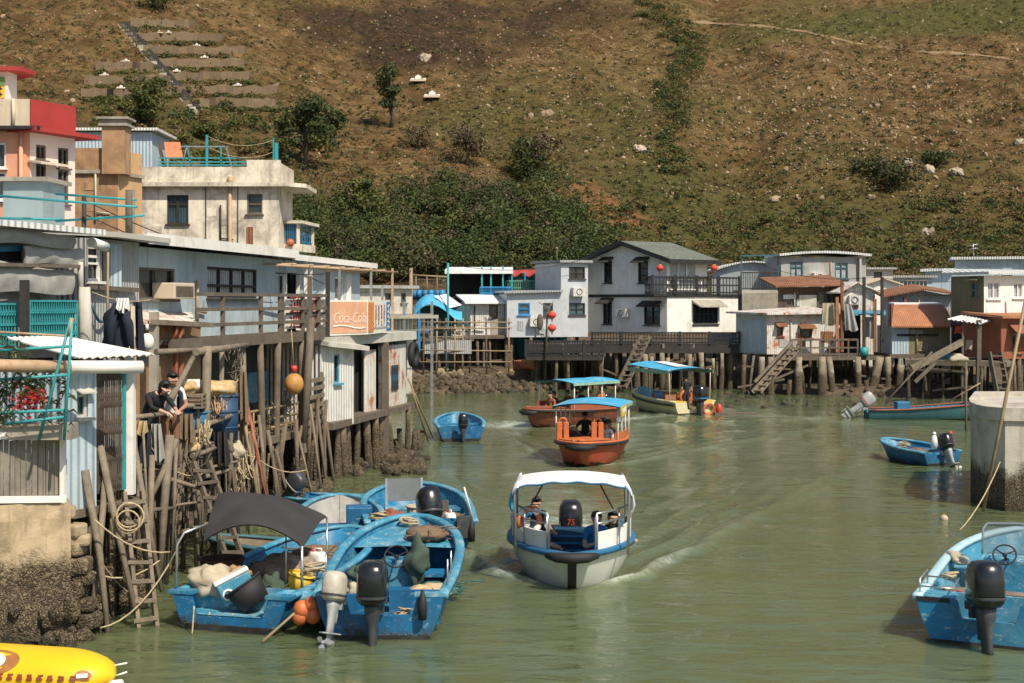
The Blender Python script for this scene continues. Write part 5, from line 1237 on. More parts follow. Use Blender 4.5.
mb=MB();mb.slab([FJ.p(-.6,0,ZJ),FJ.p(FJ.L,0,ZJ),FJ.p(FJ.L,2.6,ZJ),FJ.p(-.6,2.6,ZJ)],.07);mb.build('deck',M_deck,root)
mb=MB()
for v in(.02,1.3,2.5):mb.bar(FJ.p(-.7,v,ZJ-.14),FJ.p(FJ.L+.2,v,ZJ-.14),.1,.14)
for k in range(9):mb.bar(FJ.p(k*FJ.L/8,-.15,ZJ-.27),FJ.p(k*FJ.L/8,2.6,ZJ-.27),.09,.1)
mb.build('joists',M_wood,root)
for i in range(46):
 u=-1.2+(FJ.L+1.6)*RN.random();v=RN.choice((-.15,.1,.5,1.2,1.9,2.5));p=FJ.p(u,v,0)
 pile_mb(Vector((p.x+U(-.2,.2),p.y+U(-.25,.15),-.9)),Vector((p.x,p.y,ZJ-U(.0,.3))),U(.04,.085),rough=.2).build('pile',M_pile,root)
def pole(x0,y0,d0,x1,y1,d1,r,nm='brace',m_=None,rt=root):
 mb=MB();a=W(x0,y0,d0);b=W(x1,y1,d1);mb.tube([a,a.lerp(b,.5)+Vector((U(-.04,.04),U(-.04,.04),0)),b],[r,r*.9,r*.75],7);return mb.build(nm,m_ or M_wood_pale,rt)
for q in((152,455,22.6,150,600,22.4,.05),(207,346,25.2,206,470,25.2,.085),(241,345,27.6,243,480,27.6,.09),(222,350,26.6,223,470,26.6,.05),(180,398,24.6,180,500,24.6,.05),(197,402,25,196,470,25,.04),(128,405,22.3,128,500,22.3,.05),(228,388,27,232,470,26.5,.05),(100,445,20.9,135,610,20.6,.055),(106,470,20.9,88,640,20.4,.05),(133,440,21.8,162,592,21.6,.05),(85,470,20.6,108,635,20.3,.06),(170,435,23.2,160,575,22.8,.075),(176,440,23.4,150,500,22.8,.06)):
 pole(*q)
for q in((156,352,24.2,198,350,25.2,.055),(196,352,24.8,247,345,27.6,.07),(176,407,24.4,207,405,25.2,.05),(205,425,25,240,412,27,.05),(190,433,24.9,212,430,25.2,.045),(170,400,23.6,196,352,25,.06),(128,418,22.3,180,412,24.6,.045),(192,456,24.6,215,448,25.4,.05)):
 pole(*q,'rail')
def ladder(label,x0,y0,d0,x1,y1,d1,wpx,n,m_):
 a=W(x0,y0,d0);b=W(x1,y1,d1);wv=Vector((wpx*d0/FPX,.12,0));g=thing('timber_ladder',label,'ladder',b)
 for s_ in(0,1):mb=MB();mb.bar(a+wv*s_,b+wv*s_,.06,.09);mb.build('rail',m_,g)
 for k in range(n):t=(k+.6)/n;mb=MB();mb.bar(a.lerp(b,t)-wv*.15+Vector((0,-.05,0)),a.lerp(b,t)+wv*1.15+Vector((0,-.05,U(-.03,.03))),.07,.05);mb.build('rung',m_,g)
ladder('short ladder with thick nailed rungs under the scissor gate',124,492,21.0,138,628,20.6,16,7,M_wood_pale)
ladder('long slanted plank ladder behind the black boat canopy',193,462,24.2,236,585,23.6,14,9,M_wood)
mb=MB();mb.torus(W(129,515,20.7),.18,.014,(.3,-1,.1),18,5);mb.torus(W(130,517,20.68),.2,.014,(.1,-1,.2),18,5);mb.torus(W(128,522,20.66),.17,.014,(0,-1,0),18,5);single(mb,'rope_coil',M_rope,'coil of pale rope hung on the short ladder','rope')
for i,(x0,y0,x1,y1,m_,lb)in enumerate(((245,395,268,505,M_red_tin,'faded red pole leaning beside the jetty'),(238,385,262,520,M_bamboo,'bamboo pole leaning just left of the red pole'),(232,400,248,515,M_wood_pale,'pale stick leaning at the right end of the jetty'))):
 mb=MB();mb.tube([W(x0,y0,27.5),W(x1,y1,27)],.04);single(mb,'leaning_pole',m_,lb,'pole','poles leaning on the jetty')
def lump(name,label,c,r,m_,cat,jit=.12,nu=22,nv=15):
 mb=MB();mb.ell((0,0,0),r,nu,nv);o_=U(0,60);f_=2.2/max(r)
 mb.v=[tuple(Vector(c)+Vector(p)*(1+(1.2+3*jit)*.34*mnoise.noise(Vector(p)*f_+Vector((o_,0,0)))+.22*(abs(mnoise.noise(Vector(p)*f_*2.6+Vector((0,o_,0))))-.2)))for p in mb.v];return single(mb,name,m_,label,cat,None,Vector(c)-Vector((0,0,r[2])))
lump('patterned_bundle','large yellow and white patterned bundle on the jetty rack',W(212,388,25.6),(.42,.3,.15),M_sack_yellow,'bundle')
lump('patterned_bundle','smaller yellow cloth bundle left of the large one',W(186,388,25.0),(.2,.2,.13),M_sack_yellow,'bundle')
lump('cloth_bundle','cream sack bundle lying low on the jetty deck',W(186,446,24.8),(.24,.2,.18),M_sack_yellow,'bundle')
mb=MB();mb.box(W(193,384,25.1),(.24,.04,.17),.3);single(mb,'white_carton',M_tarp_white,'white carton panel standing between the yellow bundles','carton')
root=thing('slatted_crate','small slatted wooden crate on the rack beside the standing man','crate',W(193,408,25))
mb=MB()
for k in range(4):zz=Z(407-k*4,25);mb.box((W(195,0,25).x,25,zz),(.34,.3,.035))
for sx in(-.16,.16):
 for sy in(-.14,.14):mb.box((W(195,0,25).x+sx,25+sy,Z(401,25)),(.03,.03,.25))
mb.build('slats',M_wood_pale,root)
root=thing('blue_tub','blue plastic tub sitting under the jetty rack','tub',W(192,436,25.3));mb=MB();p=W(192,434,25.3)
mb.tube([p,p+Vector((0,0,.4))],[.3,.34],18,0,True);mb.build('shell',M_tarp_blue,root);mb=MB();mb.torus(p+Vector((0,0,.4)),.34,.022,n=20,k=6);mb.build('rim',M_tarp_blue,root)
root=thing('blue_drum','tall dark blue drum standing right of the pale jetty post','drum',W(222,440,26.6));mb=MB();p=W(222,440,26.6)
mb.tube([p,p+Vector((0,0,.85))],.3,18);mb.build('shell',mat('dark_blue_plastic',(.022,.065,.14),.6,.3,2.0,(.05,.08,.1),.4,2.0,.3,(.02,.04,.05)),root);mb=MB()
for k in(.25,.55,.84):mb.torus(p+Vector((0,0,k)),.3,.02,n=20,k=6)
mb.build('hoops',mat('dark_blue_plastic',(.03,.10,.22)),root)
hanging_cloth('black_trousers','black trousers hanging below the jetty edge',137,150,432,468,22.6,M_navy,2)
hanging_cloth('grey_cloth','pale grey cloth hanging right of the black trousers',151,160,424,462,22.9,M_tarp_grey,2,.05)
hanging_cloth('patterned_cloth','yellow and white cloth hanging left at the jetty rail',136,146,421,436,22.5,M_sack_yellow,2)
hanging_cloth('black_plastic','black plastic sheet hanging on the jetty near the blue drum',213,226,432,466,25.6,M_rubber,2,.06)
lump('string_bag','grey mesh bag hanging at the right end of the jetty',W(226,448,26.2),(.15,.13,.18),M_wood,'bag')
lump('sack','pale sack slumped below the jetty edge by the bamboo poles',W(235,452,26.6),(.17,.15,.17),M_sack,'sack')
for i,(x0,y0,x1,y1,sg,lb)in enumerate(((62,548,160,560,.35,'rope sagging from the quay to the jetty piles'),(95,520,170,552,.15,'thin rope between the ladder and the jetty piles'),(100,628,178,548,.25,'mooring rope running from the quay to the canopy boat'))):
 mb=MB();mb.tube(slack(W(x0,y0,20.2),W(x1,y1,21),sg),.014,5);single(mb,'slack_rope',M_rope,lb,'rope')
for i,(x,y,d,r,lb)in enumerate(((235,362,27.2,.26,'dark tangled net hanging from the end of the top log'),(205,430,24.9,.16,'small tangle of brown net on the pale post'),(240,470,27,.3,'heap of brown net at the foot of the leaning poles'))):
 mb=MB();c=W(x,y,d)
 for k in range(26):
  a=c+Vector((RN.gauss(0,.4),RN.gauss(0,.3),RN.gauss(0,.6)))*r;b=c+Vector((RN.gauss(0,.4),RN.gauss(0,.3),RN.gauss(0,.6)))*r;mb.tube(slack(a,b,U(.02,.2),6),.012,4)
 single(mb,'net_tangle',[M_wood,M_rope,M_rope][i],lb,'net')
FX=Fr((356,62),(412,64));root=thing('grey_concrete_house','small grey concrete house with two windows beyond the advert cabinet','house',FX.p(1,1,1))
zt=FX.uz(380,288)[1];ops=[FX.rect(385,293,392,303),FX.rect(401,293,406,303)]
box_house(root,FX,.6,zt,3,M_concrete_pale,ops)
for r in ops:window(FX,r,root,M_wood,M_glass_blue,1,1,bw=.06)
mb=MB();mb.slab([FX.p(-.2,-.3,zt+.12),FX.p(FX.L+.2,-.3,zt+.12),FX.p(FX.L+.2,3.2,zt+.12),FX.p(-.2,3.2,zt+.12)],.14);mb.build('roof',M_roof_grey,root)
mb=MB();mb.slab([FX.p(-.2,-1.6,FX.uz(380,315)[1]),FX.p(FX.L+.3,-1.6,FX.uz(380,315)[1]),FX.p(FX.L+.3,0,FX.uz(380,315)[1]),FX.p(-.2,0,FX.uz(380,315)[1])],.15);mb.build('porch_slab',M_concrete,root)
for u in(.1,FX.L*.5,FX.L):mb=MB();mb.bar(FX.p(u,-1.5,-.5),FX.p(u,-1.5,zt-.6),.12);mb.build('porch_post',M_steel,root)
mb=railing(FX.p(0,-1.5,FX.uz(380,332)[1]),FX.p(FX.L,-1.5,FX.uz(380,332)[1]),.8,14,.05,.03);mb.build('porch_railing',M_steel,root)
def joined(*mbs):
 o=MB()
 for b in mbs:
  n=len(o.v);o.v+=b.v;o.f+=[tuple(i+n for i in f)for f in b.f];o.m+=b.m;o.s+=b.s
 return o
def awning(fr,r,root,m_,out=.5,drop=.32,name='awning'):
 a,z0,b,z1=r;mb=MB();k=.12
 mb.prism([fr.p(a-k,-.01,z1+.25),fr.p(a-k,-out,z1+.25-drop),fr.p(a-k,-out,z1+.21-drop),fr.p(a-k,-.01,z1+.1)],(fr.p(b+k,0,0)-fr.p(a-k,0,0)));return mb.build(name,m_,root)
def gable(mb,fr,u0,u1,z0,zp,um=None,m=0):
 um=(u0+u1)/2 if um is None else um
 mb.face([fr.p(u0,0,z0),fr.p(u1,0,z0),fr.p(um,0,zp)],m)
def piles_row(root,fr,n,u0,u1,vs,ztop,r=(.08,.13),m_=None,lean=.12,rough=.2,seg=6):
 for i in range(n):
  u=u0+(u1-u0)*(i+U(.1,.9))/n;v=RN.choice(vs);p=fr.p(u,v,0)
  pile_mb(Vector((p.x+U(-lean,lean),p.y+U(-lean,lean),-1.0)),Vector((p.x,p.y,ztop)),U(*r),7,seg,rough).build('pile',m_ or M_pile,root)
A=XY(588,82.5);C=XY(667,78.0);B=XY(738,81.5)
g1=Fr(A,C);g2=Fr(C,B)
zf=Z(334,78);zm=Z(297,78);ze=Z(259,79);zr=Z(242,79.5)
root=thing('gabled_stilt_house','white two storey house with black trim, green roof and red lanterns','house',(C.x,C.y+2,1));BW=root
uU=g2.uz(707,275)[0]
o1=[g1.rect(603,302,612,324),g1.rect(644,305,660,325)];o2=[g1.rect(604,261,612,283),g1.rect(638,261,648,283)];o3=[g2.rect(693,304,718,324)];o4=[g2.rect(669,261,696,289)]
mb=MB();wall_panel(mb,g1,0,g1.L,zf,zm,zm,o1);wall_panel(mb,g2,0,g2.L,zf,zm,zm,o3)
far=A+(B-C)
mb.face([Vector((A.x,A.y,zf)),Vector((A.x,A.y,zm)),Vector((far.x,far.y,zm)),Vector((far.x,far.y,zf))]);mb.face([Vector((B.x,B.y,zf)),Vector((far.x,far.y,zf)),Vector((far.x,far.y,zm)),Vector((B.x,B.y,zm))])
mb.build('wall',M_white_wall,root)
mb=MB();wall_panel(mb,g1,0,g1.L,zm+.16,ze,ze,o2);wall_panel(mb,g2,0,uU,zm+.16,ze,ze,o4)
eU=g2.p(uU,0,0).xy;eF=eU+(A-C)
gb=Fr(eU,eF);wall_panel(mb,gb,0,gb.L,zm+.16,ze,ze,[]);mb.face([Vector((A.x,A.y,zm)),Vector((A.x,A.y,ze)),Vector((eF.x,eF.y,ze)),Vector((eF.x,eF.y,zm))])
um=g1.uz(625,250)[0];gable(mb,g1,0,g1.L,ze,zr-.1,um);gable(mb,gb,0,gb.L,ze,zr-.1,gb.L-um)
mb.build('upper_wall',M_white_wall,root)
mb=MB();ov=.45
for fr,u0,u1 in((g1,-.06,g1.L+.08),(g2,-.08,g2.L)):mb.slab([fr.p(u0,-.08,zm+.16),fr.p(u1,-.08,zm+.16),fr.p(u1,.02,zm+.16),fr.p(u0,.02,zm+.16)],.16)
mb.build('band',M_black_trim,root)
mb=MB();mb.slab([Vector((A.x,A.y,zm+.15)),Vector((C.x,C.y,zm+.15)),Vector((B.x,B.y,zm+.15)),Vector((far.x,far.y,zm+.15))],.12);mb.build('terrace_floor',M_concrete,root)
def rf(u,v,z):return g1.p(u,0,0)+Vector((g2.d.x,g2.d.y,0))*v+Vector((0,0,z))
rU=uU+.5;sl=(zr-ze)/(g1.L-um);zE=ze-.55*sl+.1
mb=MB();mb.slab([rf(um,-ov,zr+.1),rf(g1.L+.55,-ov,zE),rf(g1.L+.55,rU,zE),rf(um,rU,zr+.1)],.1);sl2=(zr-ze)/um;zE2=ze-.55*sl2+.1
mb.slab([rf(-.55,-ov,zE2),rf(um,-ov,zr+.1),rf(um,rU,zr+.1),rf(-.55,rU,zE2)],.1);mb.build('roof',M_roof_felt,root)
mb=MB()
for a,b in((rf(um,-ov-.03,zr),rf(g1.L+.6,-ov-.03,zE-.08)),(rf(um,-ov-.03,zr),rf(-.6,-ov-.03,zE2-.08)),(rf(g1.L+.58,-ov,zE-.1),rf(g1.L+.58,rU,zE-.1))):mb.bar(a,b,.08,.24)
mb.build('barge_board',M_black_trim,root)
for r in o1:window(g1,r,root,M_black_trim,M_glass,2,3,bw=.07,bars=3);awning(g1,r,root,M_wood_dark,.6)
for r in o2:window(g1,r,root,M_black_trim,M_glass,1,3,bw=.08,bars=3);awning(g1,r,root,M_wood_dark,.6)
for r in o3:window(g2,r,root,M_black_trim,M_glass,5,2,bw=.07,bars=6);awning(g2,r,root,M_concrete,.7,.4)
window(g2,o4[0],root,M_white_wall,M_curtain,3,1,bw=.08,name='glass_door')
zz=zm+.16;mb=joined(railing(g2.p(-1.2,-.1,zz),g2.p(g2.L,-.1,zz),.95,26,.1,.05,(.55,),posts=4),railing(g2.p(-1.2,-.1,zz),g1.p(g1.L-1.3,-.35,zz),.95,5,.1,.05,(.55,)))
mb.build('balcony_railing',M_black_trim,root)
mb=MB();mb.slab([g2.p(-1.25,-.25,zz),g2.p(0,-.25,zz),g2.p(0,.0,zz),g1.p(g1.L-1.3,-.5,zz)],.14);mb.build('balcony_floor',M_black_trim,root)
FW=Fr(XY(527,77.2),XY(739,76.6));zd=Z(344,77)
mb=MB();mb.slab([FW.p(0,0,zd),FW.p(FW.L,0,zd),FW.p(FW.L,4,zd),FW.p(0,7,zd)],.22);mb.build('deck',M_wood_dark,root)
ul=FW.uz(603,340)[0]
mb=railing(FW.p(ul-.6,0,zd),FW.p(FW.L,0,zd),.62,48,.09,.05,(.5,),posts=5);mb.build('deck_railing',M_black_trim,root)
zd2=Z(357,75.5)
mb=MB();mb.slab([FW.p(0,-1.6,zd2),FW.p(ul,-1.6,zd2),FW.p(ul,.2,zd2),FW.p(0,.2,zd2)],.18);mb.build('lower_walkway',M_wood_dark,root)
mb=railing(FW.p(0,-1.55,zd2),FW.p(ul,-1.55,zd2),.85,30,.09,.05,(.35,.68),posts=4);mb.build('walkway_railing',M_black_trim,root)
mb=MB();mb.bar(FW.p(0,-.1,zd-.35),FW.p(FW.L,-.1,zd-.35),.2,.28);mb.build('deck_beam',M_wood_dark,root)
piles_row(root,FW,20,.2,ul,(-1.4,-.5,1.2,2.5),zd2-.1,(.07,.12))
piles_row(root,FW,16,ul,FW.L,(0.1,1.4,3.0),zd-.2,(.1,.17))
for px in(601,637,645,652,662,668,690,701,713,722):p=FW.at(px,400,-.35);pile_mb(Vector((p.x+U(-.2,.2),p.y,-1)),Vector((p.x,p.y,Z(U(353,360),76))),U(.1,.16),8,7,.25).build('concrete_pile',M_pile_conc,root)
def big_ladder(label,x0,y0,d0,x1,y1,d1,wpx,n,m_,name='timber_stair'):
 a=W(x0,y0,d0);b=W(x1,y1,d1);wv=Vector((wpx*d0/FPX,.1,0));g=thing(name,label,'stairs',b)
 for s_ in(0,1):mb=MB();mb.bar(a+wv*s_,b+wv*s_,.09,.22);mb.build('stringer',m_,g)
 for k in range(n):t=(k+.6)/n;mb=MB();mb.box((a.lerp(b,t)+wv*.5),(wv.x,.28,.06));mb.build('step',m_,g)
big_ladder('steep timber stair leaning from the dark walkway to the water',641,336,75.6,616,388,74.5,9,10,M_wood)
def lantern(label,c,r,hang=.35):
 root=thing('red_lantern',label,'lantern',Vector(c)-Vector((0,0,r)),0,'red festival lanterns')
 mb=MB();mb.ell(c,(r,r,r*.82),12,8);mb.build('shade',M_lantern,root)
 mb=MB();mb.tube([Vector(c)+Vector((0,0,r*.75)),Vector(c)+Vector((0,0,r*.95))],r*.45,8);mb.tube([Vector(c)-Vector((0,0,r*.95)),Vector(c)-Vector((0,0,r*.75))],r*.45,8);mb.build('cap',M_gold,root)
 mb=MB();mb.tube([Vector(c)+Vector((0,0,r*.9)),Vector(c)+Vector((0,0,r+hang))],.012,4);mb.build('cord',M_wood_dark,root)
 mb=MB();mb.tube([Vector(c)-Vector((0,0,r*.95)),Vector(c)-Vector((0,0,r*1.7))],[.05,.02],5);mb.build('tassel',M_lantern,root)
lantern('red lantern under the left end of the gabled roof eave, by the glass door',W(660,268,77.6),.21,.3);lantern('red lantern hanging off the right roof corner of the gabled house',W(714,268,79.2),.21,.3)
lantern('upper of two red lanterns strung on the bent pole',W(552,315,75.2),.23,.25);lantern('lower of two red lanterns strung on the bent pole',W(552,328,75.2),.23,.25)
root=thing('lantern_pole','bent weathered pole carrying two red lanterns over the walkway','pole',W(547,345,75.4))
mb=MB();mb.tube([W(546,358,75.4),W(547,318,75.3),W(549,308,75.3),W(553,302,75.2)],[.06,.055,.05,.03]);mb.tube([W(549,308,75.3),W(538,302,75.3)],[.04,.02]);mb.build('shaft',M_wood_pale,root)
mb=MB();mb.ell(W(540,322,75.4),(.18,.12,.45),8,6);mb.build('hanging_basket',M_wood,root)
S1=Fr((507,79.5),(562,80));S2=Fr((561,80.2),(588,80.8))
root=thing('silver_clad_house','house clad in crinkled silver sheet with a taller tower end','house',S1.p(2,1,1))
zb=Z(337,80);z1=Z(294,80);z2=Z(263,80.5);oa=[S1.rect(518,303,530,315),S1.rect(543,303,553,316)];obb=[S2.rect(569,267,585,279),S2.rect(569,303,585,315)]
M_sil=mat('crinkled_silver_sheet',(.52,.55,.58),.5,.12,.8,(.28,.29,.29),.2,1.0,.3,(.25,.25,.24),bump=2.2,bump_scale=1.6,metal=.15)
mb=MB();wall_panel(mb,S1,0,S1.L,zb,z1,z1+.1,oa);mb.face([S1.p(0,5,zb),S1.p(0,0,zb),S1.p(0,0,z1),S1.p(0,5,z1)]);mb.build('wall',M_sil,root)
mb=MB();wall_panel(mb,S2,0,S2.L,zb,z2,z2,obb);mb.face([S2.p(0,4,zb),S2.p(0,0,zb),S2.p(0,0,z2),S2.p(0,4,z2)]);mb.face([S2.p(S2.L,0,zb),S2.p(S2.L,4,zb),S2.p(S2.L,4,z2),S2.p(S2.L,0,z2)]);mb.build('tower_wall',M_sil,root)
for r in oa:window(S1,r,root,M_blue_paint2 if r is oa[0]else M_wood_dark,M_glass_blue,1,2,bw=.07)
for r in obb:window(S2,r,root,M_wood_dark,M_glass_blue if r is obb[1]else M_glass,2,2,bw=.06)
mb=MB();mb.slab([S1.p(-.2,-.3,z1+.12),S1.p(S1.L,-.3,z1+.22),S1.p(S1.L,5,z1+.3),S1.p(-.2,5,z1+.2)],.1);mb.slab([S2.p(-.15,-.25,z2+.16),S2.p(S2.L+.2,-.25,z2+.16),S2.p(S2.L+.2,4.2,z2+.2),S2.p(-.15,4.2,z2+.2)],.14);mb.build('roof',M_roof_grey,root)
mb=MB();mb.tube([S2.p(-.3,-.1,z2),S2.p(-.3,-.1,z2+.8)],.03);mb.ell(S2.p(-.3,-.1,z2+.82),.09,8,6);mb.build('roof_lamp',M_wood_pale,root)
piles_row(root,S1,12,0,S1.L+S2.L,(.1,1.5,3),zb,(.08,.12))
T1=Fr((497,86),(567,86));root=thing('teal_roof_terrace','teal rooftop pavilion with red fringed roof and green railing','pavilion',T1.p(2,1,1))
zb=Z(295,86);zt=Z(276,86);oo=[T1.rect(515,279,529,294),T1.rect(535,281,545,290)]
mb=MB();wall_panel(mb,T1,T1.uz(508,290)[0],T1.L,.8,zt,zt,oo);mb.build('wall',mat('teal_board',(.05,.34,.33),.7,.15,1.5,plank=.3),root)
for r in oo:window(T1,r,root,M_white_wall,M_curtain if r is oo[0]else M_glass,2,1,bw=.08)
mb=MB();secs=[]
for i in range(40):
 u=T1.uz(505,275)[0]+(T1.L+.3-T1.uz(505,275)[0])*i/39;z_=.12*math.sin(i*.8);secs.append([T1.p(u,-.9,zt+.05+z_),T1.p(u,-.85,zt+.3+z_*.4),T1.p(u,2.5,zt+.45)])
mb.loft(secs);mb.build('roof',M_red_paint,root)
mb=railing(T1.p(T1.uz(506,290)[0],-1.2,zb),T1.p(T1.L,-1.2,zb),.85,30,.06,.03,(.5,));mb.build('railing',mat('green_paint',(.12,.36,.22),.6),root)
for px in(525,550,566):mb=MB();mb.bar(T1.at(px,295,-1.0),T1.at(px,272,-1.0),.09);mb.build('post',M_blue_paint2,root)
T2=Fr((444,84),(513,84));root=thing('roof_canopy','white flat canopy on teal posts above a roof terrace','canopy',T2.p(2,1,1))
zt=Z(270,84);mb=MB();mb.slab([T2.p(.1,-1,zt),T2.p(T2.L,-1,zt),T2.p(T2.L,3,zt+.25),T2.p(.1,3,zt+.25)],.24);mb.build('roof',M_tarp_white,root)
for px in(448,482,491,503,512):mb=MB();mb.bar(T2.at(px,300,-.8),T2.at(px,266 if px in(482,491,503)else 272,-.8),.1);mb.build('post',M_teal_paint,root)
mb=railing(T2.at(480,299,-.9),T2.at(512,299,-.9),.7,16,.08,.04,(.5,));mb.build('railing',M_blue_paint2,root)
mb=MB();wall_panel(mb,Fr(T2.p(0,3,0).xy,T2.p(T2.L,3,0).xy),0,T2.L,.8,zt,zt);mb.build('back_wall',M_wood_dark,root)
mb=MB();zt2=Z(297,84);mb.slab([T2.p(-2.4,-1.1,zt2),T2.p(T2.L,-1.1,zt2),T2.p(T2.L,3,zt2),T2.p(-2.4,3,zt2)],.3);mb.build('terrace_slab',M_wood_dark,root)
mb=railing(T2.at(412,296,-1.0),T2.at(446,296,-1.0),1.0,22,.05,.025,(.6,));mb.build('timber_railing',M_wood,root)
mb=MB()
for px in(416,427,437):mb.tube([T2.at(px,298,-1),T2.at(px,275,-1)],.035)
mb.tube([T2.at(412,275,-1),T2.at(447,277,-1)],.06);mb.build('drying_frame',M_bamboo,root)
for i,px in enumerate((414,419,425,431,437,442)):
 mb=MB();c=T2.at(px,293.5,-1.05);mb.tube([c-Vector((0,0,.25)),c+Vector((0,0,.2))],.17,8);single(mb,'blue_drum',M_blue_paint2 if i%2 else M_tarp_blue,'small blue drum in a row on the far roof terrace','drum','row of blue drums on the far terrace')
T3=Fr((411,80),(413,80.5));mb=MB();mb.tube([W(411,380,79),W(411,268,79)],.11);single(mb,'bamboo_mast',M_bamboo,'pale mast standing left of the far drying frame','mast')
mb=MB();mb.tube([W(448,372,78),W(448,263,78)],.07);single(mb,'teal_mast',M_teal_paint,'tall teal mast left of the white canopy','mast')
S3=Fr((469,80),(513,80.5));root=thing('white_stilt_hut','low white hut with dark doorway between blue awning and silver house','hut',S3.p(1,1,1))
zb=Z(335,80);zt=Z(302,80);oo=[S3.rect(489,305,498,318),S3.rect(504,305,509,318)]
box_house(root,S3,zb,zt,3,M_white_tin,oo)
for r in oo:window(S3,r,root,M_wood,M_glass,1,1,bw=.08)
mb=MB();mb.slab([S3.p(-.3,-.5,zt),S3.p(S3.L,-.5,zt),S3.p(S3.L,3,zt+.45),S3.p(-.3,3,zt+.45)],.1);mb.build('roof',M_tarp_white,root)
a,b,c2,d2=S3.rect(491,318,512,335,-.1);mb=MB();mb.box(S3.p((a+c2)/2,-.12,(b+d2)/2),(c2-a,.06,d2-b));mb.build('wire_panel',M_concrete,root)
mb=MB();mb.slab([S3.p(-.4,-.7,zb),S3.p(S3.L,-.7,zb),S3.p(S3.L,3,zb),S3.p(-.4,3,zb)],.2);mb.build('deck',M_wood,root)
piles_row(root,S3,9,0,S3.L,(-.5,.6,2),zb-.1,(.07,.11))
S4=Fr((412,79),(470,79.5));root=thing('awning_platform','stilt platform with blue tarpaulin awning and timber scaffold','platform',S4.p(1,1,.5))
mb=MB();pts=[(414,309,-.6),(430,296,0),(455,300,1.0),(462,303,-.8)]
secs=[]
for i in range(13):
 t=i/12;px=414+t*48;hgt=311-14*math.sin(PI*min(1,t*1.15)**.8)+3*t;secs.append([S4.at(px,hgt+6,-1.3),S4.at(px,hgt,-1.0),S4.at(px,hgt-4,.8)])
mb.loft(secs);mb.loft([[p-Vector((0,0,.03))for p in r]for r in secs],flip=True);mb.build('awning',M_tarp_ltblue,root)
mb=MB();secs=[]
for i in range(6):
 t=i/5;px=437+t*16;secs.append([S4.at(px-3,296+12*t,-1.06),S4.at(px+9,294+11*t,.3)])
mb.loft(secs);mb.build('awning_patch',M_tarp_white,root)
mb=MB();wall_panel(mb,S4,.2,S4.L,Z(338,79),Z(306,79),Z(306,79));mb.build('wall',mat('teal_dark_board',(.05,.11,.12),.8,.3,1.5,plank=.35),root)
zd=Z(338,78.5);mb=MB();mb.slab([S4.p(.2,-1.8,zd),S4.p(S4.L,-1.8,zd),S4.p(S4.L,2,zd),S4.p(.2,2,zd)],.15);mb.build('deck',M_wood,root)
mb=railing(S4.p(.8,-1.8,zd),S4.p(S4.L,-1.8,zd),.9,6,.07,.05,(.4,.7));mb.build('railing',M_wood_pale,root)
mb=MB();mb.box(S4.at(447,347,-1.8),(2.7,.06,.75));mb.build('skirt_board',M_grey_tin,root)
for px in(424,437,446,455,463,470,486,509):
 mb=MB();mb.tube([S4.at(px+U(-1,1),378,-1.9),S4.at(px,318,-1.85)],.055);mb.build('scaffold_pole',M_bamboo if px%2 else M_wood,root)
mb=MB()
for y in(322,329,350,362):mb.tube([S4.at(420,y,-1.95),S4.at(512,y+U(-2,2),-1.95)],.04)
mb.build('scaffold_rail',M_bamboo,root)
piles_row(root,S4,10,.2,S4.L,(-1.5,0,1.5),zd-.1,(.06,.1))
mb=MB();mb.bar(S4.at(419,310,-2),S4.at(419,352,-2),.12);mb.build('blue_post',M_blue_paint2,root)
mb=MB()
for _ in range(420):
 px=U(405,600);d=U(71.5,78);p=Vector(((px-CX)*d/FPX,d,0));p.z=terr1(p.x,p.y)+.02;rock(mb,p,U(.08,.35))
setting(mb,'far_shore_rubble',M_rubble,'stuff')
mb=MB()
for _ in range(240):
 px=U(600,1040);d=U(63,74);p=Vector(((px-CX)*d/FPX,d,0));p.z=max(terr1(p.x,p.y),-.1);rock(mb,p,U(.08,.3))
setting(mb,'far_shore_rubble',M_rubble,'stuff')
root=thing('overturned_skiff','weathered red brown skiff lying on the mud under the silver house','boat',W(522,366,76.5))
mb=MB();secs=[]
for i in range(11):
 t=i/10;wv=.55*math.sin(PI*t)**.6+.02;c=W(513+22*t,362-2*math.sin(PI*t),76.5);secs.append([c+Vector((0,-wv,.0)),c+Vector((0,-wv*.8,-.35)),c+Vector((0,0,-.5)),c+Vector((0,wv,0))])
mb.loft(secs);mb.loft([[p+Vector((0,0,.02))for p in(r[0],r[3])]for r in secs]);mb.build('hull',M_wood_red,root)
mb=MB();mb.tube([W(514,361,75.9),W(534,361,75.9)],.05);mb.build('gunwale',M_orange_tin,root)
B1=Fr((712,88),(792,87));root=thing('curved_roof_house','grey house with shallow curved roof and barred balcony behind the gabled house','house',B1.p(2,1,1))
zt=Z(272,88);zb=1.0;r=B1.rect(748,301,764,309);mb=MB();wall_panel(mb,B1,0,B1.L,zb,zt,zt,[r]);secs=[]
for i in range(9):t=i/8;secs.append(B1.p(B1.L*t,0,zt+.55*math.sin(PI*t)))
mb.face([B1.p(B1.L,0,zt),*[p for p in reversed(secs)][1:-1],B1.p(0,0,zt)][::-1]);mb.build('wall',mat('grey_render',(.34,.37,.40),.85,.1,1.2,(.2,.2,.19),.3,1.2,.3),root)
window(B1,r,root,M_white_wall,M_glass_blue,2,1,bw=.07)
mb=MB();mb.loft([[p+Vector((0,-.3,.04)),p+Vector((0,-.3,.14)),p+Vector((0,4,.14)),p+Vector((0,4,.04))]for p in secs],True,0,False,True,True);mb.build('roof',M_roof_white,root)
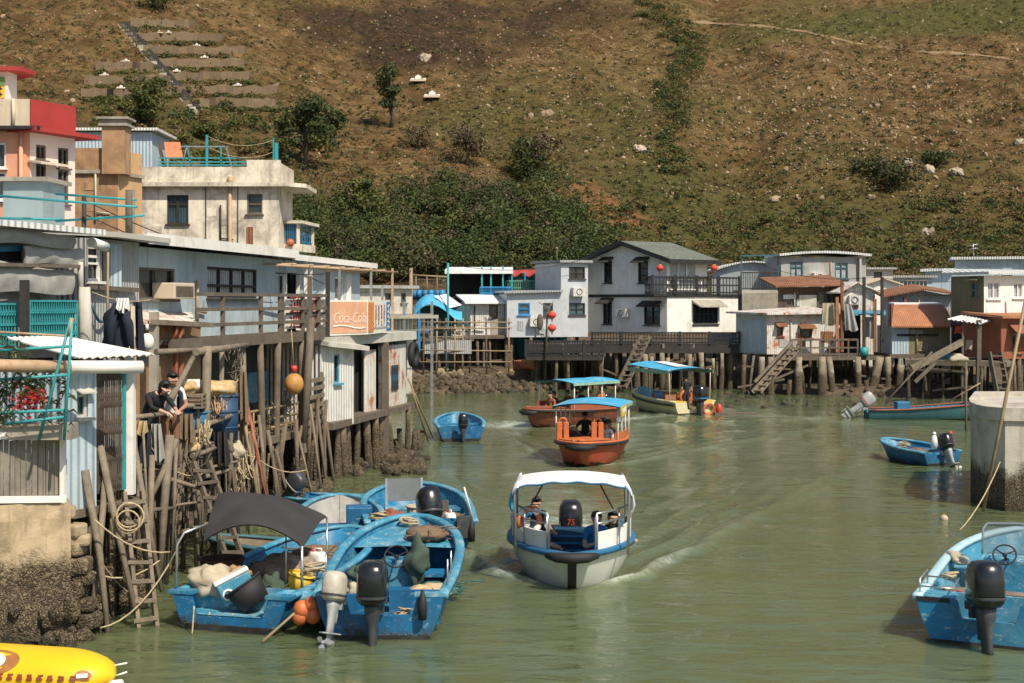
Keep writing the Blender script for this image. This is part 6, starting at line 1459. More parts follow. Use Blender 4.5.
B1b=Fr((742,84),(781,84));zz=Z(290,84);mb=MB();mb.slab([B1b.p(0,0,zz),B1b.p(B1b.L,0,zz),B1b.p(B1b.L,3.5,zz),B1b.p(0,3.5,zz)],.18);mb.build('balcony_floor',M_concrete_pale,root)
mb=railing(B1b.p(0,.05,zz),B1b.p(B1b.L,.05,zz),1.05,22,.07,.035);mb.build('balcony_railing',M_wood_dark,root)
mb=MB();wall_panel(mb,B1b,0,B1b.L,1,zz-.18,zz-.18);mb.build('lower_wall',M_concrete,root)
mb=MB();mb.bar(B1b.at(741,290,0),B1b.at(741,255,0),.06);mb.bar(B1b.at(778,290,0),B1b.at(778,255,0),.06);mb.bar(B1b.at(740,256,0),B1b.at(779,255,0),.08);mb.build('frame',M_teal_dark,root)
B2=Fr((781,84),(866,84.5));root=thing('two_window_house','grey rendered upper house with two blue framed windows','house',B2.p(2,1,1))
zt=Z(257,84);oo=[B2.rect(790,262,803,279),B2.rect(835,263,848,279)];box_house(root,B2,1.0,zt,4,mat('rough_grey_render',(.38,.38,.36),.9,.15,1.2,(.18,.17,.15),.4,1.0,.35),oo)
for r in oo:window(B2,r,root,M_teal_dark,M_curtain,2,1,bw=.08,transom=.7)
mb=MB();secs=[B2.p(-.2+(B2.L+.4)*i/8,-.4,zt+.05+.18*math.sin(PI*i/8))for i in range(9)];mb.loft([[p,p+Vector((0,0,.14)),p+Vector((0,5,.14)),p+Vector((0,5,0))]for p in secs],True,0,False,True,True);mb.build('roof',M_roof_white,root)
mb=MB();mb.bar(B2.at(860,258,-.1),B2.at(860,300,-.1),.3,.12);mb.build('downpipe',M_concrete_pale,root)
B3=Fr((864,90),(893,90));root=thing('pale_block_house','small pale block house right of the two window house','house',B3.p(1,1,1));r=B3.rect(874,272,882,277)
box_house(root,B3,1,Z(269,90),3,M_concrete_pale,[r]);window(B3,r,root,M_wood_dark,M_glass,1,1,bw=.06);mb=MB();mb.slab([B3.p(-.2,-.3,Z(267.5,90)),B3.p(B3.L+.2,-.3,Z(267.5,90)),B3.p(B3.L+.2,3.4,Z(267,90)),B3.p(-.2,3.4,Z(267,90))],.12);mb.build('roof',M_roof_grey,root)
B4=Fr((866,86),(899,86));root=thing('white_gable_hut','small white hut with tan gabled roof behind the posts','hut',B4.p(1,1,1))
zt=Z(284,86);mb=MB();wall_panel(mb,B4,0,B4.L,1,zt,zt);gable(mb,B4,0,B4.L,zt,Z(278,86));mb.build('wall',M_white_wall,root)
mb=MB();um=B4.L/2;zp=Z(277.5,86)
mb.slab([B4.p(-.2,-.3,zt),B4.p(um,-.3,zp),B4.p(um,3,zp),B4.p(-.2,3,zt)],.08);mb.slab([B4.p(um,-.3,zp),B4.p(B4.L+.2,-.3,zt),B4.p(B4.L+.2,3,zt),B4.p(um,3,zp)],.08);mb.build('roof',M_cream_paint,root)
B5=Fr((896,92),(932,92));root=thing('railed_house','blue grey house with a long barred window strip','house',B5.p(1,1,1));r=B5.rect(899,280,928,291)
box_house(root,B5,1,Z(277,92),3,M_blue_wall,[r]);window(B5,r,root,M_white_wall,M_glass_blue,7,1,bw=.07);mb=MB();mb.slab([B5.p(-.3,-.3,Z(275.5,92)),B5.p(B5.L+.3,-.3,Z(275.5,92)),B5.p(B5.L+.3,3.4,Z(275,92)),B5.p(-.3,3.4,Z(275,92))],.14);mb.build('roof',M_roof_grey,root)
B6=Fr((925,95),(1040,93));root=thing('pale_blue_block','pale blue flat roofed block standing farthest back at the right','house',B6.p(3,1,1))
r=B6.rect(1003,268,1012,274);z1=Z(272,95)
box_house(root,B6,1,z1,5,M_blue_wall,[r]);window(B6,r,root,M_white_wall,M_glass,1,1,bw=.06)
u=B6.uz(955,265)[0];mb=MB();mb.slab([B6.p(-.3,-.4,z1+.2),B6.p(u,-.4,z1+.25),B6.p(u,5,z1+.25),B6.p(-.3,5,z1+.2)],.18);mb.slab([B6.p(u-.3,-.3,z1+1.0),B6.p(B6.L,-.3,z1+1.0),B6.p(B6.L,5,z1+1.0),B6.p(u-.3,5,z1+1.0)],.18);mb.build('roof',M_roof_white,root)
mb=MB();wall_panel(mb,B6,u,B6.L,z1+.01,z1+.82,z1+.82);mb.build('roof_storey',M_blue_wall,root)
mb=MB()
for a,b in(((974,258),(973,243)),((967,246),(979,244)),((969,249),(978,248))):mb.tube([B6.at(*a,1),B6.at(*b,1)],.025,4)
single(mb,'roof_antenna',M_steel,'thin television antenna on the farthest back roof','antenna')
R0=Fr((736,77),(767,74.5));R1=Fr((767,74.5),(840,75.5));zb=Z(354,75);zt=Z(314,75)
root=thing('rust_streaked_shack','white tin shack with heavy rust streaks and two small windows','shack',R1.p(1,1,1))
oo=[R1.rect(777,327,783,336),R1.rect(800,329,812,338)]
mb=MB();wall_panel(mb,R0,0,R0.L,zb,zt,zt);mb.build('side_wall',M_rust_blue,root);mb=MB();wall_panel(mb,R1,0,R1.L,zb,zt,zt-.05,oo);mb.face([R1.p(R1.L,0,zb),R1.p(R1.L,4,zb),R1.p(R1.L,4,zt),R1.p(R1.L,0,zt)]);mb.build('wall',M_rust_white,root)  # left side in darker bluish tin: its shade is put into the colour
for r in oo:window(R1,r,root,M_rust,M_glass,1,1,bw=.07)
a,b,c2,d2=R0.rect(749,320,762,352);mb=MB();mb.box(R0.p((a+c2)/2,-.03,(b+d2)/2),(c2-a,.05,d2-b),math.atan2(R0.d.y,R0.d.x));mb.build('door',M_blue_tin,root)
mb=MB();mb.slab([R0.p(-.4,-.4,zt+.12),R1.p(-.2,-.45,zt+.06),R1.p(R1.L+.2,-.4,zt+.12),R1.p(R1.L,4,zt+.4),R0.p(-.4,4,zt+.35)],.1);mb.build('roof',M_rust_white,root)
for r in oo:awning(R1,r,root,M_rust,.4,.2)
piles_row(root,R1,10,-1.5,R1.L,(.1,1.5,2.8),zb,(.09,.14))
R2=Fr((778,79),(876,79.5));root=thing('rust_roof_hut','hut with rusty orange tin roof below the two window house','hut',R2.p(2,1,1));zb=1.2;zt=Z(287,79)
u=R2.uz(842,290)[0];mb=MB();wall_panel(mb,R2,0,u,zb,zt,zt,[R2.rect(786,293,798,306),R2.rect(818,292,832,306)]);mb.build('wall',mat('dark_board',(.10,.075,.055),.85,.3,1.5,rust=.2,plank=.3),root)
mb=MB();for_r=[R2.rect(786,293,798,306),R2.rect(818,292,832,306)]
for r in for_r:window(R2,r,root,M_wood,M_glass,2,1,bw=.06)
a,b,c2,d2=R2.rect(799,295,816,308);mb=MB();mb.box(R2.p((a+c2)/2,-.05,(b+d2)/2),(c2-a,.06,d2-b));mb.build('sheet_patch',M_concrete_pale,root)
mb=MB();mb.slab([R2.p(-.3,-.6,zt+.05),R2.p(u+.2,-.6,zt+.15),R2.p(u+.2,3,zt+.75),R2.p(-.3,3,zt+.6)],.08);mb.build('roof',M_rust,root)
R3=Fr((841,78),(875,78.4));root=thing('white_rust_gable','small white gabled hut with rust patch and air conditioner','hut',R3.p(1,1,1));zt=Z(290,78)
mb=MB();wall_panel(mb,R3,0,R3.L,1.2,zt,zt-.15);gable(mb,R3,0,R3.L,zt-.15,Z(283,78),R3.L*.4);mb.build('wall',M_rust_white,root)
mb=MB();um=R3.L*.4;zp=Z(281.5,78);mb.slab([R3.p(-.3,-.4,zt-.12),R3.p(um,-.4,zp),R3.p(um,3,zp),R3.p(-.3,3,zt-.12)],.08);mb.slab([R3.p(um,-.4,zp),R3.p(R3.L+.2,-.4,zt-.1),R3.p(R3.L+.2,3,zt-.1),R3.p(um,3,zp)],.08);mb.build('roof',M_rust_white,root)
mb=MB();mb.box(R3.at(855,300,-.25),(.7,.4,.5));ac=mb.build('air_conditioner',M_white_tin,root);mb=MB();mb.torus(R3.at(855,300,-.46),.17,.02,(0,1,0),14,4);mb.build('fan_ring',M_wood_dark,ac)
FPl=Fr((792,72.5),(884,73));zp=Z(356,72.7);root=thing('open_platform','open timber platform with railing on leaning concrete posts','platform',FPl.p(2,1,.5))
mb=MB();mb.slab([FPl.p(-.3,0,zp),FPl.p(FPl.L,0,zp),FPl.p(FPl.L,5,zp),FPl.p(-.3,5,zp)],.22);mb.build('deck',M_wood,root)
mb=railing(FPl.p(0,.05,zp),FPl.p(FPl.uz(858,350)[0],.05,zp),.85,7,.1,.08,(.5,));mb.build('railing',M_wood,root)
mb=MB();mb.face([FPl.p(.5,3.5,zp),FPl.p(FPl.L,3.5,zp),FPl.p(FPl.L,3.5,Z(312,73)),FPl.p(.5,3.5,Z(312,73))]);mb.build('dark_backing',M_wood_dark,root)
mb=MB();mb.slab([FPl.at(850,314,.3),FPl.at(886,314,.3),FPl.at(886,310,3.5),FPl.at(850,310,3.5)],.07);mb.build('lean_roof',M_lt_blue,root)
for px,yt,m_ in((837,297,M_orange_tin),(875,299,M_rust),(842,281,M_rust),(864,277,M_wood_dark),(882,277,M_wood_dark)):mb=MB();mb.bar(FPl.at(px,yt,.1),FPl.at(px,352,.1),.14);mb.build('post',m_,root)
for px,x1,yb,r in((762,762,404,.2),(771,772,406,.22),(799,800,402,.26),(822,821,410,.27),(829,833,404,.2),(858,860,400,.2),(880,868,402,.28),(888,886,400,.2),(846,842,398,.13),(866,866,402,.14),(790,788,402,.14)):
 b=G(x1,418,0);b=Vector(((x1-CX)*71.9/FPX,71.9,-1));t=Vector(((px-CX)*72.2/FPX,72.2,Z(357 if r>.15 else 380,72.2)));m2=pile_mb(b,t,r*.78,9,8,.2)
 m2.build('concrete_post',M_pile_conc,root)
piles_row(root,FPl,9,0,FPl.L,(1.2,2.5,4),zp-.1,(.09,.14))
mb=MB();mb.bar(W(742,366,72.6),W(800,370,72.4),.08);mb.bar(FPl.p(-2,1,.35),FPl.p(FPl.L,1,.35),.35,.3);mb.build('cross_beam',M_pile,root)
mb=MB();mb.tube([W(818,404,71),W(856,398,71.2)],.24,9);single(mb,'driftwood_log',M_pile,'thick log lying along the waterline below the open platform','log')
big_ladder('timber stairs descending from the open platform to the mud, left of it',793,346,72.6,752,392,71.6,8,9,M_wood_pale)
mb=MB()
for y in(-.02,-.85):mb.bar(W(793,340,72.4)+Vector((0,y*.3,0)),W(754,382,71.5)+Vector((0,y*.3,0)),.07,.1)
mb.build('handrail',M_wood_pale,bpy.data.objects['timber_stair.001']if 'timber_stair.001' in bpy.data.objects else root)
hanging_cloth('hanging_tarpaulin','grey tarpaulin hanging in folds above the open platform',841,854,304,331,72.6,M_tarp_grey,2,.25,.2,.55,'tarp')
hanging_cloth('hanging_tarpaulin','pale ragged tarpaulin draped left of the orange post',820,843,303,325,73.2,M_sack,3,.1,.2,.7,'tarp')
hanging_cloth('hanging_shirt','pale shirt hanging in the dark of the open platform',866,876,317,338,73.5,M_tarp_grey,2)
mb=MB();p=W(864,356,72.8);mb.tube([p,p+Vector((0,0,.45))],.22,12);single(mb,'teal_bucket',M_teal_paint,'small teal bucket on the open platform floor','bucket')
Q1=Fr((892,73),(950,73));zb=Z(354,73);zt=Z(326,73);root=thing('orange_roof_hut','mossy plank hut with curved orange tin roof','hut',Q1.p(1.5,1,1))
mb=MB();uh=Q1.uz(909,340)[0];wall_panel(mb,Q1,uh,Q1.L,zb,zt,zt);mb.face([Q1.p(Q1.L,0,zb),Q1.p(Q1.L,3,zb),Q1.p(Q1.L,3,zt),Q1.p(Q1.L,0,zt)]);mb.build('wall',M_green_plank,root)
mb=MB();wall_panel(mb,Q1,0,uh,zb,zt,zt);mb.face([Q1.p(0,3,zb),Q1.p(0,0,zb),Q1.p(0,0,zt),Q1.p(0,3,zt)]);mb.build('tin_panel',M_blue_tin,root)
mb=MB();mb.bar(Q1.at(897,335,-.04),Q1.at(938,335,-.04),.05,.12);mb.build('batten',M_wood_dark,root)
secs=[];n=9
for j in range(n):
 t=j/(n-1);vv=-.5+2.2*t;zz=zt-.02+1.15*math.sin(t*PI*.5);secs.append([Q1.p(-.15+.75*t,vv,zz),Q1.p(Q1.L+.05,vv,zz)])
mb=MB();mb.loft(secs);mb.loft([[p-Vector((0,0,.05))for p in r]for r in secs],flip=True)
mb.build('roof',M_orange_tin,root)
mb=MB();e=secs[-1];mb.slab([e[0]+Vector((-.05,-.1,.06)),e[1]+Vector((.05,-.1,.06)),e[1]+Vector((0,1.2,.1)),e[0]+Vector((0,1.2,.1))],.07);mb.build('ridge_sheet',M_tarp_white,root)
mb=MB();mb.slab([Q1.p(-.2,-.3,zb),Q1.p(Q1.L+.3,-.3,zb),Q1.p(Q1.L+.3,3,zb),Q1.p(-.2,3,zb)],.2);mb.build('floor',M_wood,root)
piles_row(root,Q1,9,0,Q1.L,(-.1,1,2.3),zb-.1,(.1,.16))
for px in(901,912,918):p=Q1.at(px,400,-.4);pile_mb(Vector((p.x+U(-.2,.2),p.y,-1)),Vector((p.x,p.y,Z(U(358,366),72.6))),.2,8,7,.15).build('concrete_pile',M_pile_conc,root)
Q2=Fr((887,78),(951,77.5));root=thing('brown_gable_shed','grey shed with low brown gabled roof behind the orange roofed hut','shed',Q2.p(2,1,1));zt=Z(296,78)
mb=MB();wall_panel(mb,Q2,0,Q2.L,1.2,zt,zt+.1);gable(mb,Q2,0,Q2.L,zt,Z(290,78),Q2.L*.55);mb.face([Q2.p(0,3,1),Q2.p(0,0,1),Q2.p(0,0,zt),Q2.p(0,3,zt)]);mb.build('wall',M_grey_tin,root)
mb=MB();um=Q2.L*.55;zp_=Z(288.5,78);mb.slab([Q2.p(-.3,-.4,zt),Q2.p(um,-.4,zp_),Q2.p(um,4,zp_+.3),Q2.p(-.3,4,zt+.3)],.1);mb.slab([Q2.p(um,-.4,zp_),Q2.p(Q2.L+.2,-.4,zt+.15),Q2.p(Q2.L+.2,4,zt+.45),Q2.p(um,4,zp_+.3)],.1);mb.build('roof',M_rust,root)
for px in(892,905):mb=MB();mb.bar(Q2.at(px,297,-.1),Q2.at(px,350,-.1),.2,.12);mb.build('post',M_red_tin,root)
H0=Fr((951,72.5),(984,70));H1=Fr((984,70),(1060,71.5));zb=Z(319,71);zt=Z(276,71);root=thing('olive_white_house','two storey house with olive side and pale front, flat white roof','house',H1.p(1,1,1))
r0=[H0.rect(971,282,979,298)];r1=[H1.rect(987,282,1000,299),H1.rect(1013,283,1023,298),H1.rect(1030,283,1042,298)]
mb=MB();wall_panel(mb,H0,0,H0.L,zb,zt,zt,r0);mb.build('side_wall',M_olive_tin,root);mb=MB();wall_panel(mb,H1,0,H1.L,zb,zt,zt,r1);mb.build('wall',M_white_wall,root)
window(H0,r0[0],root,M_olive_tin,M_glass_blue,1,2,bw=.07)
for r in r1:window(H1,r,root,M_white_wall,M_curtain,2,1,bw=.07)
awning(H0,r0[0],root,M_olive_tin,.3,.15,'window_hood')
far_=H0.p(0,0,0)+Vector((H1.d.x,H1.d.y,0))*H1.L
mb=MB();mb.slab([Vector((H0.p(-.3,-.35,0).x,H0.p(-.3,-.35,0).y,zt+.2)),Vector((H1.p(-.1,-.5,0).x,H1.p(-.1,-.5,0).y,zt+.2)),Vector((H1.p(H1.L,-.4,0).x,H1.p(H1.L,-.4,0).y,zt+.2)),Vector((far_.x,far_.y+1,zt+.42)),Vector((H0.p(-.3,0,0).x,H0.p(0,0,0).y+1,zt+.42))],.14);mb.build('roof',M_roof_white,root)
mb=MB();wall_panel(mb,H0,0,H0.L,Z(355,71),zb,zb);wall_panel(mb,H1,0,H1.uz(1001,330)[0],Z(355,70.5),zb,zb);mb.build('lower_wall',mat('dark_brown_board',(.085,.065,.05),.85,.3,1.5,plank=.25),root)
a,b,c2,d2=H1.rect(990,322,1001,353,-.05);mb=MB();mb.box(H1.p((a+c2)/2,-.06,(b+d2)/2),(c2-a,.06,d2-b),math.atan2(H1.d.y,H1.d.x));mb.build('side_panel',M_blue_tin,root)
a,b,c2,d2=H0.rect(953,325,962,354,-.05);mb=MB();mb.box(H0.p((a+c2)/2,-.04,(b+d2)/2),(c2-a,.04,d2-b),math.atan2(H0.d.y,H0.d.x));mb.build('doorway',M_shade_black,root)
FV=Fr((944,69),(1002,67.5));secs=[]
for i in range(28):
 t=i/27;z_=.03*math.sin(i*1.9);secs.append([FV.at(946+36*t,319+5*t,-.4)+Vector((0,0,z_)),FV.at(962+40*t,315+1.5*t,2.3)+Vector((0,0,z_))])
mb=MB();mb.loft(secs,sm=False);mb.loft([[p-Vector((0,0,.03))for p in r]for r in secs],flip=True,sm=False);mb.build('porch_roof',M_roof_white,root)
zd=Z(361,68);mb=MB();mb.slab([FV.p(-1.8,-.3,zd),FV.p(FV.L+.3,-.3,zd),FV.p(FV.L+.3,4,zd),FV.p(-1.8,4,zd)],.25);mb.build('porch_deck',M_wood_pale,root)
for px,w_ in((979,.2),(963,.1)):mb=MB();mb.bar(FV.at(px,320,-.2),FV.p(FV.uz(px,360)[0],-.2,-.8),w_);mb.build('porch_post',M_wood,root)
piles_row(root,FV,14,-1.8,FV.L+1,(-.2,.8,2,3.2),zd-.1,(.06,.1))
hanging_cloth('hanging_shirt','reddish cloth hanging in the porch doorway of the olive house',955,962,326,334,69.5,M_lantern,1);hanging_cloth('hanging_apron','white and red apron hanging on the porch wall',966,973,340,350,69.2,M_sack,1)
lump('porch_bundle','pale bundle lying on the porch deck beside the thick post',W(956,358,67.8),(.5,.3,.2),M_sack,'bundle');lump('porch_bundle','blue bundle lying on the porch deck at its left end',W(944,356,67.9),(.45,.3,.15),M_tarp_blue,'bundle')
mb=MB();mb.bar(W(962,342,67.5),W(912,369,66.8),.14,.3);single(mb,'long_plank',M_wood_pale,'long pale plank slanting down from the porch deck','plank')
mb=MB();mb.tube([W(932,352,67),W(886,402,66)],.05);single(mb,'slanted_pole',M_wood,'thin dark pole slanting below the long plank','pole')
mb=MB();mb.bar(W(936,362,66.8),W(915,382,66.6),.1,.16);single(mb,'short_brace',M_wood,'short timber brace under the long plank','brace')
big_ladder('steep ladder standing under the porch at the right',989,352,66,998,398,65.5,12,7,M_wood,'timber_ladder')
HR=Fr((1001,68),(1060,69));root=thing('red_tin_house','red tin house with hinged window flap at the right edge','house',HR.p(1,1,1));zb=Z(359,68);zt=Z(318,68);r=HR.rect(1012,332,1028,348)
box_house(root,HR,zb,zt,3,M_red_tin,[r]);window(HR,r,root,M_wood_red,M_glass,2,1,bw=.07)
mb=MB();a,b,c2,d2=HR.rect(1008,325,1034,333,0);mb.slab([HR.p(a,-.7,d2-.35),HR.p(c2,-.7,d2-.35),HR.p(c2,0,d2+.1),HR.p(a,0,d2+.1)],.06);mb.build('window_flap',M_red_tin,root)
mb=MB();mb.slab([HR.p(-.2,-.4,zt+.1),HR.p(HR.L,-.4,zt+.1),HR.p(HR.L,3,zt+.3),HR.p(-.2,3,zt+.3)],.12);mb.build('roof',M_orange_tin,root)
piles_row(root,HR,10,0,HR.L,(.1,1.4,2.6),zb,(.09,.14))
def heading_rz(h):return math.atan2(-h[0],h[1])
def hull(root,L,B,h0,h1,mo,mi,mr,tap=.86,t0=.42,p=2.3,q=.62,zk=-.22,floor=.06,rake=.35,notch=None,rail=.05,wall=.06,n=16,flare=.86,stripe=None):
 def hb(t):return B/2*(tap+(1-tap)*smooth01(t/.4))*max(0.0,1-max(0,(t-t0)/(1-t0))**p)**q
 def sh(t):return h0+(h1-h0)*t**1.8
 def kz(t):return zk+max(0,(t-.72)/.28)**2*(h1*.45)
 def yy(t,f):return L*t+rake*f*max(0,(t-.5)/.5)**1.5
 ts=[1-(1-i/(n-1))**1.45 for i in range(n)]
 outer=[];inner=[]
 for t in ts:
  b=hb(t);s=sh(t);k=kz(t);row=[]
  half=[(0,0),(flare*.62,.06),(flare*.93,.3),(flare+(1-flare)*.5,.68),(1,1)]
  for sx,f in[(-x,f)for x,f in reversed(half)]+half[1:]:
   row.append((b*sx,yy(t,f),k+(s-k)*f))
  outer.append(row)
  bi=max(b-wall,.004);fl=max(floor,k+.05)
  yi=lambda f:min(yy(t,f),L*.985+rake*f-wall*1.2)+(.05 if t==0 else 0)
  inner.append([(-bi,yi(1),s-.002),(-bi*.93,yi(.5),(s+fl)/2),(-bi*.82,yi(.1),fl),(0,yi(.1),fl),(bi*.82,yi(.1),fl),(bi*.93,yi(.5),(s+fl)/2),(bi,yi(1),s-.002)])
 mb=MB().loft(outer);mb.m=[1 if mo is not M_white_hull and max(mb.v[i][2]for i in f)<.16 else 0 for f in mb.f];hl=mb.build('hull',[mo,M_boot],root,local=True)
 mb=MB().loft(inner,flip=True);mb.build('inner_shell',mi,root,local=True)
 r0=outer[0];top=[(r0[-1][0],0,sh(0))]
 if notch:nx,nz=notch;top+=[(nx,0,sh(0)),(nx*.85,0,nz),(-nx*.85,0,nz),(-nx,0,sh(0))]
 poly=[(x,0,z)for x,y,z in r0]+top[1:]
 mb=MB().prism([(x,.05,z)for x,y,z in poly],(0,-.055,0));tr=mb.build('transom',mo,root,local=True)
 mb=MB();bt=[(x,-.009,min(z,.09))for x,y,z in r0 if z<.35];mb.prism([(x*.99,y,z+.005)for x,y,z in bt],(0,-.008,0));mb.build('boot_stripe',M_boot,tr,local=True)
 mb=MB();secs=[]
 path=[(-hb(t),yy(t,1),sh(t))for t in ts]+[(hb(t),yy(t,1),sh(t))for t in reversed(ts)][1:]
 for i,(x,y,z)in enumerate(path):
  a=Vector(path[max(i-1,0)]);c=Vector(path[min(i+1,len(path)-1)]);d=(c-a).normalized();nrm=Vector((-d.y,d.x,0)).normalized()
  P=Vector((x,y,z));o_=nrm*rail*.75;i_=-nrm*(wall+rail*.5)
  secs.append([P+o_+Vector((0,0,-rail*.6)),P+o_+Vector((0,0,rail*.35)),P+o_*.4+Vector((0,0,rail*.6)),P+i_*.8+Vector((0,0,rail*.6)),P+i_+Vector((0,0,rail*.25)),P+i_+Vector((0,0,-rail*.4))])
 mb.loft(secs,True,0,True,True,True);mb.build('gunwale',mr,root,local=True)
 return dict(hb=hb,sh=sh,yy=yy,kz=kz)
def rrect(w,l,z,cy,n=16,e=3.2,dx=0):
 out=[]
 for i in range(n):
  a=2*PI*i/n;c,s=math.cos(a),math.sin(a)
  out.append(Vector((dx+w/2*abs(c)**(2/e)*(1 if c>=0 else-1),cy+l/2*abs(s)**(2/e)*(1 if s>=0 else-1),z)))
 return out
def outboard(root,x,y,z,s=1.0,tilt=0.0,cowl=None,leg=None,turn=0.0,label=None,number=None,stripe=None):
 M=Matrix.Translation((x,y,z))@Matrix.Rotation(turn,4,'Z')@Matrix.Rotation(-tilt,4,'X')@Matrix.Scale(s,4)
 def put(mb):mb.v=[tuple(M@Vector(p))for p in mb.v];return mb
 mb=MB()
 secs=[rrect(.22,.30,.0,-.22),rrect(.2,.28,-.14,-.2),rrect(.13,.24,-.3,-.2,e=2.4),rrect(.11,.22,-.5,-.21,e=2.2),rrect(.1,.24,-.62,-.22,e=2.2)]
 mb.loft(secs[::-1],True,cap0=True,cap1=True)
 mb.prism([(-.14,.0,-.6),(.14,.0,-.6),(.1,-.44,-.6),(0,-.5,-.6),(-.1,-.44,-.6)],(0,0,-.025))
 mb.loft([rrect(.085,.2,-.62,-.21,e=2),rrect(.05,.2,-.76,-.2,e=2)],True)
 mb.tube([(0,.02,-.79),(0,-.05,-.79),(0,-.25,-.79),(0,-.4,-.79)],[.015,.06,.068,.045],10)
 mb.prism([(-.012,-.05,-.84),(-.012,-.32,-.84),(-.012,-.36,-1.0),(-.012,-.22,-.98)],(.024,0,0))
 mb.box((0,-.02,-.06),(.24,.1,.22));mb.box((0,.04,-.02),(.3,.05,.1));mb.tube([(0,-.05,-.1),(0,-.05,-.42)],.05,8)
 o=put(mb).build('outboard_motor',leg or M_motor_grey,root,local=True,label=label)
 mb=MB()
 prof=[(.30,.40,-.02,-.2),(.37,.50,.03,-.21),(.39,.54,.14,-.22),(.385,.55,.26,-.23),(.37,.53,.38,-.235),(.33,.47,.46,-.24),(.25,.36,.505,-.24),(.1,.16,.52,-.24)]
 mb.loft([rrect(*a)for a in prof],True,cap0=True,cap1=True);put(mb).build('cowling',cowl or M_motor,o,local=True)
 mb=MB();mb.loft([rrect(.395,.545,.065,-.215),rrect(.40,.552,.075,-.215),rrect(.40,.553,.09,-.216),rrect(.395,.55,.1,-.217)],True);put(mb).build('cowl_band',stripe or M_motor_grey,o,local=True)
 mb=MB()
 for k in range(3):
  a=2*PI*k/3+.4;c=Vector((math.cos(a),0,math.sin(a)));t=Vector((-c.z,.25,c.x)).normalized()
  b=Vector((0,-.43,-.79));mb.prism([b+c*.03-t*.02,b+c*.09-t*.06,b+c*.14-t*.02,b+c*.145+t*.03,b+c*.08+t*.055,b+c*.03+t*.02],(0,-.012,0))
 mb.tube([(0,-.39,-.79),(0,-.48,-.79)],[.035,.02],8);put(mb).build('propeller',M_alu,o,local=True)
 if number:
  me=text_mesh(number,.13,'number',.1,.003);R_=Matrix.Translation((0,.052,.2))@Matrix.Rotation(PI,4,'Z')@Matrix.Rotation(PI/2,4,'X')
  for v in me.vertices:v.co=M@(R_@v.co)
  me.materials.clear();me.materials.append(M_red_pl);nb=bpy.data.objects.new('number',me);COL.objects.link(nb);nb.parent=o
 return o
def thwart(root,H,t,w,z,m,name='thwart'):
 mb=MB();b=H['hb'](t)-.05;y=H['yy'](t,.5);mb.box((0,y,z),(2*b*.98,w,.045));return mb.build(name,m,root,local=True)
def steering(root,x,y,z,r,m,tilt=.9,name='steering_wheel'):
 mb=MB();ax=Vector((0,-math.sin(tilt),math.cos(tilt)))
 mb.torus((x,y,z),r,.014,ax,20,6);c=Vector((x,y,z));q=Vector((0,0,1)).rotation_difference(ax)
 for k in range(3):a=k*2*PI/3+.5;mb.bar(c,c+q@Vector((math.cos(a)*r,math.sin(a)*r,0)),.02,.015)
 mb.tube([c,c-ax*.18],.025,6);mb.ell(c,(.04,.04,.03),8,6);return mb.build(name,m,root,local=True)
def worldpt(root,p):return Matrix.Translation(root.location)@Matrix.Rotation(root.rotation_euler[2],4,'Z')@Vector(p)
def boat(name,label,T,h,group=None,cat='boat'):
 h=Vector(h).normalized();return thing(name,label,cat,(T[0],T[1],0),heading_rz(h),group)
h1=Vector((-.035,-1)).normalized();T1b=Vector((1.0,23.3))-h1*3.5
root=boat('tour_boat','white and blue tour boat with white canopy coming towards the viewer',T1b,h1);TB=root
H=hull(root,3.35,2.22,.54,.62,M_white_hull,M_tarp_blue,M_tarp_blue,tap=.95,t0=.42,p=2.0,q=.72,zk=-.3,floor=.04,rake=.4,rail=.075,flare=.84)
mb=MB();y0=H['yy'](1,1);mb.tube([(-.42,y0-.13,.6),(-.25,y0+.02,.595),(0,y0+.07,.59),(.25,y0+.02,.595),(.42,y0-.13,.6)],[.05,.085,.095,.085,.05],10);mb.build('bow_fender',M_rubber,root,local=True)
mb=MB();secs=[]
for i in range(7):
 f=i/6;z=-.18+(.58+.18)*f;t=1.0;y=H['yy'](1,(z-H['kz'](1))/(.6-H['kz'](1)))if z>H['kz'](1)else H['yy'](.97,0);secs.append([Vector((-.075,y-.05,z)),Vector((-.07,y+.035,z)),Vector((.07,y+.035,z)),Vector((.075,y-.05,z))])
mb.loft(secs,True,0,False,True,True);mb.build('stem_guard',M_rubber,root,local=True)
def bulwark(x_sign):
 mb=MB();pts=[]
 for t in[i/12 for i in range(13)]:
  tt=.25+.66*t;b=H['hb'](tt)-.03;pts.append(Vector((x_sign*b,H['yy'](tt,1),H['sh'](tt)+.03)))
 hh=.30
 secs=[[p,p+Vector((0,0,hh)),p+Vector((-x_sign*.035,-.02,hh)),p+Vector((-x_sign*.035,-.02,0))]for p in pts]
 mb.loft(secs,True,0,False,True,True,flip=x_sign>0);mb.build('bulwark',M_white_wall,root,local=True);return pts
bl=bulwark(-1);br=bulwark(1)
for pts,sg in((bl,-1),(br,1)):
 mb=MB()
 q=[pts[i]for i in(0,3,6,9,12)]
 for p in q:mb.tube([p,p+Vector((0,0,.64))],.018,6)
 mb.tube([p+Vector((0,0,.62))for p in pts[3:]],.02,6);mb.tube([p+Vector((0,0,.45))for p in pts[3:]],.014,6)
 mb.tube([pts[12]+Vector((0,0,.62)),pts[12]+Vector((-sg*.03,0,.5)),pts[12]+Vector((-sg*.03,.02,0))],.022,6)
 mb.build('bow_rail',M_steel,root,local=True)
for sx in(-1,1):
 for y,h in((2.95,1.62),(1.35,1.64)):
  mb=MB();x=sx*(1.0 if y<2.5 else .95);mb.tube([(x,y,.5),(sx*.98,y,h-.05),(sx*.9,y,h+.05)],.026,8);mb.build('canopy_post',M_steel,root,local=True)
mb=MB()
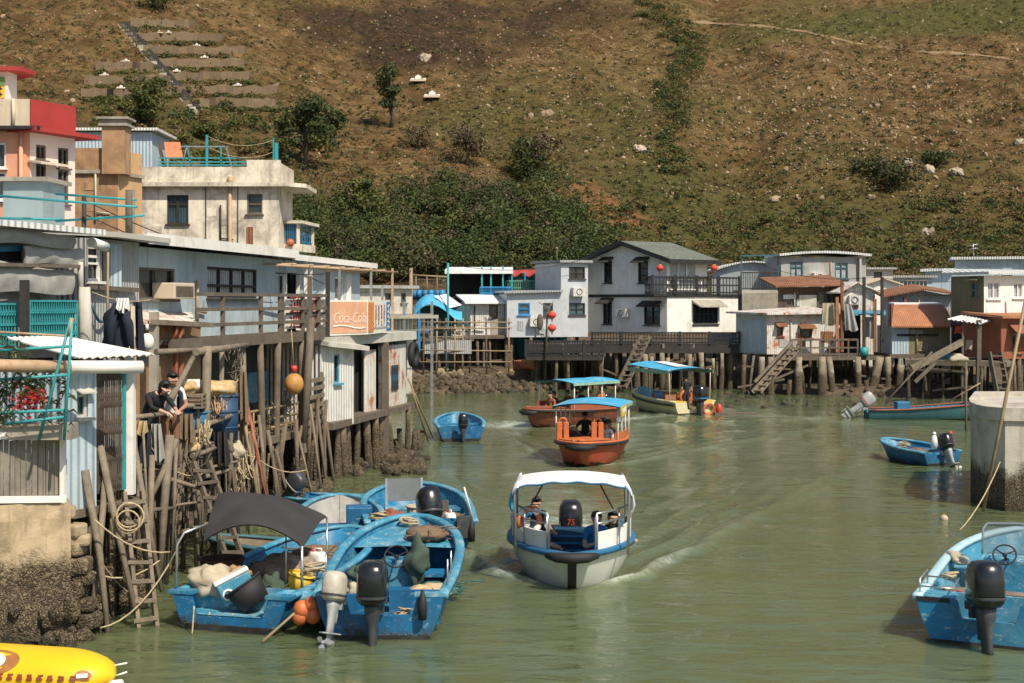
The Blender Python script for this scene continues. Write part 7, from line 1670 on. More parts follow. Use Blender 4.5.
for sx in(-1,1):mb.tube([(sx*.45,2.5,1.72),(sx*.95,.3,.6)],.016,6)
mb.build('canopy_strut',M_motor_grey,root,local=True)
secs=[]
for j in range(15):
 t=j/14;y=2.9-1.35*t;row=[]
 for i in range(25):
  s_=-1+2*i/24;a=abs(s_);x=s_*1.02;z=1.83-.11*a**2.2-.07*t-.02*math.sin(t*PI*3)**2
  if a>.92:z-=(a-.92)/.08*(.13+.03*math.sin(y*5))
  row.append(Vector((x,y-.0+(.03 if j==0 else 0),z)))
 secs.append(row)
secs=[[p+Vector((0,.02,-.10-.012*math.sin(p.x*14)))for p in secs[0]]]+secs
mb=MB();mb.loft(secs,flip=True);mb.loft([[p-Vector((0,0,.018))for p in r]for r in secs]);cn=mb.build('canopy',M_tarp_white,root,local=True)
mb=MB();mb.tube([p+Vector((0,.01,-.005))for p in secs[0]],.018,6);mb.build('canopy_edging',M_tarp_blue,cn,local=True)
for sx in(-1,1):
 mb=MB();ss=[]
 for j in range(9):
  y=2.98-1.0*j/8;w_=.03*math.sin(j*2.2);ss.append([Vector((sx*(1.03+w_),y,1.52)),Vector((sx*(1.05+w_*1.5),y,1.34)),Vector((sx*(1.04+w_),y,1.22+.05*math.sin(j*1.7)))])
 mb.loft(ss);mb.loft([[p+Vector((-sx*.015,0,0))for p in r]for r in ss],flip=True);mb.build('rolled_side_curtain',M_tarp_white if sx<0 else M_tarp_ltblue,cn,local=True)
mb=MB()
for sx in(-1,1):mb.box((sx*.66,1.15,.3),(.40,1.4,.06));mb.box((sx*.60,1.15,.16),(.26,1.3,.22));mb.box((sx*.90,1.1,.6),(.06,1.2,.4))
mb.build('bench',M_tarp_blue,root,local=True)
mb=MB();mb.box((0,.62,.3),(.62,.3,.55));mb.box((0,.8,.4),(.75,.06,.2));mb.build('motor_well',mat('navy_gelcoat',(.02,.07,.13),.4,.2),root,local=True)
mb=MB()
for k in range(3):mb.bar((-.35,.86,.2+k*.13),(.35,.86,.2+k*.13),.03,.03)
mb.build('grab_bar',M_blue_paint2,root,local=True)
outboard(root,0,.42,.42,1.18,0,number='75')
def red_boat(label,bow,h,L=3.7,hm=None,dm=None):
 M_dk=dm or M_orange
 h=Vector(h).normalized();T=Vector(bow)-h*(L+.3)
 root=boat('canopied_tour_boat',label,T,h,'red tour boats with blue canopies')
 H=hull(root,L,2.0,.6,.74,hm or M_red_hull,mat('dark_interior_paint',(.10,.045,.03),.7),M_dk,tap=.9,t0=.45,p=2.4,q=.62,zk=-.25,floor=.05,rake=.4,rail=.06,flare=.82)
 mb=MB();y0=H['yy'](1,1)
 ts=[i/20 for i in range(8,21)]
 left=[Vector((-H['hb'](t)-.06,H['yy'](t,1),H['sh'](t)-.05))for t in ts];right=[Vector((-p.x,p.y,p.z))for p in reversed(left)]
 mb.tube(left+right[1:],.045,8);mb.build('rubbing_strake',M_rubber,root,local=True)
 mb=MB();mb.tube([(-.45,y0-.16,.62),(-.2,y0+.02,.6),(.1,y0+.05,.6),(.4,y0-.1,.62)],[.06,.1,.1,.06],10);mb.build('bow_fender',M_rubber,root,local=True)
 mb=MB();secs=[]
 for i in range(11):
  t=.68+.32*i/10;b=max(H['hb'](t)-.05,.01);y=H['yy'](t,1);z=H['sh'](t)+.06;secs.append([Vector((-b,y,z)),Vector((0,y,z+.06)),Vector((b,y,z))])
 mb.loft(secs);mb.build('foredeck',M_dk,root,local=True)
 mb=MB()
 for sx in(-1,1):
  pts=[Vector((sx*(H['hb'](t)-.02),H['yy'](t,1),H['sh'](t)+.04))for t in[i/10 for i in range(0,8)]];ss=[[p,p+Vector((0,0,.22)),p+Vector((-sx*.04,0,.22)),p+Vector((-sx*.04,0,0))]for p in pts]
  mb.loft(ss,True,0,False,True,True,flip=sx>0)
 mb.build('coaming',M_dk,root,local=True)
 for sx in(-1,1):
  for y in(.3,1.1,1.9,2.7):mb=MB();mb.tube([(sx*.93,y,.55),(sx*.93,y,1.7)],.022,6);mb.build('canopy_post',M_white_plastic,root,local=True)
 mb=MB();secs=[]
 for j in range(9):
  y=.15+2.75*j/8;secs.append([Vector((s_*1.02,y,1.80-.1*abs(s_)**2-.03*math.sin(j*2.0)**2))for s_ in[-1+i/8 for i in range(17)]])
 mb.loft(secs);mb.loft([[p-Vector((0,0,.03))for p in r]for r in secs],flip=True);cn=mb.build('canopy',M_tarp_ltblue,root,local=True)
 for sx in(-1,1):mb=MB();mb.box((sx*1.03,1.5,1.64),(.02,2.7,.1));mb.build('valance',mat('green_white_valance',(.25,.42,.30),.7,.3,4.0),cn,local=True)
 mb=MB()
 for y in(.6,1.3,2.0):mb.box((0,y,.4),(1.6,.35,.06));mb.box((0,y-.18,.55),(1.6,.05,.4))
 mb.build('bench',M_wood_red,root,local=True)
 outboard(root,0,-.02,.62,1.0,0)
 return root
RB1=red_boat('red orange tour boat with low blue canopy and yellow side panel, bow towards the viewer',(1.95,40.4),(-.22,-1))
mb=MB();mb.box((-1.06,2.35,1.56),(.03,1.0,.3));yp=mb.build('yellow_panel',M_yellow,RB1,local=True)
mb=MB()
for k in range(6):mb.bar((-1.08,1.95+k*.15,1.5),(-1.08,2.0+k*.15,1.64),.01,.04);mb.bar((-1.08,1.93+k*.15,1.56),(-1.08,2.04+k*.15,1.56),.01,.03)
mb.build('panel_lettering',M_white_wall,yp,local=True)
RB2=red_boat('red tour boat with blue canopy seen side on, throwing spray at its bow',(.6,53.2),(-.72,-.72),4.0,M_brown_hull,mat('dull_red_deck',(.30,.085,.04),.6,.2,3.0,(.16,.06,.04),.4))
for i,(rb,lb)in enumerate(((RB1,'orange life jacket hanging at the bow of the nearer red tour boat'),(RB1,'orange life jacket hanging amidships on the nearer red tour boat'),(RB2,'orange life jacket on the farther red tour boat'))):
 p=worldpt(rb,[(.72,2.75,.95),(-.3,2.6,.95),(-.7,.9,.9)][i]);mb=MB()
 for sx in(-.1,.1):mb.box(p+Vector((sx,0,0)),(.16,.14,.55))
 mb.torus(p+Vector((0,0,.28)),.11,.04,(0,1,.2),12,6);single(mb,'life_jacket',M_orange,lb,'life jacket',None,None,.03)
hy=Vector((-.42,.9)).normalized();Ty=Vector((7.75,59.3));root=boat('cream_tour_boat','cream and yellow boat with bright blue canopy beside the stilts',Ty,hy);YB=root
H=hull(root,4.3,2.15,.58,.85,M_cream_hull,mat('cream_interior',(.40,.33,.18),.7),M_cream_hull,tap=.92,t0=.5,p=2.4,q=.6,zk=-.2,floor=.06,rake=.45,rail=.06,notch=(.42,.25),flare=.88)
mb=MB();pts=[Vector((-H['hb'](t)-.03,H['yy'](t,.8),H['sh'](t)-.16))for t in[i/14 for i in range(15)]];mb.tube(pts,.04,6);mb.tube([Vector((-p.x,p.y,p.z))for p in pts],.04,6);mb.build('rubbing_strake',M_rubber,root,local=True)
for sx in(-1,1):mb=MB();mb.box((sx*.72,.3,.57),(.62,.62,.05));mb.build('stern_deck',M_yellow,root,local=True,bevel=.01)
mb=MB();secs=[]
for j in range(9):
 y=.3+3.4*j/8;secs.append([Vector((s_*1.1,y,2.0+.02*j-.12*abs(s_)**2))for s_ in[-1+i/8 for i in range(17)]])
mb.loft(secs);mb.loft([[p-Vector((0,0,.03))for p in r]for r in secs],flip=True);cn=mb.build('canopy',M_tarp_ltblue,root,local=True)
for sx in(-1,1):mb=MB();mb.box((sx*1.11,2.0,1.82),(.02,3.4,.16));mb.build('valance',MATS['green_white_valance'],cn,local=True)
mb=MB();mb.face([(-.5,.7,2.045),(.2,.7,2.045),(.4,3.0,2.165),(-.2,3.0,2.165)]);mb.build('faded_patch',M_tarp_white,cn,local=True)
for sx in(-1,1):
 for y in(.4,2.0,3.6):mb=MB();mb.tube([(sx*1.0,y,.55),(sx*1.03,y,1.95)],.022,6);mb.build('canopy_post',M_cream_paint,root,local=True)
mb=MB()
for y in(1.2,2.1,3.0):mb.box((0,y,.45),(1.7,.35,.06));mb.box((0,y-.18,.62),(1.7,.05,.4))
mb.build('bench',M_orange_tin,root,local=True)
for a in(((.0,.75,.75),.26,.07),((.62,-.08,.25),.24,.06)):mb=MB();mb.torus(*a,(0,1,.2),16,8);mb.build('life_ring',M_orange,root,local=True)
mb=MB();mb.box((-.9,2.6,.85),(.05,1.2,.45));mb.build('side_board',M_lt_blue,root,local=True)
outboard(root,.05,-.05,.6,1.25,.1,stripe=M_blue_paint2)
mb=MB();mb.ell(worldpt(root,(-.6,2.0,.72)),(.2,.2,.2),10,8);single(mb,'blue_float',M_blue_paint2,'round blue float inside the cream boat','float')
def open_boat(name,label,T,h,L,B,h0,h1,mo=None,mi=None,mr=None,group='blue open boats',notch=(.38,.22),**k):
 root=boat(name,label,T,h,group)
 H=hull(root,L,B,h0,h1,mo or M_blue_hull,mi or M_blue_hull2,mr or M_lt_blue,notch=notch,**k)
 return root,H
Tb=Vector(((380-512)/70.0,19.95));root,H=open_boat('open_motor_boat','big blue open boat with two outboards moored in front',Tb,(.03,1),4.5,1.98,.62,1.02,zk=-.2,floor=.05,tap=.93,t0=.5,p=2.5,q=.55,rake=.4,rail=.075,notch=(.5,.34));BB=root
thwart(root,H,.62,.5,.4,M_blue_hull2,'fore_locker');thwart(root,H,.33,.4,.38,M_blue_hull,'thwart')
mb=MB();mb.box((.45,.55,.34),(.75,.06,.5));mb.box((-.35,.62,.30),(.6,.06,.42));mb.box((.05,.3,.2),(1.0,.5,.04));mb.build('well_bulkhead',M_blue_hull,root,local=True)
for sx in(-1,1):mb=MB();mb.box((sx*.72,.06,.63),(.45,.14,.05));mb.build('stern_cap',M_lt_blue,root,local=True)
mb=MB();mb.box((.05,2.15,.52),(.5,.3,.5));mb.build('console',M_blue_hull2,root,local=True,bevel=.04);steering(root,.02,1.95,.82,.19,M_rubber)
mb=MB();secs=[]
for i in range(9):
 t=.72+.28*i/8;b=max(H['hb'](t)-.07,.01);y=H['yy'](t,.9)-.05;secs.append([Vector((-b,y,H['sh'](t)-.12)),Vector((0,y,H['sh'](t)-.09)),Vector((b,y,H['sh'](t)-.12))])
mb.loft(secs);mb.build('foredeck',M_lt_blue,root,local=True)
outboard(root,-.06,-.06,.58,1.12,.04,label='large black outboard at the middle of the transom')
outboard(root,-.58,-.08,.56,.76,.28,cowl=mat('yellowed_white',(.52,.48,.40),.5,.15,3.0,(.25,.2,.14),.35,3.0),leg=M_motor_light,turn=-.3,label='smaller white topped outboard tilted beside the black one')
for x,y in((.93,.5),(.93,1.2),(-.9,.8)):mb=MB();mb.tube([(x,y,.6),(x,y,1.05)],.014,5);mb.build('rod_holder',M_steel,root,local=True)
def lump_at(root,name,label,p,r,m_,cat,jit=.1):return lump(name,label,worldpt(root,p),r,m_,cat,jit)
lump_at(root,'green_jacket','dark green jacket thrown over the console of the big blue boat',(.35,1.95,.72),(.17,.16,.36),M_net_green,'jacket',.16)
lump_at(root,'green_rag','small grey green rag on the left side of the big blue boat',(-.5,1.5,.62),(.16,.2,.15),M_net_green,'rag',.16)
lump_at(root,'rope_heap','heap of rope and yellow cloth on the right side of the big blue boat',(.62,1.0,.48),(.3,.25,.1),M_sack_yellow,'rope',.2)
lump_at(root,'fender_float','white dirty float lying left of the black outboard in the big blue boat',(-.45,.85,.5),(.17,.13,.12),M_sack,'float',.04)
mb=MB()
for k in range(6):p=worldpt(root,(-.05,4.55,.9));mb.torus(p+Vector((U(-.05,.05),U(-.05,.05),.02*k)),U(.1,.16),.016,(U(-.3,.3),U(-.3,.3),1),14,5)
single(mb,'rope_coil',M_rope,'rope coiled on the bow of the big blue boat','rope')
Tc=Vector(((228-512)/69.0,20.35));hc=Vector((.28,1)).normalized();root,H=open_boat('net_boat','blue boat heaped with fishing gear under a black shade net',Tc,hc,4.3,1.95,.52,.82,zk=-.2,floor=.05,tap=.93,t0=.5,p=2.5,q=.55,rake=.4,rail=.06,notch=(.62,.22));NB=root
mb=MB();mb.box((0,.5,.36),(1.7,.05,.4));mb.box((-.05,.25,.2),(1.5,.5,.04));mb.build('well_bulkhead',M_lt_blue,root,local=True);thwart(root,H,.55,.4,.4,M_blue_hull)
for sx in(-1,1):mb=MB();mb.box((sx*.78,.08,.54),(.4,.2,.05));mb.build('stern_cap',M_blue_hull2,root,local=True)
c00,c10,c01,c11=W(203,542,20.9),W(302,547,20.9),W(218,494,22.8),W(327,517,22.8);secs=[]
for j in range(13):
 t=j/12;row=[]
 for i in range(21):
  s_=i/20;p=c00.lerp(c10,s_).lerp(c01.lerp(c11,s_),t);p.z+=.30*math.sin(PI*s_)**.8*(1-.45*t)+.06*math.sin(PI*t)-.03*math.sin(s_*14)*math.sin(t*6);row.append(p)
 secs.append(row)
inv=(Matrix.Translation(root.location)@Matrix.Rotation(root.rotation_euler[2],4,'Z')).inverted()
secs=[[inv@p for p in r]for r in secs];mb=MB();mb.loft(secs);mb.loft([[p-Vector((0,0,.02))for p in r]for r in secs],flip=True);cn=mb.build('shade_net',M_black_mesh,root,local=True)
A_=lambda*a:inv@W(*a)
for pts,r_ in(([A_(176,588,20.7),A_(177,545,20.7),A_(184,533,20.75),A_(204,525,20.9)],.02),([A_(302,600,20.9),A_(302,546,20.9)],.022),([A_(327,575,22.6),A_(327,517,22.8)],.02),([A_(286,590,21.2),A_(286,532,21.2)],.012),([A_(219,570,22.6),A_(218,494,22.8)],.02)):
 mb=MB();mb.tube(pts,r_,7);mb.build('net_pole',M_steel,root,local=True)
p=worldpt(root,(-.5,.75,.35));lump('white_sack','big dirty white sack at the left of the net boat',p+Vector((-.15,-.1,.25)),(.33,.28,.25),M_sack,'sack',.12)
lump('brown_sack','brown paper sack beside the white one in the net boat',p+Vector((.25,.1,.22)),(.22,.2,.2),mat('kraft',(.36,.22,.11),.9),'sack',.14)
root2=thing('cool_box','blue and white cool box tipped on its side in the net boat','cool box',W(236,606,20.9));c=W(236,588,20.9);Mx=Matrix.Rotation(-.45,3,'Y')@Matrix.Rotation(.3,3,'Z')
mb=MB();mb.box(c,(.52,.36,.34),M=Mx);mb.build('body',M_lt_blue,root2,bevel=.03);mb=MB();mb.box(c+Mx@Vector((0,0,.2)),(.55,.39,.07),M=Mx);mb.build('lid',M_white_plastic,root2,bevel=.02);mb=MB();mb.torus(c+Mx@Vector((-.15,-.19,-.02)),.07,.018,Mx@Vector((0,1,0)),14,5);mb.build('emblem',M_white_plastic,root2)
def basket(name,label,c,r,h,m_,tilt=0,cat='basket'):
 root=thing(name,label,cat,c);R3=Matrix.Rotation(tilt,3,'Y');mb=MB();c=Vector(c)
 secs=[[c+R3@Vector((r*k*math.cos(a),r*k*math.sin(a),z))for a in[2*PI*i/20 for i in range(20)]]for k,z in((.8,0),(.9,h*.5),(1,h),(.95,h),(.85,h*.5),(.75,.03))]
 mb.loft(secs,True,cap0=True);mb.loft([secs[-1],[c+R3@Vector((0,0,.03))]*20],True);mb.build('shell',m_,root)
 mb=MB();mb.torus(c+R3@Vector((0,0,h)),r,.02,R3@Vector((0,0,1)),20,6);mb.build('rim',m_,root);return root
basket('black_basket','round black basket tipped over at the stern of the net boat',W(256,604,20.7),.29,.36,M_rubber,-.6);basket('dark_crate_basket','dark square-woven basket behind the cool box in the net boat',W(222,578,21.8),.34,.3,mat('dark_red_weave',(.06,.03,.022),.9,.4,8))
basket('yellow_tub','small yellow tub near the front post of the net boat',W(297,592,21.3),.2,.28,M_yellow,.25,'tub');lump('grey_net_heap','grey brown net heap in the middle of the net boat',W(285,578,21.9),(.55,.4,.32),mat('grey_net',(.26,.2,.15),.95,.4,12,bump=1),'net',.12)
lump('green_cloth','dark green cloth behind the black basket',W(272,588,21.2),(.22,.18,.2),M_net_green,'cloth',.16)
mb=MB()
for k in range(16):mb.ell(W(280+RN.gauss(0,7),606+RN.gauss(0,4),20.5+U(-.1,.1)),.045,7,5,RN.randrange(2))
single(mb,'float_string',[M_orange,M_red_pl],'string of small orange net floats over the net boat gunwale','net floats')
for i,(px,py,r)in enumerate(((302,609,.13),(312,604,.12),(313,615,.13),(300,617,.12))):
 mb=MB();mb.ell(W(px,py,20.15),r,12,9);single(mb,'orange_buoy',M_orange,('round orange float at the %s of the four between the two blue boats'%('upper left','upper right','lower right','lower left')[i]),'float','orange floats between the boats')
mb=MB()
for k in range(14):mb.tube(slack(W(196+U(0,40),611+U(0,14),20.55),W(196+U(0,40),614+U(0,10),20.5),.04,5),.012,4,RN.randrange(3))
single(mb,'line_tangle',[M_rope,M_orange,M_tarp_white],'tangle of white and orange line in the net boat well','line')
mb=MB();mb.tube([W(339,574,20.8),W(262,642,19.6)],.02);single(mb,'boat_pole',M_bamboo,'bamboo pole slanting from the net boat gunwale into the water','pole')
mb=MB();mb.tube(slack(W(194,606,20.3),W(192,634,20.2),.03),.013,5);single(mb,'stern_rope',M_rope,'short rope hanging down the net boat transom','rope')
lump('blue_roll','rolled light blue sheet between the net boat and the big blue boat',W(302,597,20.6),(.42,.12,.1),M_lt_blue,'roll',.06)
Td=Vector(((424-512)/51.0,26.7));root,H=open_boat('wide_motor_boat','wide blue open boat with tall wind screen behind the big blue boat',Td,(-.12,1),3.7,2.2,.6,.84,zk=-.2,floor=.05,tap=.95,t0=.5,p=2.4,q=.55,rake=.45,rail=.06,notch=(.4,.36));DB=root
thwart(root,H,.35,.4,.42,M_blue_hull);thwart(root,H,.65,.5,.5,M_blue_hull2,'fore_locker');mb=MB();mb.box((0,.5,.34),(1.9,.05,.5));mb.build('well_bulkhead',M_blue_hull2,root,local=True)
for sx in(-.36,.36):mb=MB();mb.bar((sx-.25,1.9,.5),(sx-.25,2.0,1.2),.07,.04);mb.build('screen_post',M_steel,root,local=True)
mb=MB();mb.slab([(-.58,1.93,.75),(.08,1.93,.75),(.08,2.0,1.19),(-.58,2.0,1.19)],.01);mb.build('wind_screen',mat('smoked_screen',(.16,.17,.17),.2,.2,spec=.6),root,local=True)
mb=MB();mb.box((-.25,1.75,.45),(.8,.35,.4));mb.build('console',M_lt_blue,root,local=True,bevel=.03)
outboard(root,.1,-.05,.6,1.15,.42,turn=.25);mb=MB();mb.box((.82,.0,.5),(.3,.2,.4));mb.build('stern_box',M_motor_grey,root,local=True);mb=MB();mb.tube([(1.0,.1,.6),(.82,.05,1.25)],.018,6);mb.build('aerial',M_white_plastic,root,local=True)
basket('cream_drum','round cream drum standing in the wide blue boat',worldpt(root,(.0,1.15,.42)),.24,.32,M_sack,0,'drum')
lump_at(root,'brown_sack','brown bundle at the stern of the wide blue boat',(-.5,.4,.62),(.25,.2,.16),M_wood_red,'bundle',.16)
root,H=open_boat('dark_sampan','dark worn sampan lying sideways, bow to the left behind the net',Vector((-3.0,25.0)),(-1,.2),2.3,1.15,.36,.55,mo=M_wood_dark,mi=M_wood_pale,mr=M_teal_dark,group='moored working boats',zk=-.15,tap=.9,rail=.045,notch=None);thwart(root,H,.3,.3,.3,M_wood_pale);thwart(root,H,.6,.25,.34,M_wood_red)
lump_at(root,'white_bag','white plastic bag on the dark sampan',(.1,.9,.42),(.2,.16,.14),M_tarp_white,'bag',.16)
root,H=open_boat('white_lined_boat','blue boat with white interior between the sampan and the wide boat',Vector((-3.2,26.4)),(-.14,1),3.0,1.7,.48,.72,mi=M_tarp_grey,zk=-.2,tap=.93,t0=.5,p=2.5,q=.55,rail=.055,notch=None);thwart(root,H,.4,.35,.4,M_blue_hull);thwart(root,H,.15,.5,.45,M_blue_hull2,'stern_locker')
mb=MB();mb.box((.35,1.2,.6),(.5,.5,.35));mb.build('engine_box',M_blue_hull,root,local=True,bevel=.02)
root,H=open_boat('small_skiff','small blue skiff with raised outboard under the blue house stilts',Vector((-5.0,32.6)),(1,-.55),2.6,1.1,.3,.42,zk=-.15,rail=.04,notch=(.25,.2));outboard(root,0,-.02,.36,.8,.75,cowl=M_motor_grey,leg=M_motor_grey,stripe=M_white_plastic);thwart(root,H,.45,.25,.25,M_lt_blue)
root,H=open_boat('small_motor_boat','small blue boat with single outboard alone left of the red boats',Vector(((461-512)/29.2,48.2)),(-.08,1),3.2,1.75,.5,.72,zk=-.15,tap=.9,t0=.45,rail=.055,notch=(.3,.25));thwart(root,H,.3,.3,.33,M_yellow);thwart(root,H,.65,.4,.42,M_blue_hull2);outboard(root,.05,-.03,.5,.9,.1)
mb=MB();mb.box((0,.45,.3),(1.4,.05,.4));mb.build('well_bulkhead',M_blue_hull,root,local=True)
root,H=open_boat('small_motor_boat','small blue boat with white and red floats off the concrete pier',Vector(((944-512)*40.8/FPX,40.9)),(-.42,.9),2.2,1.55,.42,.6,zk=-.15,tap=.9,t0=.45,rail=.055,notch=(.3,.25));outboard(root,0,-.03,.46,.85,.45,leg=M_motor_light);thwart(root,H,.3,.3,.3,M_lt_blue);thwart(root,H,.62,.3,.36,M_blue_hull2);SB=root
mb=MB();p=worldpt(root,(.5,.25,.45));mb.tube([p,p+Vector((0,0,.25)),p+Vector((0,0,.42))],[.1,.12,.05],10);mb.ell(p+Vector((0,0,.48)),.07,8,6);single(mb,'red_float',M_red_pl,'red skittle shaped float standing in the boat by the pier','float')
mb=MB();p=worldpt(root,(.3,.7,.42));mb.tube([p,p+Vector((0,0,.25)),p+Vector((0,0,.42))],[.09,.1,.05],10);mb.ell(p+Vector((0,0,.46)),.06,8,6);single(mb,'white_float',M_white_plastic,'white skittle shaped float standing in the boat by the pier','float')
root,H=open_boat('long_sampan','long dark teal sampan with raised outboard in front of the porch stilts',Vector(((868-512)*57/FPX,57.2)),(1,-.03),5.4,1.4,.42,.85,mo=M_teal_dark,mi=M_blue_hull2,mr=M_wood_red,group='moored working boats',zk=-.15,tap=.8,rail=.05,notch=(.25,.3),rake=.6)
outboard(root,0,-.02,.5,1.0,.95,cowl=M_motor_light,leg=M_motor_light,stripe=M_red_pl);thwart(root,H,.4,.25,.35,M_wood_pale);thwart(root,H,.7,.25,.45,M_wood_pale)
mb=MB();mb.box(worldpt(root,(.1,1.4,.55)),(.55,.4,.4),.1);single(mb,'blue_box',M_tarp_blue,'blue box sitting in the long dark sampan','box',None,None,.04)
mb=MB();mb.tube([worldpt(root,(0,3.4,.8)),worldpt(root,(0,4.6,1.5))],.03);single(mb,'boat_stick',M_bamboo,'stick propped in the bow of the long sampan','stick')
Tr=Vector((6.62,19.45));root,H=open_boat('near_motor_boat','light blue open boat with big black outboard at the lower right corner',Tr,(.44,.9),5.0,2.05,.62,.86,mo=M_blue_hull2,mi=M_lt_blue,mr=mat('pale_blue_rail',(.40,.58,.64),.5,.15,2.0),zk=-.2,floor=.05,tap=.96,t0=.5,p=2.4,q=.55,rake=.45,rail=.075,notch=(.42,.36));NR_=root
mb=MB();mb.box((.0,.6,.36),(1.9,.06,.5));mb.box((0,.32,.22),(1.2,.5,.04));mb.build('well_bulkhead',M_lt_blue,root,local=True);thwart(root,H,.34,.3,.42,M_wood_pale);thwart(root,H,.64,.5,.5,M_lt_blue,'fore_locker')
for sx in(-1,1):mb=MB();mb.box((sx*.72,.22,.625),(.52,.4,.045));mb.build('stern_deck',M_lt_blue,root,local=True,bevel=.012);mb=MB();mb.box((sx*.75,.0,.6),(.46,.03,.06));mb.build('stern_rub_strip',M_rubber,root,local=True)
mb=MB();mb.tube([(-.95,.12,.65),(-.95,.12,.85),(-.95,.75,.88),(-.95,.75,.66)],.014,6);mb.tube([(-.95,.12,.75),(-.5,.12,.75),(-.5,.75,.78),(-.95,.75,.78)],.012,6);mb.build('stern_rail',M_steel,root,local=True)
mb=MB();mb.box((.12,2.6,.55),(1.0,.5,.62));mb.build('console',M_lt_blue,root,local=True,bevel=.05);steering(root,-.05,2.25,.92,.17,M_rubber)
ws=MB()
for i in range(8):
 t0_,t1_=i/8,(i+1)/8;ws.add([(-.42+1.05*t0_,2.55+.12*math.sin(PI*t0_),.86),(-.42+1.05*t1_,2.55+.12*math.sin(PI*t1_),.86),(-.42+1.05*t1_,2.68+.12*math.sin(PI*t1_),1.32),(-.42+1.05*t0_,2.68+.12*math.sin(PI*t0_),1.32)],[(0,1,2,3)])
sc_=ws.build('wind_screen',mat('tinted_screen',(.12,.16,.16),.12,.2,spec=.7,alpha=.55),root,local=True)
mb=MB();mb.tube([(-.42,2.55,.86),(-.42,2.66,1.24),(-.36,2.69,1.32),(.1,2.8,1.33),(.57,2.69,1.32),(.63,2.66,1.24),(.63,2.55,.86)],.018,7);mb.build('screen_frame',M_steel,sc_,local=True)
o_=outboard(root,-.12,-.08,.62,1.16,.12,turn=.5,label='big black outboard with a thin silver band')
lump_at(root,'orange_rag','brown and orange rag behind the outboard of the near boat',(-.15,.75,.78),(.2,.14,.1),M_orange_tin,'rag',.2)
mb=MB()
for k in range(4):p=worldpt(root,(-.72,1.1+k*.12,.72));mb.torus(p,.1,.018,(U(-.4,.4),U(-.4,.4),1),12,5)
single(mb,'rope_coil',M_rope,'small rope coil on the left gunwale of the near light blue boat','rope')
root=thing('yellow_inflatable','yellow inflatable boat end with dark characters at the lower left corner','inflatable',W(20,690,17.4))
ax0=W(-60,668,17.6);ax1=W(115,672,17.0);d_=(ax1-ax0);ln=d_.length;d_.normalize();sd_=Vector((-d_.y,d_.x,0)).normalized();secs=[]
for i in range(22):
 t=i/21;k=max(0,1-max(0,(t-.62)/.38)**2.6)**.5;c=ax0+d_*ln*t;r=.34*k*(1-.12*t)+.003;row=[]
 for j in range(24):
  a=2*PI*j/24;row.append(c+sd_*math.cos(a)*r*1.5+Vector((0,0,1))*(math.sin(a)*r*.98-.05*t))
 secs.append(row)
mb=MB();mb.loft(secs,True,cap1=True,cap0=True);mb.build('tube',mat('yellow_vinyl',(.80,.50,.012),.38,.05,2.0,bump=.1,bump_scale=6),root)
def onto(u,a,off=.012):
 c=ax0+d_*ln*u;k=max(0,1-max(0,(u-.62)/.38)**2.6)**.5;r=.34*k*(1-.12*u)+off
 return c+sd_*math.cos(a)*r*1.5+Vector((0,0,1))*(math.sin(a)*r*.98-.05*u)
for k in range(11):
 mb=MB()
 u=.36+k*.054
 for s_ in range(3):
  aa=PI-.30+s_*.085+U(-.015,.015);uu=u+U(0,.006);mb.bar(onto(uu,aa),onto(u+U(.024,.034),aa+U(-.02,.02)),.014,.004,up=(0,-1,.4))
 for s_ in range(2):
  uu=u+.008+s_*.014;mb.bar(onto(uu,PI-.32+U(0,.06)),onto(uu+U(-.004,.004),PI-.12-U(0,.06)),.013,.004,up=(0,-1,.4))
 mb.bar(onto(u,PI-.17),onto(u+.032,PI-.175),.018,.004,up=(0,-1,.4));mb.bar(onto(u+.016,PI-.31),onto(u+.015,PI-.11),.016,.004,up=(0,-1,.4));mb.build('painted_character',mat('maroon_ink',(.25,.05,.02),.6),root)
def disc_on(uc,ac,ru,ra,m_,nm,off,inner=0.0):
 mb=MB();n=28;o=[];inn=[]
 for i in range(n):
  a=2*PI*i/n;o.append(onto(uc+ru*math.cos(a),ac+ra*math.sin(a),off));inn.append(onto(uc+ru*inner*math.cos(a),ac+ra*inner*math.sin(a),off+(.0 if inner else .002)))
 mb.loft([o,inn],True,0,False);return mb.build(nm,m_,root)
disc_on(.40,PI-.74,.155,.5,mat('brown_ink',(.36,.15,.04),.6,.3,8),'ring_emblem',.006);disc_on(.365,PI-.74,.115,.38,M_white_wall,'ring_emblem',.011);disc_on(.335,PI-.74,.08,.26,MATS['brown_ink'],'ring_emblem',.016)
disc_on(.9,PI-.36,.036,.26,M_orange_tin,'oval_badge',.008);mb=MB();mb.bar(onto(.878,PI-.32,.02),onto(.923,PI-.38,.02),.05,.01,up=(0,-1,.4));mb.build('badge_band',M_white_wall,root)
mb=MB()
for a,b in(((112,666),(127,663)),((112,677),(127,672))):mb.tube([W(*a,17.2),W(*b,17.2)],.012,6)
mb.build('handle_peg',M_white_plastic,root)
mb=MB();mb.tube([W(75,690,17.1),W(122,684,17.0)],.06,8);mb.build('side_tube',M_white_plastic,root)
PR=[(970,34.2),(985,33.0),(1000,32.6),(1040,32.6),(1120,33.0)];zt=Z(405,33)
root=thing('concrete_pier','rounded weathered concrete pier at the right edge','pier',(12.6,34.5,0))
pl=[XY(976,38),XY(970.5,35.2),XY(972,34.0),XY(978,33.2),XY(988,32.6),XY(1005,32.2),XY(1050,32.0),XY(1140,32.0),XY(1140,38)]
secs=[]
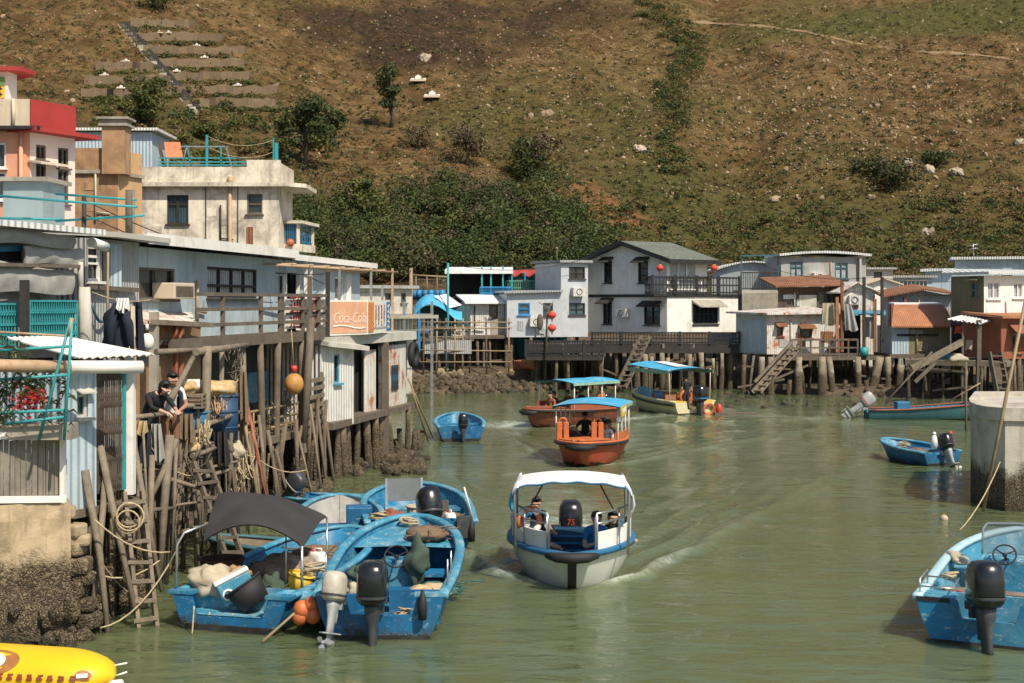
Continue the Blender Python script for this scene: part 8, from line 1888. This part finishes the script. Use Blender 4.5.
for zz,k in((-1.0,1.0),(.3,1.0),(1.0,1.0),(1.7,1.0),(zt-.32,1.0),(zt-.3,1.02),(zt,1.02)):
 cx_,cy_=13.5,35.5;secs.append([Vector((cx_+(p.x-cx_)*k,cy_+(p.y-cy_)*k,zz))for p in pl])
mb=MB();mb.loft(secs,True,0,False,False,False);mb.face([p-Vector((0,0,.12))for p in secs[-1]])
mb.loft([secs[-1],[Vector((cx_+(p.x-cx_)*.9,cy_+(p.y-cy_)*.86,zt))for p in secs[-1]],[Vector((cx_+(p.x-cx_)*.9,cy_+(p.y-cy_)*.86,zt-.12))for p in secs[-1]]],True,0,False)
mb.build('body',mat('pier_concrete',(.52,.48,.40),.9,.15,1.2,(.16,.14,.11),.5,.9,.45,(.17,.14,.11),crust=.95,bump=.5),root)
for x0,y0,x1,y1,d,r,lb in((1027,293,983,512,31.6,.04,'long bamboo pole leaning in front of the concrete pier'),(966,362,966,440,52,.045,'thin vertical stake left of the concrete pier')):
 mb=MB();mb.tube([W(x0,y0,d+.4),W(x1,y1,d)],r);single(mb,'mooring_pole',M_bamboo if r<.042 else M_wood,lb,'pole')
mb=MB();mb.tube(slack(W(1000,462,31.9),W(960,530,29),.15),.015,5);single(mb,'pier_rope',M_rope,'rope slanting from the pier into the water','rope')
def buoy(label,px,py,r,m1,m2=None):
 p=G(px,py);root=thing('buoy',label,'buoy',p-Vector((0,0,r*.4)));mb=MB();mb.ell(p+Vector((0,0,r*.35)),(r,r,r*.95),12,9);mb.build('float',m1,root)
 mb=MB();mb.torus(p+Vector((0,0,r*1.2)),r*.3,r*.1,(0,1,0),10,5);mb.build('ring',m2 or M_rope,root)
buoy('small cream and orange buoy floating left of the pier',944,520,.09,M_sack,M_orange)
p=G(625,409);mb=MB();mb.tube([p-Vector((0,0,.2)),p+Vector((0,0,.1)),p+Vector((0,0,.32)),p+Vector((0,0,.42))],[.16,.18,.17,.08],12);single(mb,'white_marker_float',M_white_plastic,'upright white float left of the cream boat','float')
p=G(719,415);root=thing('red_flagged_float','small red topped float on a plank beside the cream boat','float',p);mb=MB();mb.ell(p+Vector((0,0,.25)),(.14,.14,.24),10,8);mb.build('float',M_red_pl,root);mb=MB();mb.box(p+Vector((.7,0,.05)),(1.8,.5,.1));mb.build('raft',M_wood,root)
M_skin=mat('skin',(.52,.31,.21),.6,.1,4.0,bump=.05);M_skin2=mat('tanned_skin',(.38,.21,.13),.6,.1,4.0,bump=.05)
M_hair=mat('black_hair',(.012,.010,.009),.55,.3,30.0,bump=.5,bump_scale=80);M_hair_b=mat('brown_hair',(.05,.03,.02),.55,.3,30.0)
M_tblue=mat('blue_shirt',(.02,.16,.40),.85,.15,3.0,bump=.3);M_twhite=mat('white_shirt',(.66,.66,.64),.85,.08,3.0,bump=.3);M_tblack=mat('black_shirt',(.015,.016,.018),.9,.3,3.0,bump=.3)
M_jeans=mat('dark_trousers',(.03,.035,.05),.9,.2,4.0,bump=.3);M_brown_t=mat('brown_trousers',(.22,.11,.06),.9,.2,4.0,bump=.3);M_shoe=mat('dark_shoe',(.02,.02,.02),.7)
SIT=dict(pel=(0,0,.1),sp=(0,.03,.26),ch=(0,.01,.43),nk=(0,-.02,.56),hl=(0,-.045,.635),ht=(0,-.045,.735),sL=(-.17,.01,.49),sR=(.17,.01,.49),eL=(-.24,-.06,.23),eR=(.24,-.06,.23),wL=(-.14,-.27,.17),wR=(.14,-.27,.17),hL=(-.09,-.02,.08),hR=(.09,-.02,.08),kL=(-.12,-.42,.10),kR=(.12,-.42,.10),aL=(-.12,-.40,-.32),aR=(.12,-.40,-.32),tL=(-.13,-.55,-.37),tR=(.13,-.55,-.37))
STAND=dict(pel=(0,0,.92),sp=(0,.01,1.08),ch=(0,0,1.25),nk=(0,-.015,1.42),hl=(0,-.03,1.51),ht=(0,-.03,1.61),sL=(-.18,.01,1.35),sR=(.18,.01,1.35),eL=(-.25,.03,1.07),eR=(.25,.03,1.07),wL=(-.22,-.1,.86),wR=(.22,-.1,.86),hL=(-.09,0,.88),hR=(.09,0,.88),kL=(-.1,-.02,.48),kR=(.1,-.02,.48),aL=(-.1,.03,.08),aR=(.1,.03,.08),tL=(-.12,-.14,.035),tR=(.12,-.14,.035))
def person(label,loc,rz,pose,top,bottom,sleeves=False,hair=None,skin=None,group=None,scale=1.0,hands=True,look=(0,0),long_hair=False,jacket=None):
 J={k:Vector(v)for k,v in pose.items()};skin=skin or M_skin;hair=hair or M_hair
 Rh=Matrix.Rotation(look[0],3,'Z')@Matrix.Rotation(look[1],3,'X');hd=lambda v:J['nk']+Rh@(Vector(v)-Vector((0,0,0)))
 d0=(J['ht']-J['hl']);J['hl']=hd(J['hl']-J['nk']);J['ht']=J['hl']+Rh@d0
 fw=Rh@Vector((0,-1,0));rt=Rh@Vector((1,0,0));up=Rh@Vector((0,0,1));hc=J['hl'].lerp(J['ht'],.55)
 V=[];Rr=[];E=[];T=[]
 def v(p,r,t):V.append(Vector(p));Rr.append(r);T.append(t);return len(V)-1
 def e(a,b):E.append((a,b))
 ip=v(J['pel'],.135,'b');isp=v(J['sp'],.125,'t');ic=v(J['ch'],.145,'t');iu=v(J['ch'].lerp(J['nk'],.6),.1,'t');ink=v(J['nk'],.052,'s');ihl=v(J['hl'],.072,'s');iht=v(J['ht'],.088,'s')
 for a,b in((ip,isp),(isp,ic),(ic,iu),(iu,ink),(ink,ihl),(ihl,iht)):e(a,b)
 ns=v(J['hl']+fw*.098+up*.03,.014,'s');e(ihl,ns)
 for s_,sg in(('L',-1),('R',1)):
  er=v(hc+rt*sg*.092-fw*-.005,.014,'s');e(iht,er)
  sh=v(J['s'+s_],.066,'t');e(iu,sh);m1=v(J['s'+s_].lerp(J['e'+s_],.5),.052,'t');e(sh,m1);el=v(J['e'+s_],.042,'t' if sleeves else 's');e(m1,el);m2=v(J['e'+s_].lerp(J['w'+s_],.45),.040,'t' if sleeves else 's');e(el,m2);wr=v(J['w'+s_],.027,'s');e(m2,wr)
  dr=(J['w'+s_]-J['e'+s_]).normalized();side=dr.cross(Vector((0,0,1)));
  if side.length<.1:side=Vector((1,0,0))
  side.normalize();nrm=side.cross(dr).normalized();pm=v(J['w'+s_]+dr*.055,.034,'s');e(wr,pm)
  if hands:
   for k,(o,l)in enumerate(((-.03,.075),(-.01,.085),(.01,.08),(.03,.062))):
    f1=v(J['w'+s_]+dr*(.055+l*.55)+side*o-nrm*.008,.0105,'s');f2=v(J['w'+s_]+dr*(.055+l*.95)+side*o*1.1-nrm*.035,.008,'s');e(pm,f1);e(f1,f2)
   th=v(J['w'+s_]+dr*.05+side*(-sg)*.05-nrm*.01,.011,'s');th2=v(J['w'+s_]+dr*.085+side*(-sg)*.06-nrm*.03,.009,'s');e(pm,th);e(th,th2)
  hp=v(J['h'+s_],.1,'b');e(ip,hp);m3=v(J['h'+s_].lerp(J['k'+s_],.5),.08,'b');e(hp,m3);kn=v(J['k'+s_],.06,'b');e(m3,kn);m4=v(J['k'+s_].lerp(J['a'+s_],.4),.056,'b');e(kn,m4);an=v(J['a'+s_],.04,'b');e(m4,an);to=v(J['t'+s_],.036,'f');e(an,to)
 me=bpy.data.meshes.new('body');me.from_pydata([tuple(p)for p in V],E,[]);ob=bpy.data.objects.new('person',me);COL.objects.link(ob)
 sk=ob.modifiers.new('skin','SKIN');sv=me.skin_vertices[0].data
 for i,r in enumerate(Rr):sv[i].radius=(r,r)
 sv[ip].use_root=True
 sk.use_smooth_shade=True;ss=ob.modifiers.new('sub','SUBSURF');ss.levels=1;ss.render_levels=1
 bpy.context.view_layer.update();m2=bpy.data.meshes.new_from_object(ob.evaluated_get(bpy.context.evaluated_depsgraph_get()));ob.modifiers.clear();ob.data=m2;bpy.data.meshes.remove(me)
 m2.materials.clear()
 for m in(skin,top,bottom,M_shoe,M_hair,mat('lip',(.28,.11,.08),.6)):m2.materials.append(m)
 idx={'s':0,'t':1,'b':2,'f':3}
 segs=[(V[a],V[b],idx[T[b]]if T[a]!='b' or T[b]!='t' else 1,(Rr[a]+Rr[b])/2)for a,b in E]
 for p in m2.polygons:
  best=1e9
  for a,b,t,r in segs:
   ab=b-a;k=max(0,min(1,(p.center-a).dot(ab)/max(ab.length_squared,1e-9)));d=(p.center-a-ab*k).length-r*.7
   if d<best:best=d;p.material_index=t
  p.use_smooth=True
 mb=MB()
 for sg in(-1,1):mb.ell(J['hl']+fw*.078+rt*sg*.032+up*.052,(.007,.006,.004),6,4,4)
 mb.bar(J['hl']+fw*.072-rt*.022-up*.022,J['hl']+fw*.072+rt*.022-up*.022,.012,.008,5)
 import bmesh
 bm=bmesh.new();bm.from_mesh(m2);vs=[bm.verts.new(p)for p in mb.v]
 for f,mi in zip(mb.f,mb.m):
  try:nf=bm.faces.new([vs[i]for i in f]);nf.material_index=mi;nf.smooth=True
  except ValueError:pass
 bm.to_mesh(m2);bm.free()
 ob.location=loc;ob.rotation_euler=(0,0,rz);ob.scale=(scale,)*3
 ob['label']=label;ob['category']='person'
 if group:ob['group']=group
 mb=MB();c=hc+up*.032-fw*.014;R3=Matrix((rt,-fw,up)).transposed();n0=len(mb.v);mb.ell((0,0,0),(.100,.112,.105),14,10)
 out=[]
 for p in mb.v:
  p=Vector(p)
  if p.y<-.02 and p.z<.035:p.y=max(p.y,-.02-.0);p.z=max(p.z,.02 if p.y<.0 else p.z)
  if p.z<-.03 and not long_hair:p.x*=.86;p.y*=.9
  if long_hair and p.z<-.02 and p.y>-.02:p.z=p.z*2.1;p.x*=.95
  out.append(tuple(c+R3@p))
 mb.v=out;h_=mb.build('hair',hair,None);h_.parent=ob
 if jacket:
  mb=MB();ch=J['ch'];sp=J['pel'];ax=(ch-sp)
  secs=[]
  for j in range(7):
   t=j/6;cc=sp+ax*(-.05+1.4*t);rr=(.165+.02*math.sin(t*3))*(1 if t<.85 else .7);secs.append([cc+Vector((math.sin(a)*rr*1.12,math.cos(a)*rr*.95,0))for a in[-2.5+5.0*i/15 for i in range(16)]])
  mb.loft(secs);mb.loft([[p+(p-Vector((sp.x,sp.y,p.z)))*.06 for p in r]for r in secs],flip=True);j_=mb.build('jacket',jacket,None);j_.parent=ob
  for sg in 'LR':pass
 return ob
def pose(base,**k):d=dict(base);d.update(k);return d
person('man in blue shirt standing back by the motor, driving the white tour boat',(.46,26.2,.34),0,pose(SIT,wL=(-.36,-.2,.22),eL=(-.34,-.02,.28),wR=(.3,-.2,.2)),M_tblue,M_jeans,skin=M_skin2)
person('passenger with dark hair in white top beside the orange ring on the tour boat',(.40,24.9,.24),2.1,pose(SIT,wL=(-.18,-.2,.25)),M_twhite,M_jeans,look=(.3,.1))
person('passenger in dark top turned away at the left bench of the tour boat',(.52,25.4,.2),1.7,SIT,M_tblack,M_jeans,long_hair=True)
m1=person('man in blue shirt holding a camera on the right bench of the tour boat',(1.5,25.0,.22),.15,pose(SIT,wL=(-.03,-.24,.30),wR=(.05,-.24,.30),eL=(-.22,-.1,.22),eR=(.23,-.1,.22),sp=(0,.05,.26),ch=(0,.0,.42)),M_tblue,M_brown_t,skin=M_skin,look=(-.1,.15),scale=1.05,hair=mat('grey_short_hair',(.10,.07,.055),.7,.3,30))
mb=MB();c=Vector((1.52,24.67,.54));mb.box(c,(.13,.06,.08));mb.tube([c-Vector((0,.02,0)),c-Vector((0,.08,0))],.028,10);single(mb,'camera',M_rubber,'small dark camera held by the man in the blue shirt','camera',None,None,.008)
person('woman with black hair resting an arm over the right side of the tour boat',(1.84,25.4,.2),-.5,pose(SIT,eR=(.28,-.02,.36),wR=(.44,-.14,.36),ch=(.02,.0,.43)),M_tblack,M_jeans,look=(.4,0),long_hair=True)
rg=thing('life_ring','orange and white life ring leaning at the left bow panel of the tour boat','life ring',(.25,24.45,.55));
for k in range(4):
 mb=MB();mb.torus((.30,24.35,1.0),.2,.055,(.5,-1,.2),8,8,a0=k*PI/2,a1=(k+.62)*PI/2);mb.build('orange_band',M_orange,rg)
 mb=MB();mb.torus((.30,24.35,1.0),.2,.054,(.5,-1,.2),6,8,a0=(k+.62)*PI/2,a1=(k+1)*PI/2);mb.build('white_band',M_white_plastic,rg)
def seat(rb,x,y,z=.32):return worldpt(rb,(x,y,z))
rz1=RB1.rotation_euler[2]+PI;rz2=RB2.rotation_euler[2]+PI;rz3=YB.rotation_euler[2]+PI
G1='people on the red tour boats'
person('driver in black at the middle of the nearer red boat',seat(RB1,.25,1.5,.62),rz1,pose(SIT,eL=(-.3,-.05,.3),eR=(.3,-.05,.3)),M_tblack,M_jeans,skin=M_skin2,group=G1,hands=False)
person('passenger in white shirt leaning out on the right side of the nearer red boat',seat(RB1,-.5,2.1,.42),rz1-.3,pose(SIT,wR=(.4,-.2,.1)),M_twhite,M_jeans,group=G1,hands=False)
person('passenger in dark top sitting on the left of the nearer red boat',seat(RB1,.7,2.2,.38),rz1+.3,SIT,M_jeans,M_jeans,group=G1,hands=False)
person('passenger with brown hair behind the yellow panel of the nearer red boat',seat(RB1,-.5,1.7,.42),rz1,SIT,M_brown_t,M_jeans,hair=M_hair_b,long_hair=True,group=G1,hands=False)
for i,(x,y,tm,lb)in enumerate(((.6,.6,M_tblack,'rearmost passenger in black on the farther red boat'),(-.2,1.0,M_twhite,'passenger in white on the farther red boat'),(.5,1.5,M_brown_t,'passenger in brown at the middle of the farther red boat'),(-.4,2.0,M_jeans,'passenger in dark blue on the farther red boat'),(.4,2.4,M_tblack,'passenger in black near the front of the farther red boat'),(.1,2.9,M_wood_red,'foremost passenger in brown red on the farther red boat'))):
 person(lb,seat(RB2,x,y,.5),rz2+U(-.5,.5),SIT,tm,M_jeans,group=G1,hands=False,hair=M_hair_b if i==2 else None)
person('boatman in dark clothes standing at the motor of the cream boat',seat(YB,.0,.7,.06),rz3,pose(STAND,wL=(-.2,.2,1.0)),M_tblack,M_jeans,skin=M_skin2,hands=False,scale=.95)
person('standing man in white T-shirt and open dark jacket looking down at his work',W(170,468,24.0)*1.0,-.5+.9,pose(STAND,wL=(-.08,-.33,.98),eL=(-.26,-.04,1.05),wR=(.1,-.34,1.0),eR=(.27,-.05,1.07),ch=(0,-.04,1.25),nk=(0,-.1,1.41),hl=(0,-.13,1.49),ht=(0,-.13,1.59),sL=(-.18,-.03,1.35),sR=(.18,-.03,1.35)),M_twhite,M_brown_t,sleeves=False,skin=M_skin2,look=(.2,.35),jacket=M_navy)
person('bent person in black beside the man in the white T-shirt',W(150,470,23.6),.9,pose(STAND,sp=(0,-.03,1.05),ch=(0,-.14,1.18),nk=(0,-.27,1.31),hl=(0,-.32,1.38),ht=(0,-.35,1.47),sL=(-.18,-.17,1.27),sR=(.18,-.17,1.27),eL=(-.22,-.34,1.08),eR=(.24,-.32,1.08),wL=(-.1,-.55,1.0),wR=(.12,-.55,1.02)),M_tblack,M_jeans,sleeves=True,look=(.2,.4),long_hair=True)
for i in range(48):
 x=U(104,252);d=21.6+(x-112)/138*6.0;y0=U(428,470);y1=U(545,605)-(x-112)*.25
 pole(x+U(-10,10),y0,d-U(0,.3),x+U(-14,14),y1,d-U(.1,.5),U(.018,.04),'brace',RN.choice([M_wood,M_wood_pale,M_wood,M_pile]),JET)
for i in range(9):
 x=U(128,240);y=U(430,540);d=21.9+(x-128)/110*5.4
 pole(x,y,d-.25,x+U(18,46),y+U(-10,14),d+.3,U(.025,.045),'rail',RN.choice([M_wood,M_wood_pale]),JET)
for i in range(26):
 u=U(-.5,uL);p=FD.p(u,U(-.35,-.1),0)
 mb=MB();mb.tube([Vector((p.x+U(-.5,.5),p.y+U(-.5,.5),-.6)),Vector((p.x,p.y,ZL+U(-.3,.9)))],U(.025,.05));mb.build('prop_pole',RN.choice([M_wood,M_pile,M_wood_pale]),BH)
CL=['brown net draped from the middle of the jetty edge','orange brown net bunched on the jetty post by the ladder','dark net hanging under the blue house railing','pale net bundle on the lower deck rail of the blue house']
for(x,y,d,r,m_),lb in zip(((188,462,24.6,.34,M_wood),(216,400,25.5,.24,M_rustpipe),(262,412,33.4,.3,M_wood_dark),(284,402,34.8,.26,M_wood_pale)),CL):
 mb=MB();c=W(x,y,d)
 for k in range(34):
  a=c+Vector((RN.gauss(0,.5),RN.gauss(0,.25),RN.gauss(0,.5)))*r;b=c+Vector((RN.gauss(0,.5),RN.gauss(0,.25),RN.gauss(-.4,.5)))*r;mb.tube(slack(a,b,U(.02,.25),5),.011,4)
 single(mb,'net_tangle',m_,lb,'net')
for(a,b,d,sg),lb in zip((((146,440),(210,470),23.4,.3),((160,420),(238,380),25.0,.25),((176,455),(250,500),25.2,.4),((100,560),(150,600),20.6,.15),((224,420),(306,470),29,.4)),('thin rope sagging below the hanging cloths','rope looped above the patterned bundles','rope sagging towards the red pole','short rope low between the ladder rails','long slack rope from the jetty to the blue house piles')):
 mb=MB();mb.tube(slack(W(*a,d),W(*b,d+1.2),sg,10),.012,5);single(mb,'slack_rope',M_rope,lb,'rope')
hanging_cloth('brown_sacking','brown sacking hanging under the jetty shelf',176,192,414,440,24.5,mat('sacking',(.20,.14,.085),.95,.3,6,bump=.6),3,.04);hanging_cloth('blue_tarp_curtain','dark blue tarpaulin hanging behind the jetty shelf',178,206,408,438,25.2,M_tarp_blue,4,.02)
hanging_cloth('faded_net','faded brown netting hanging over the right end of the jetty',232,246,372,420,27.3,MATS['sacking'],3,.05)
def wall_bits(root,fr,x0,x1,y0,y1,n,mats,v=-.012,pipe=True):
 for i in range(n):
  x=U(x0,x1);y=U(y0,y1);w_=U(5,13);h_=U(4,12)
  a,b,c2,d2=fr.rect(x,y,min(x+w_,x1),y+h_,v)
  if c2-a<.08:continue
  mb=MB();k=U(-.03,.03);mb.prism([fr.p(a,v-.004*i,b),fr.p(c2,v-.004*i,b+k),fr.p(c2+k,v-.004*i,d2),fr.p(a,v-.004*i,d2-k)],Vector((fr.n.x,fr.n.y,0))*.008);mb.build('patch_sheet',RN.choice(mats),root)
 if pipe:
  x=U(x0,x1);u,z=fr.uz(x,y0);_,z2=fr.uz(x,y1+6);mb=MB();mb.tube([fr.p(u,-.06,z),fr.p(u,-.06,z2)],.035);mb.tube([fr.p(u,-.06,z2+.3),fr.p(u+.5,-.06,z2+.25)],.03);mb.build('drainpipe',RN.choice([M_rustpipe,M_concrete_pale,M_wood_dark]),root)
OB=bpy.data.objects;pm=[M_rust_white,M_concrete_pale,M_rust_blue,M_grey_tin,M_wood]
wall_bits(BH,FB,180,205,280,318,2,[M_blue_wall,M_rust_blue,M_grey_tin]);wall_bits(BH,FB,260,280,276,310,2,[M_blue_tin,M_blue_wall])
wall_bits(BH,FLo,246,318,345,395,7,[M_wood,M_blue_tin,M_wood_dark,M_rust_blue,M_wood_red],-.03)
wall_bits(CREAM,FC,192,228,205,240,2,[M_cream_wall,M_concrete]);wall_bits(CREAM,FC,146,164,225,245,1,[M_cream_wall],pipe=False)
wall_bits(OB['silver_clad_house'],S1,510,558,316,332,3,[M_sil,M_grey_tin]);wall_bits(OB['white_stilt_hut'],S3,471,487,306,330,2,pm)
wall_bits(OB['rust_streaked_shack'],R1,770,836,320,350,5,[M_rust,M_rust_white,M_grey_tin]);wall_bits(OB['rust_streaked_shack'],R0,738,748,322,348,2,pm,pipe=False)
wall_bits(OB['rust_roof_hut'],R2,780,836,292,310,5,pm);wall_bits(OB['two_window_house'],B2,806,832,262,280,2,[M_concrete,M_concrete_pale]);wall_bits(OB['orange_roof_hut'],Q1,910,946,330,350,4,[M_grey_tin,M_plank_grey,M_rust_blue]);wall_bits(OB['brown_gable_shed'],Q2,908,945,299,320,3,pm)
wall_bits(OB['olive_white_house'],H1,986,1022,301,316,3,[M_white_wall,M_rust_white,M_blue_tin]);wall_bits(OB['red_tin_house'],HR,1003,1024,335,354,3,[M_rust,M_red_tin,M_wood_red]);wall_bits(OB['canvas_shack'],FS,0,74,294,300,2,[M_tarp_grey],.45,False)
wall_bits(OB['awning_platform'],S4,415,466,310,332,6,pm,-.03);wall_bits(OB['brown_house'],FBr,78,102,172,215,3,[M_brown_wall,M_concrete])
for fr,rt,px,py in((g1,BW,623,313),(S2,OB['silver_clad_house'],578,292),(B2,OB['two_window_house'],819,277),(S1,OB['silver_clad_house'],536,322)):
 c=fr.at(px,py,-.2);ac=MB().box(c,(.75,.4,.5),math.atan2(fr.d.y,fr.d.x)).build('air_conditioner',M_white_tin,rt);mb=MB();mb.torus(c-Vector((fr.n.x,fr.n.y,0))*.21,.17,.02,(fr.n.x,fr.n.y,0),14,4);mb.build('fan_ring',M_wood_dark,ac)
for fr,rt,n,u0,u1,zz in((FW,BW,22,.3,FW.L,zf-.5),(FPl,OB['open_platform'],16,-3,FPl.L+1,2.0),(Q1,OB['orange_roof_hut'],10,0,Q1.L+1,2.0),(FV,OB['olive_white_house'],14,-2,FV.L+2,1.9),(S3,OB['white_stilt_hut'],8,0,S3.L,2.4)):
 for i in range(n):
  p=fr.p(U(u0,u1),U(-.4,2.2),0);mb=MB();mb.tube([Vector((p.x+U(-.5,.5),p.y+U(-.3,.3),-.8)),Vector((p.x,p.y,zz))],U(.04,.08));mb.build('stilt',RN.choice([M_pile,M_wood,M_pile_conc]),rt)
 for i in range(3):
  u=U(u0,u1-2);mb=MB();mb.bar(fr.p(u,-.3,U(.4,1.6)),fr.p(u+U(1.5,2.5),-.25,U(.4,1.7)),.07,.1);mb.build('cross_brace',M_wood,rt)
def slat_crate(label,p,s,m_,rz=0.0):
 root=thing('slatted_crate',label,'crate',p,rz);w_,l_,h_=s
 mb=MB();mb.box((0,0,.02),(w_,l_,.03));mb.build('base',m_,root,local=True)
 mb=MB()
 for k in range(4):
  z=.06+k*(h_-.06)/3.3
  for sx in(-1,1):mb.box((sx*w_/2,0,z),(.018,l_,h_/6));mb.box((0,sx*l_/2,z),(w_,.018,h_/6))
 for sx in(-1,1):
  for sy in(-1,1):mb.box((sx*(w_/2-.015),sy*(l_/2-.015),h_/2),(.03,.03,h_))
 mb.build('slats',m_,root,local=True)
def jerrycan(label,p,m_,rz=0.0,s=1.0):
 root=thing('jerrycan',label,'jerrycan',p,rz);mb=MB();mb.loft([rrect(.2*s,.3*s,0,0),rrect(.22*s,.32*s,.03*s,0),rrect(.22*s,.32*s,.3*s,0),rrect(.17*s,.27*s,.36*s,0)],True,cap0=True,cap1=True);mb.build('body',m_,root,local=True)
 mb=MB();mb.tube([(0,-.09*s,.36*s),(0,-.09*s,.42*s),(0,.06*s,.42*s),(0,.06*s,.36*s)],.014,6);mb.build('handle',m_,root,local=True);mb=MB();mb.tube([(0,.1*s,.35*s),(0,.1*s,.41*s)],.035*s,8);mb.build('cap',M_red_pl,root,local=True)
def ropes(label,p,r,m_=None):
 mb=MB()
 for k in range(7):mb.torus(Vector(p)+Vector((U(-.25,.25)*r,U(-.25,.25)*r,.018*k)),r*U(.6,1),.014,(U(-.3,.3),U(-.3,.3),1),14,5)
 single(mb,'rope_coil',m_ or M_rope,label,'rope')
def netheap(label,p,r,m_):
 mb=MB();mb.ell(Vector(p)+Vector((0,0,r*.15)),(r,r*.8,r*.35),14,8,0,None,.16);mb.s=[True]*len(mb.s)
 for k in range(40):
  a=Vector(p)+Vector((RN.gauss(0,.5)*r,RN.gauss(0,.4)*r,abs(RN.gauss(.25,.15))*r));b=a+Vector((RN.gauss(0,.5),RN.gauss(0,.5),RN.gauss(0,.1)))*r;mb.tube(slack(a,b,U(-.04,.05),4),.01,4)
 single(mb,'net_heap',m_,label,'net')
M_net1=mat('teal_net',(.05,.13,.12),.95,.4,9,bump=.8);M_net2=mat('brown_net',(.19,.13,.08),.95,.4,9,bump=.8)
q=lambda rt,*p:worldpt(rt,p)
slat_crate('dark slatted crate inside the big blue boat by the left gunwale',q(BB,-.6,2.3,.1),(.42,.55,.3),M_wood,.2);netheap('teal net heap on the right floor of the big blue boat',q(BB,.6,2.6,.12),.38,M_net1);ropes('rope coil on the thwart of the big blue boat',q(BB,-.4,1.5,.42),.16);jerrycan('blue jerrycan beside the console of the big blue boat',q(BB,-.28,1.8,.08),M_tarp_blue,.4)
netheap('brown net heap spread over the bow of the big blue boat',q(BB,.35,3.7,.84),.36,M_net2);ropes('rope coil in the motor well of the big blue boat',q(BB,.35,.3,.26),.15);lump('dark_bag','dark bag on the fore locker of the big blue boat',q(BB,-.25,2.75,.52),(.2,.18,.12),M_net_green,'bag',.2)
netheap('brown net heap in the bow of the net boat',q(NB,.1,3.1,.5),.5,M_net2);slat_crate('grey slatted crate in the bow half of the net boat',q(NB,-.45,2.3,.3),(.5,.4,.28),M_plank_grey,.5);ropes('pale rope coil on the right gunwale of the net boat',q(NB,.75,1.3,.66),.18);jerrycan('white jerrycan on the net boat thwart',q(NB,.35,2.4,.45),M_white_plastic,1.0,.9);netheap('dark green net heap in the stern of the net boat',q(NB,.3,.8,.35),.34,M_net_green)
lump('blue_tarp_heap','crumpled blue tarpaulin along the far side of the net boat',q(NB,.6,2.2,.5),(.3,.7,.14),M_tarp_blue,'tarp',.22)
netheap('brown net heap at the middle of the wide blue boat',q(DB,.55,1.2,.44),.34,M_net2);ropes('rope coil on the stern of the wide blue boat',q(DB,-.8,.25,.64),.17);jerrycan('white jerrycan on the floor of the wide blue boat',q(DB,.6,.75,.3),M_white_plastic,.3);slat_crate('small slatted crate beside the wind screen of the wide blue boat',q(DB,.45,2.0,.45),(.4,.35,.25),M_wood)
ropes('rope coil on the fore locker of the near light blue boat',q(NR_,-.2,3.2,.54),.2);netheap('teal net heap between the thwart and console of the near light blue boat',q(NR_,-.6,2.3,.12),.3,M_net1);jerrycan('red jerrycan on the floor of the near light blue boat',q(NR_,-.55,1.2,.08),M_red_pl,.5);lump('life_vest_heap','faded cloth heap on the left side deck of the near light blue boat',q(NR_,-.82,2.8,.72),(.14,.3,.08),M_sack,'cloth',.22)
netheap('brown net heap on the small boat by the pier',q(SB,-.1,1.0,.3),.3,M_net2);ropes('rope coil in the bow of the small boat by the pier',q(SB,0,1.7,.42),.18)
for bt,x,y,z,lb in((BB,.62,0,.52,'small rope fender hanging from the transom of the big blue boat'),(DB,.95,0,.45,'small fender hanging from the transom of the wide blue boat')):
 mb=MB();p=q(bt,x,-.1,z);mb.tube([p+Vector((0,0,.2)),p,p-Vector((0,0,.22))],[.02,.07,.06],8);single(mb,'boat_fender',M_rubber,lb,'fender')
for(a,b,sg),lb in zip(((W(84,200,30.6),W(300,262,42),.35),(W(84,214,30.6),W(327,274,39),.4),(W(309,277,37.8),W(411,270,79),.8),(W(448,264,78),W(588,258,80),.5),(W(741,256,84),W(864,278,73),.5),(W(882,278,73),W(1040,262,80),.6)),('upper wire from the teal rail post to the blue house porch','lower wire from the teal rail post to the deck post','long wire from the blue house deck to the far mast','wire from the teal mast to the white gabled house','wire from the barred balcony to the platform posts','wire from the platform posts to the houses at the right edge')):
 mb=MB();mb.tube(slack(a,b,sg,12),.014,4);single(mb,'overhead_wire',M_wood_dark,lb,'wire','overhead wires')
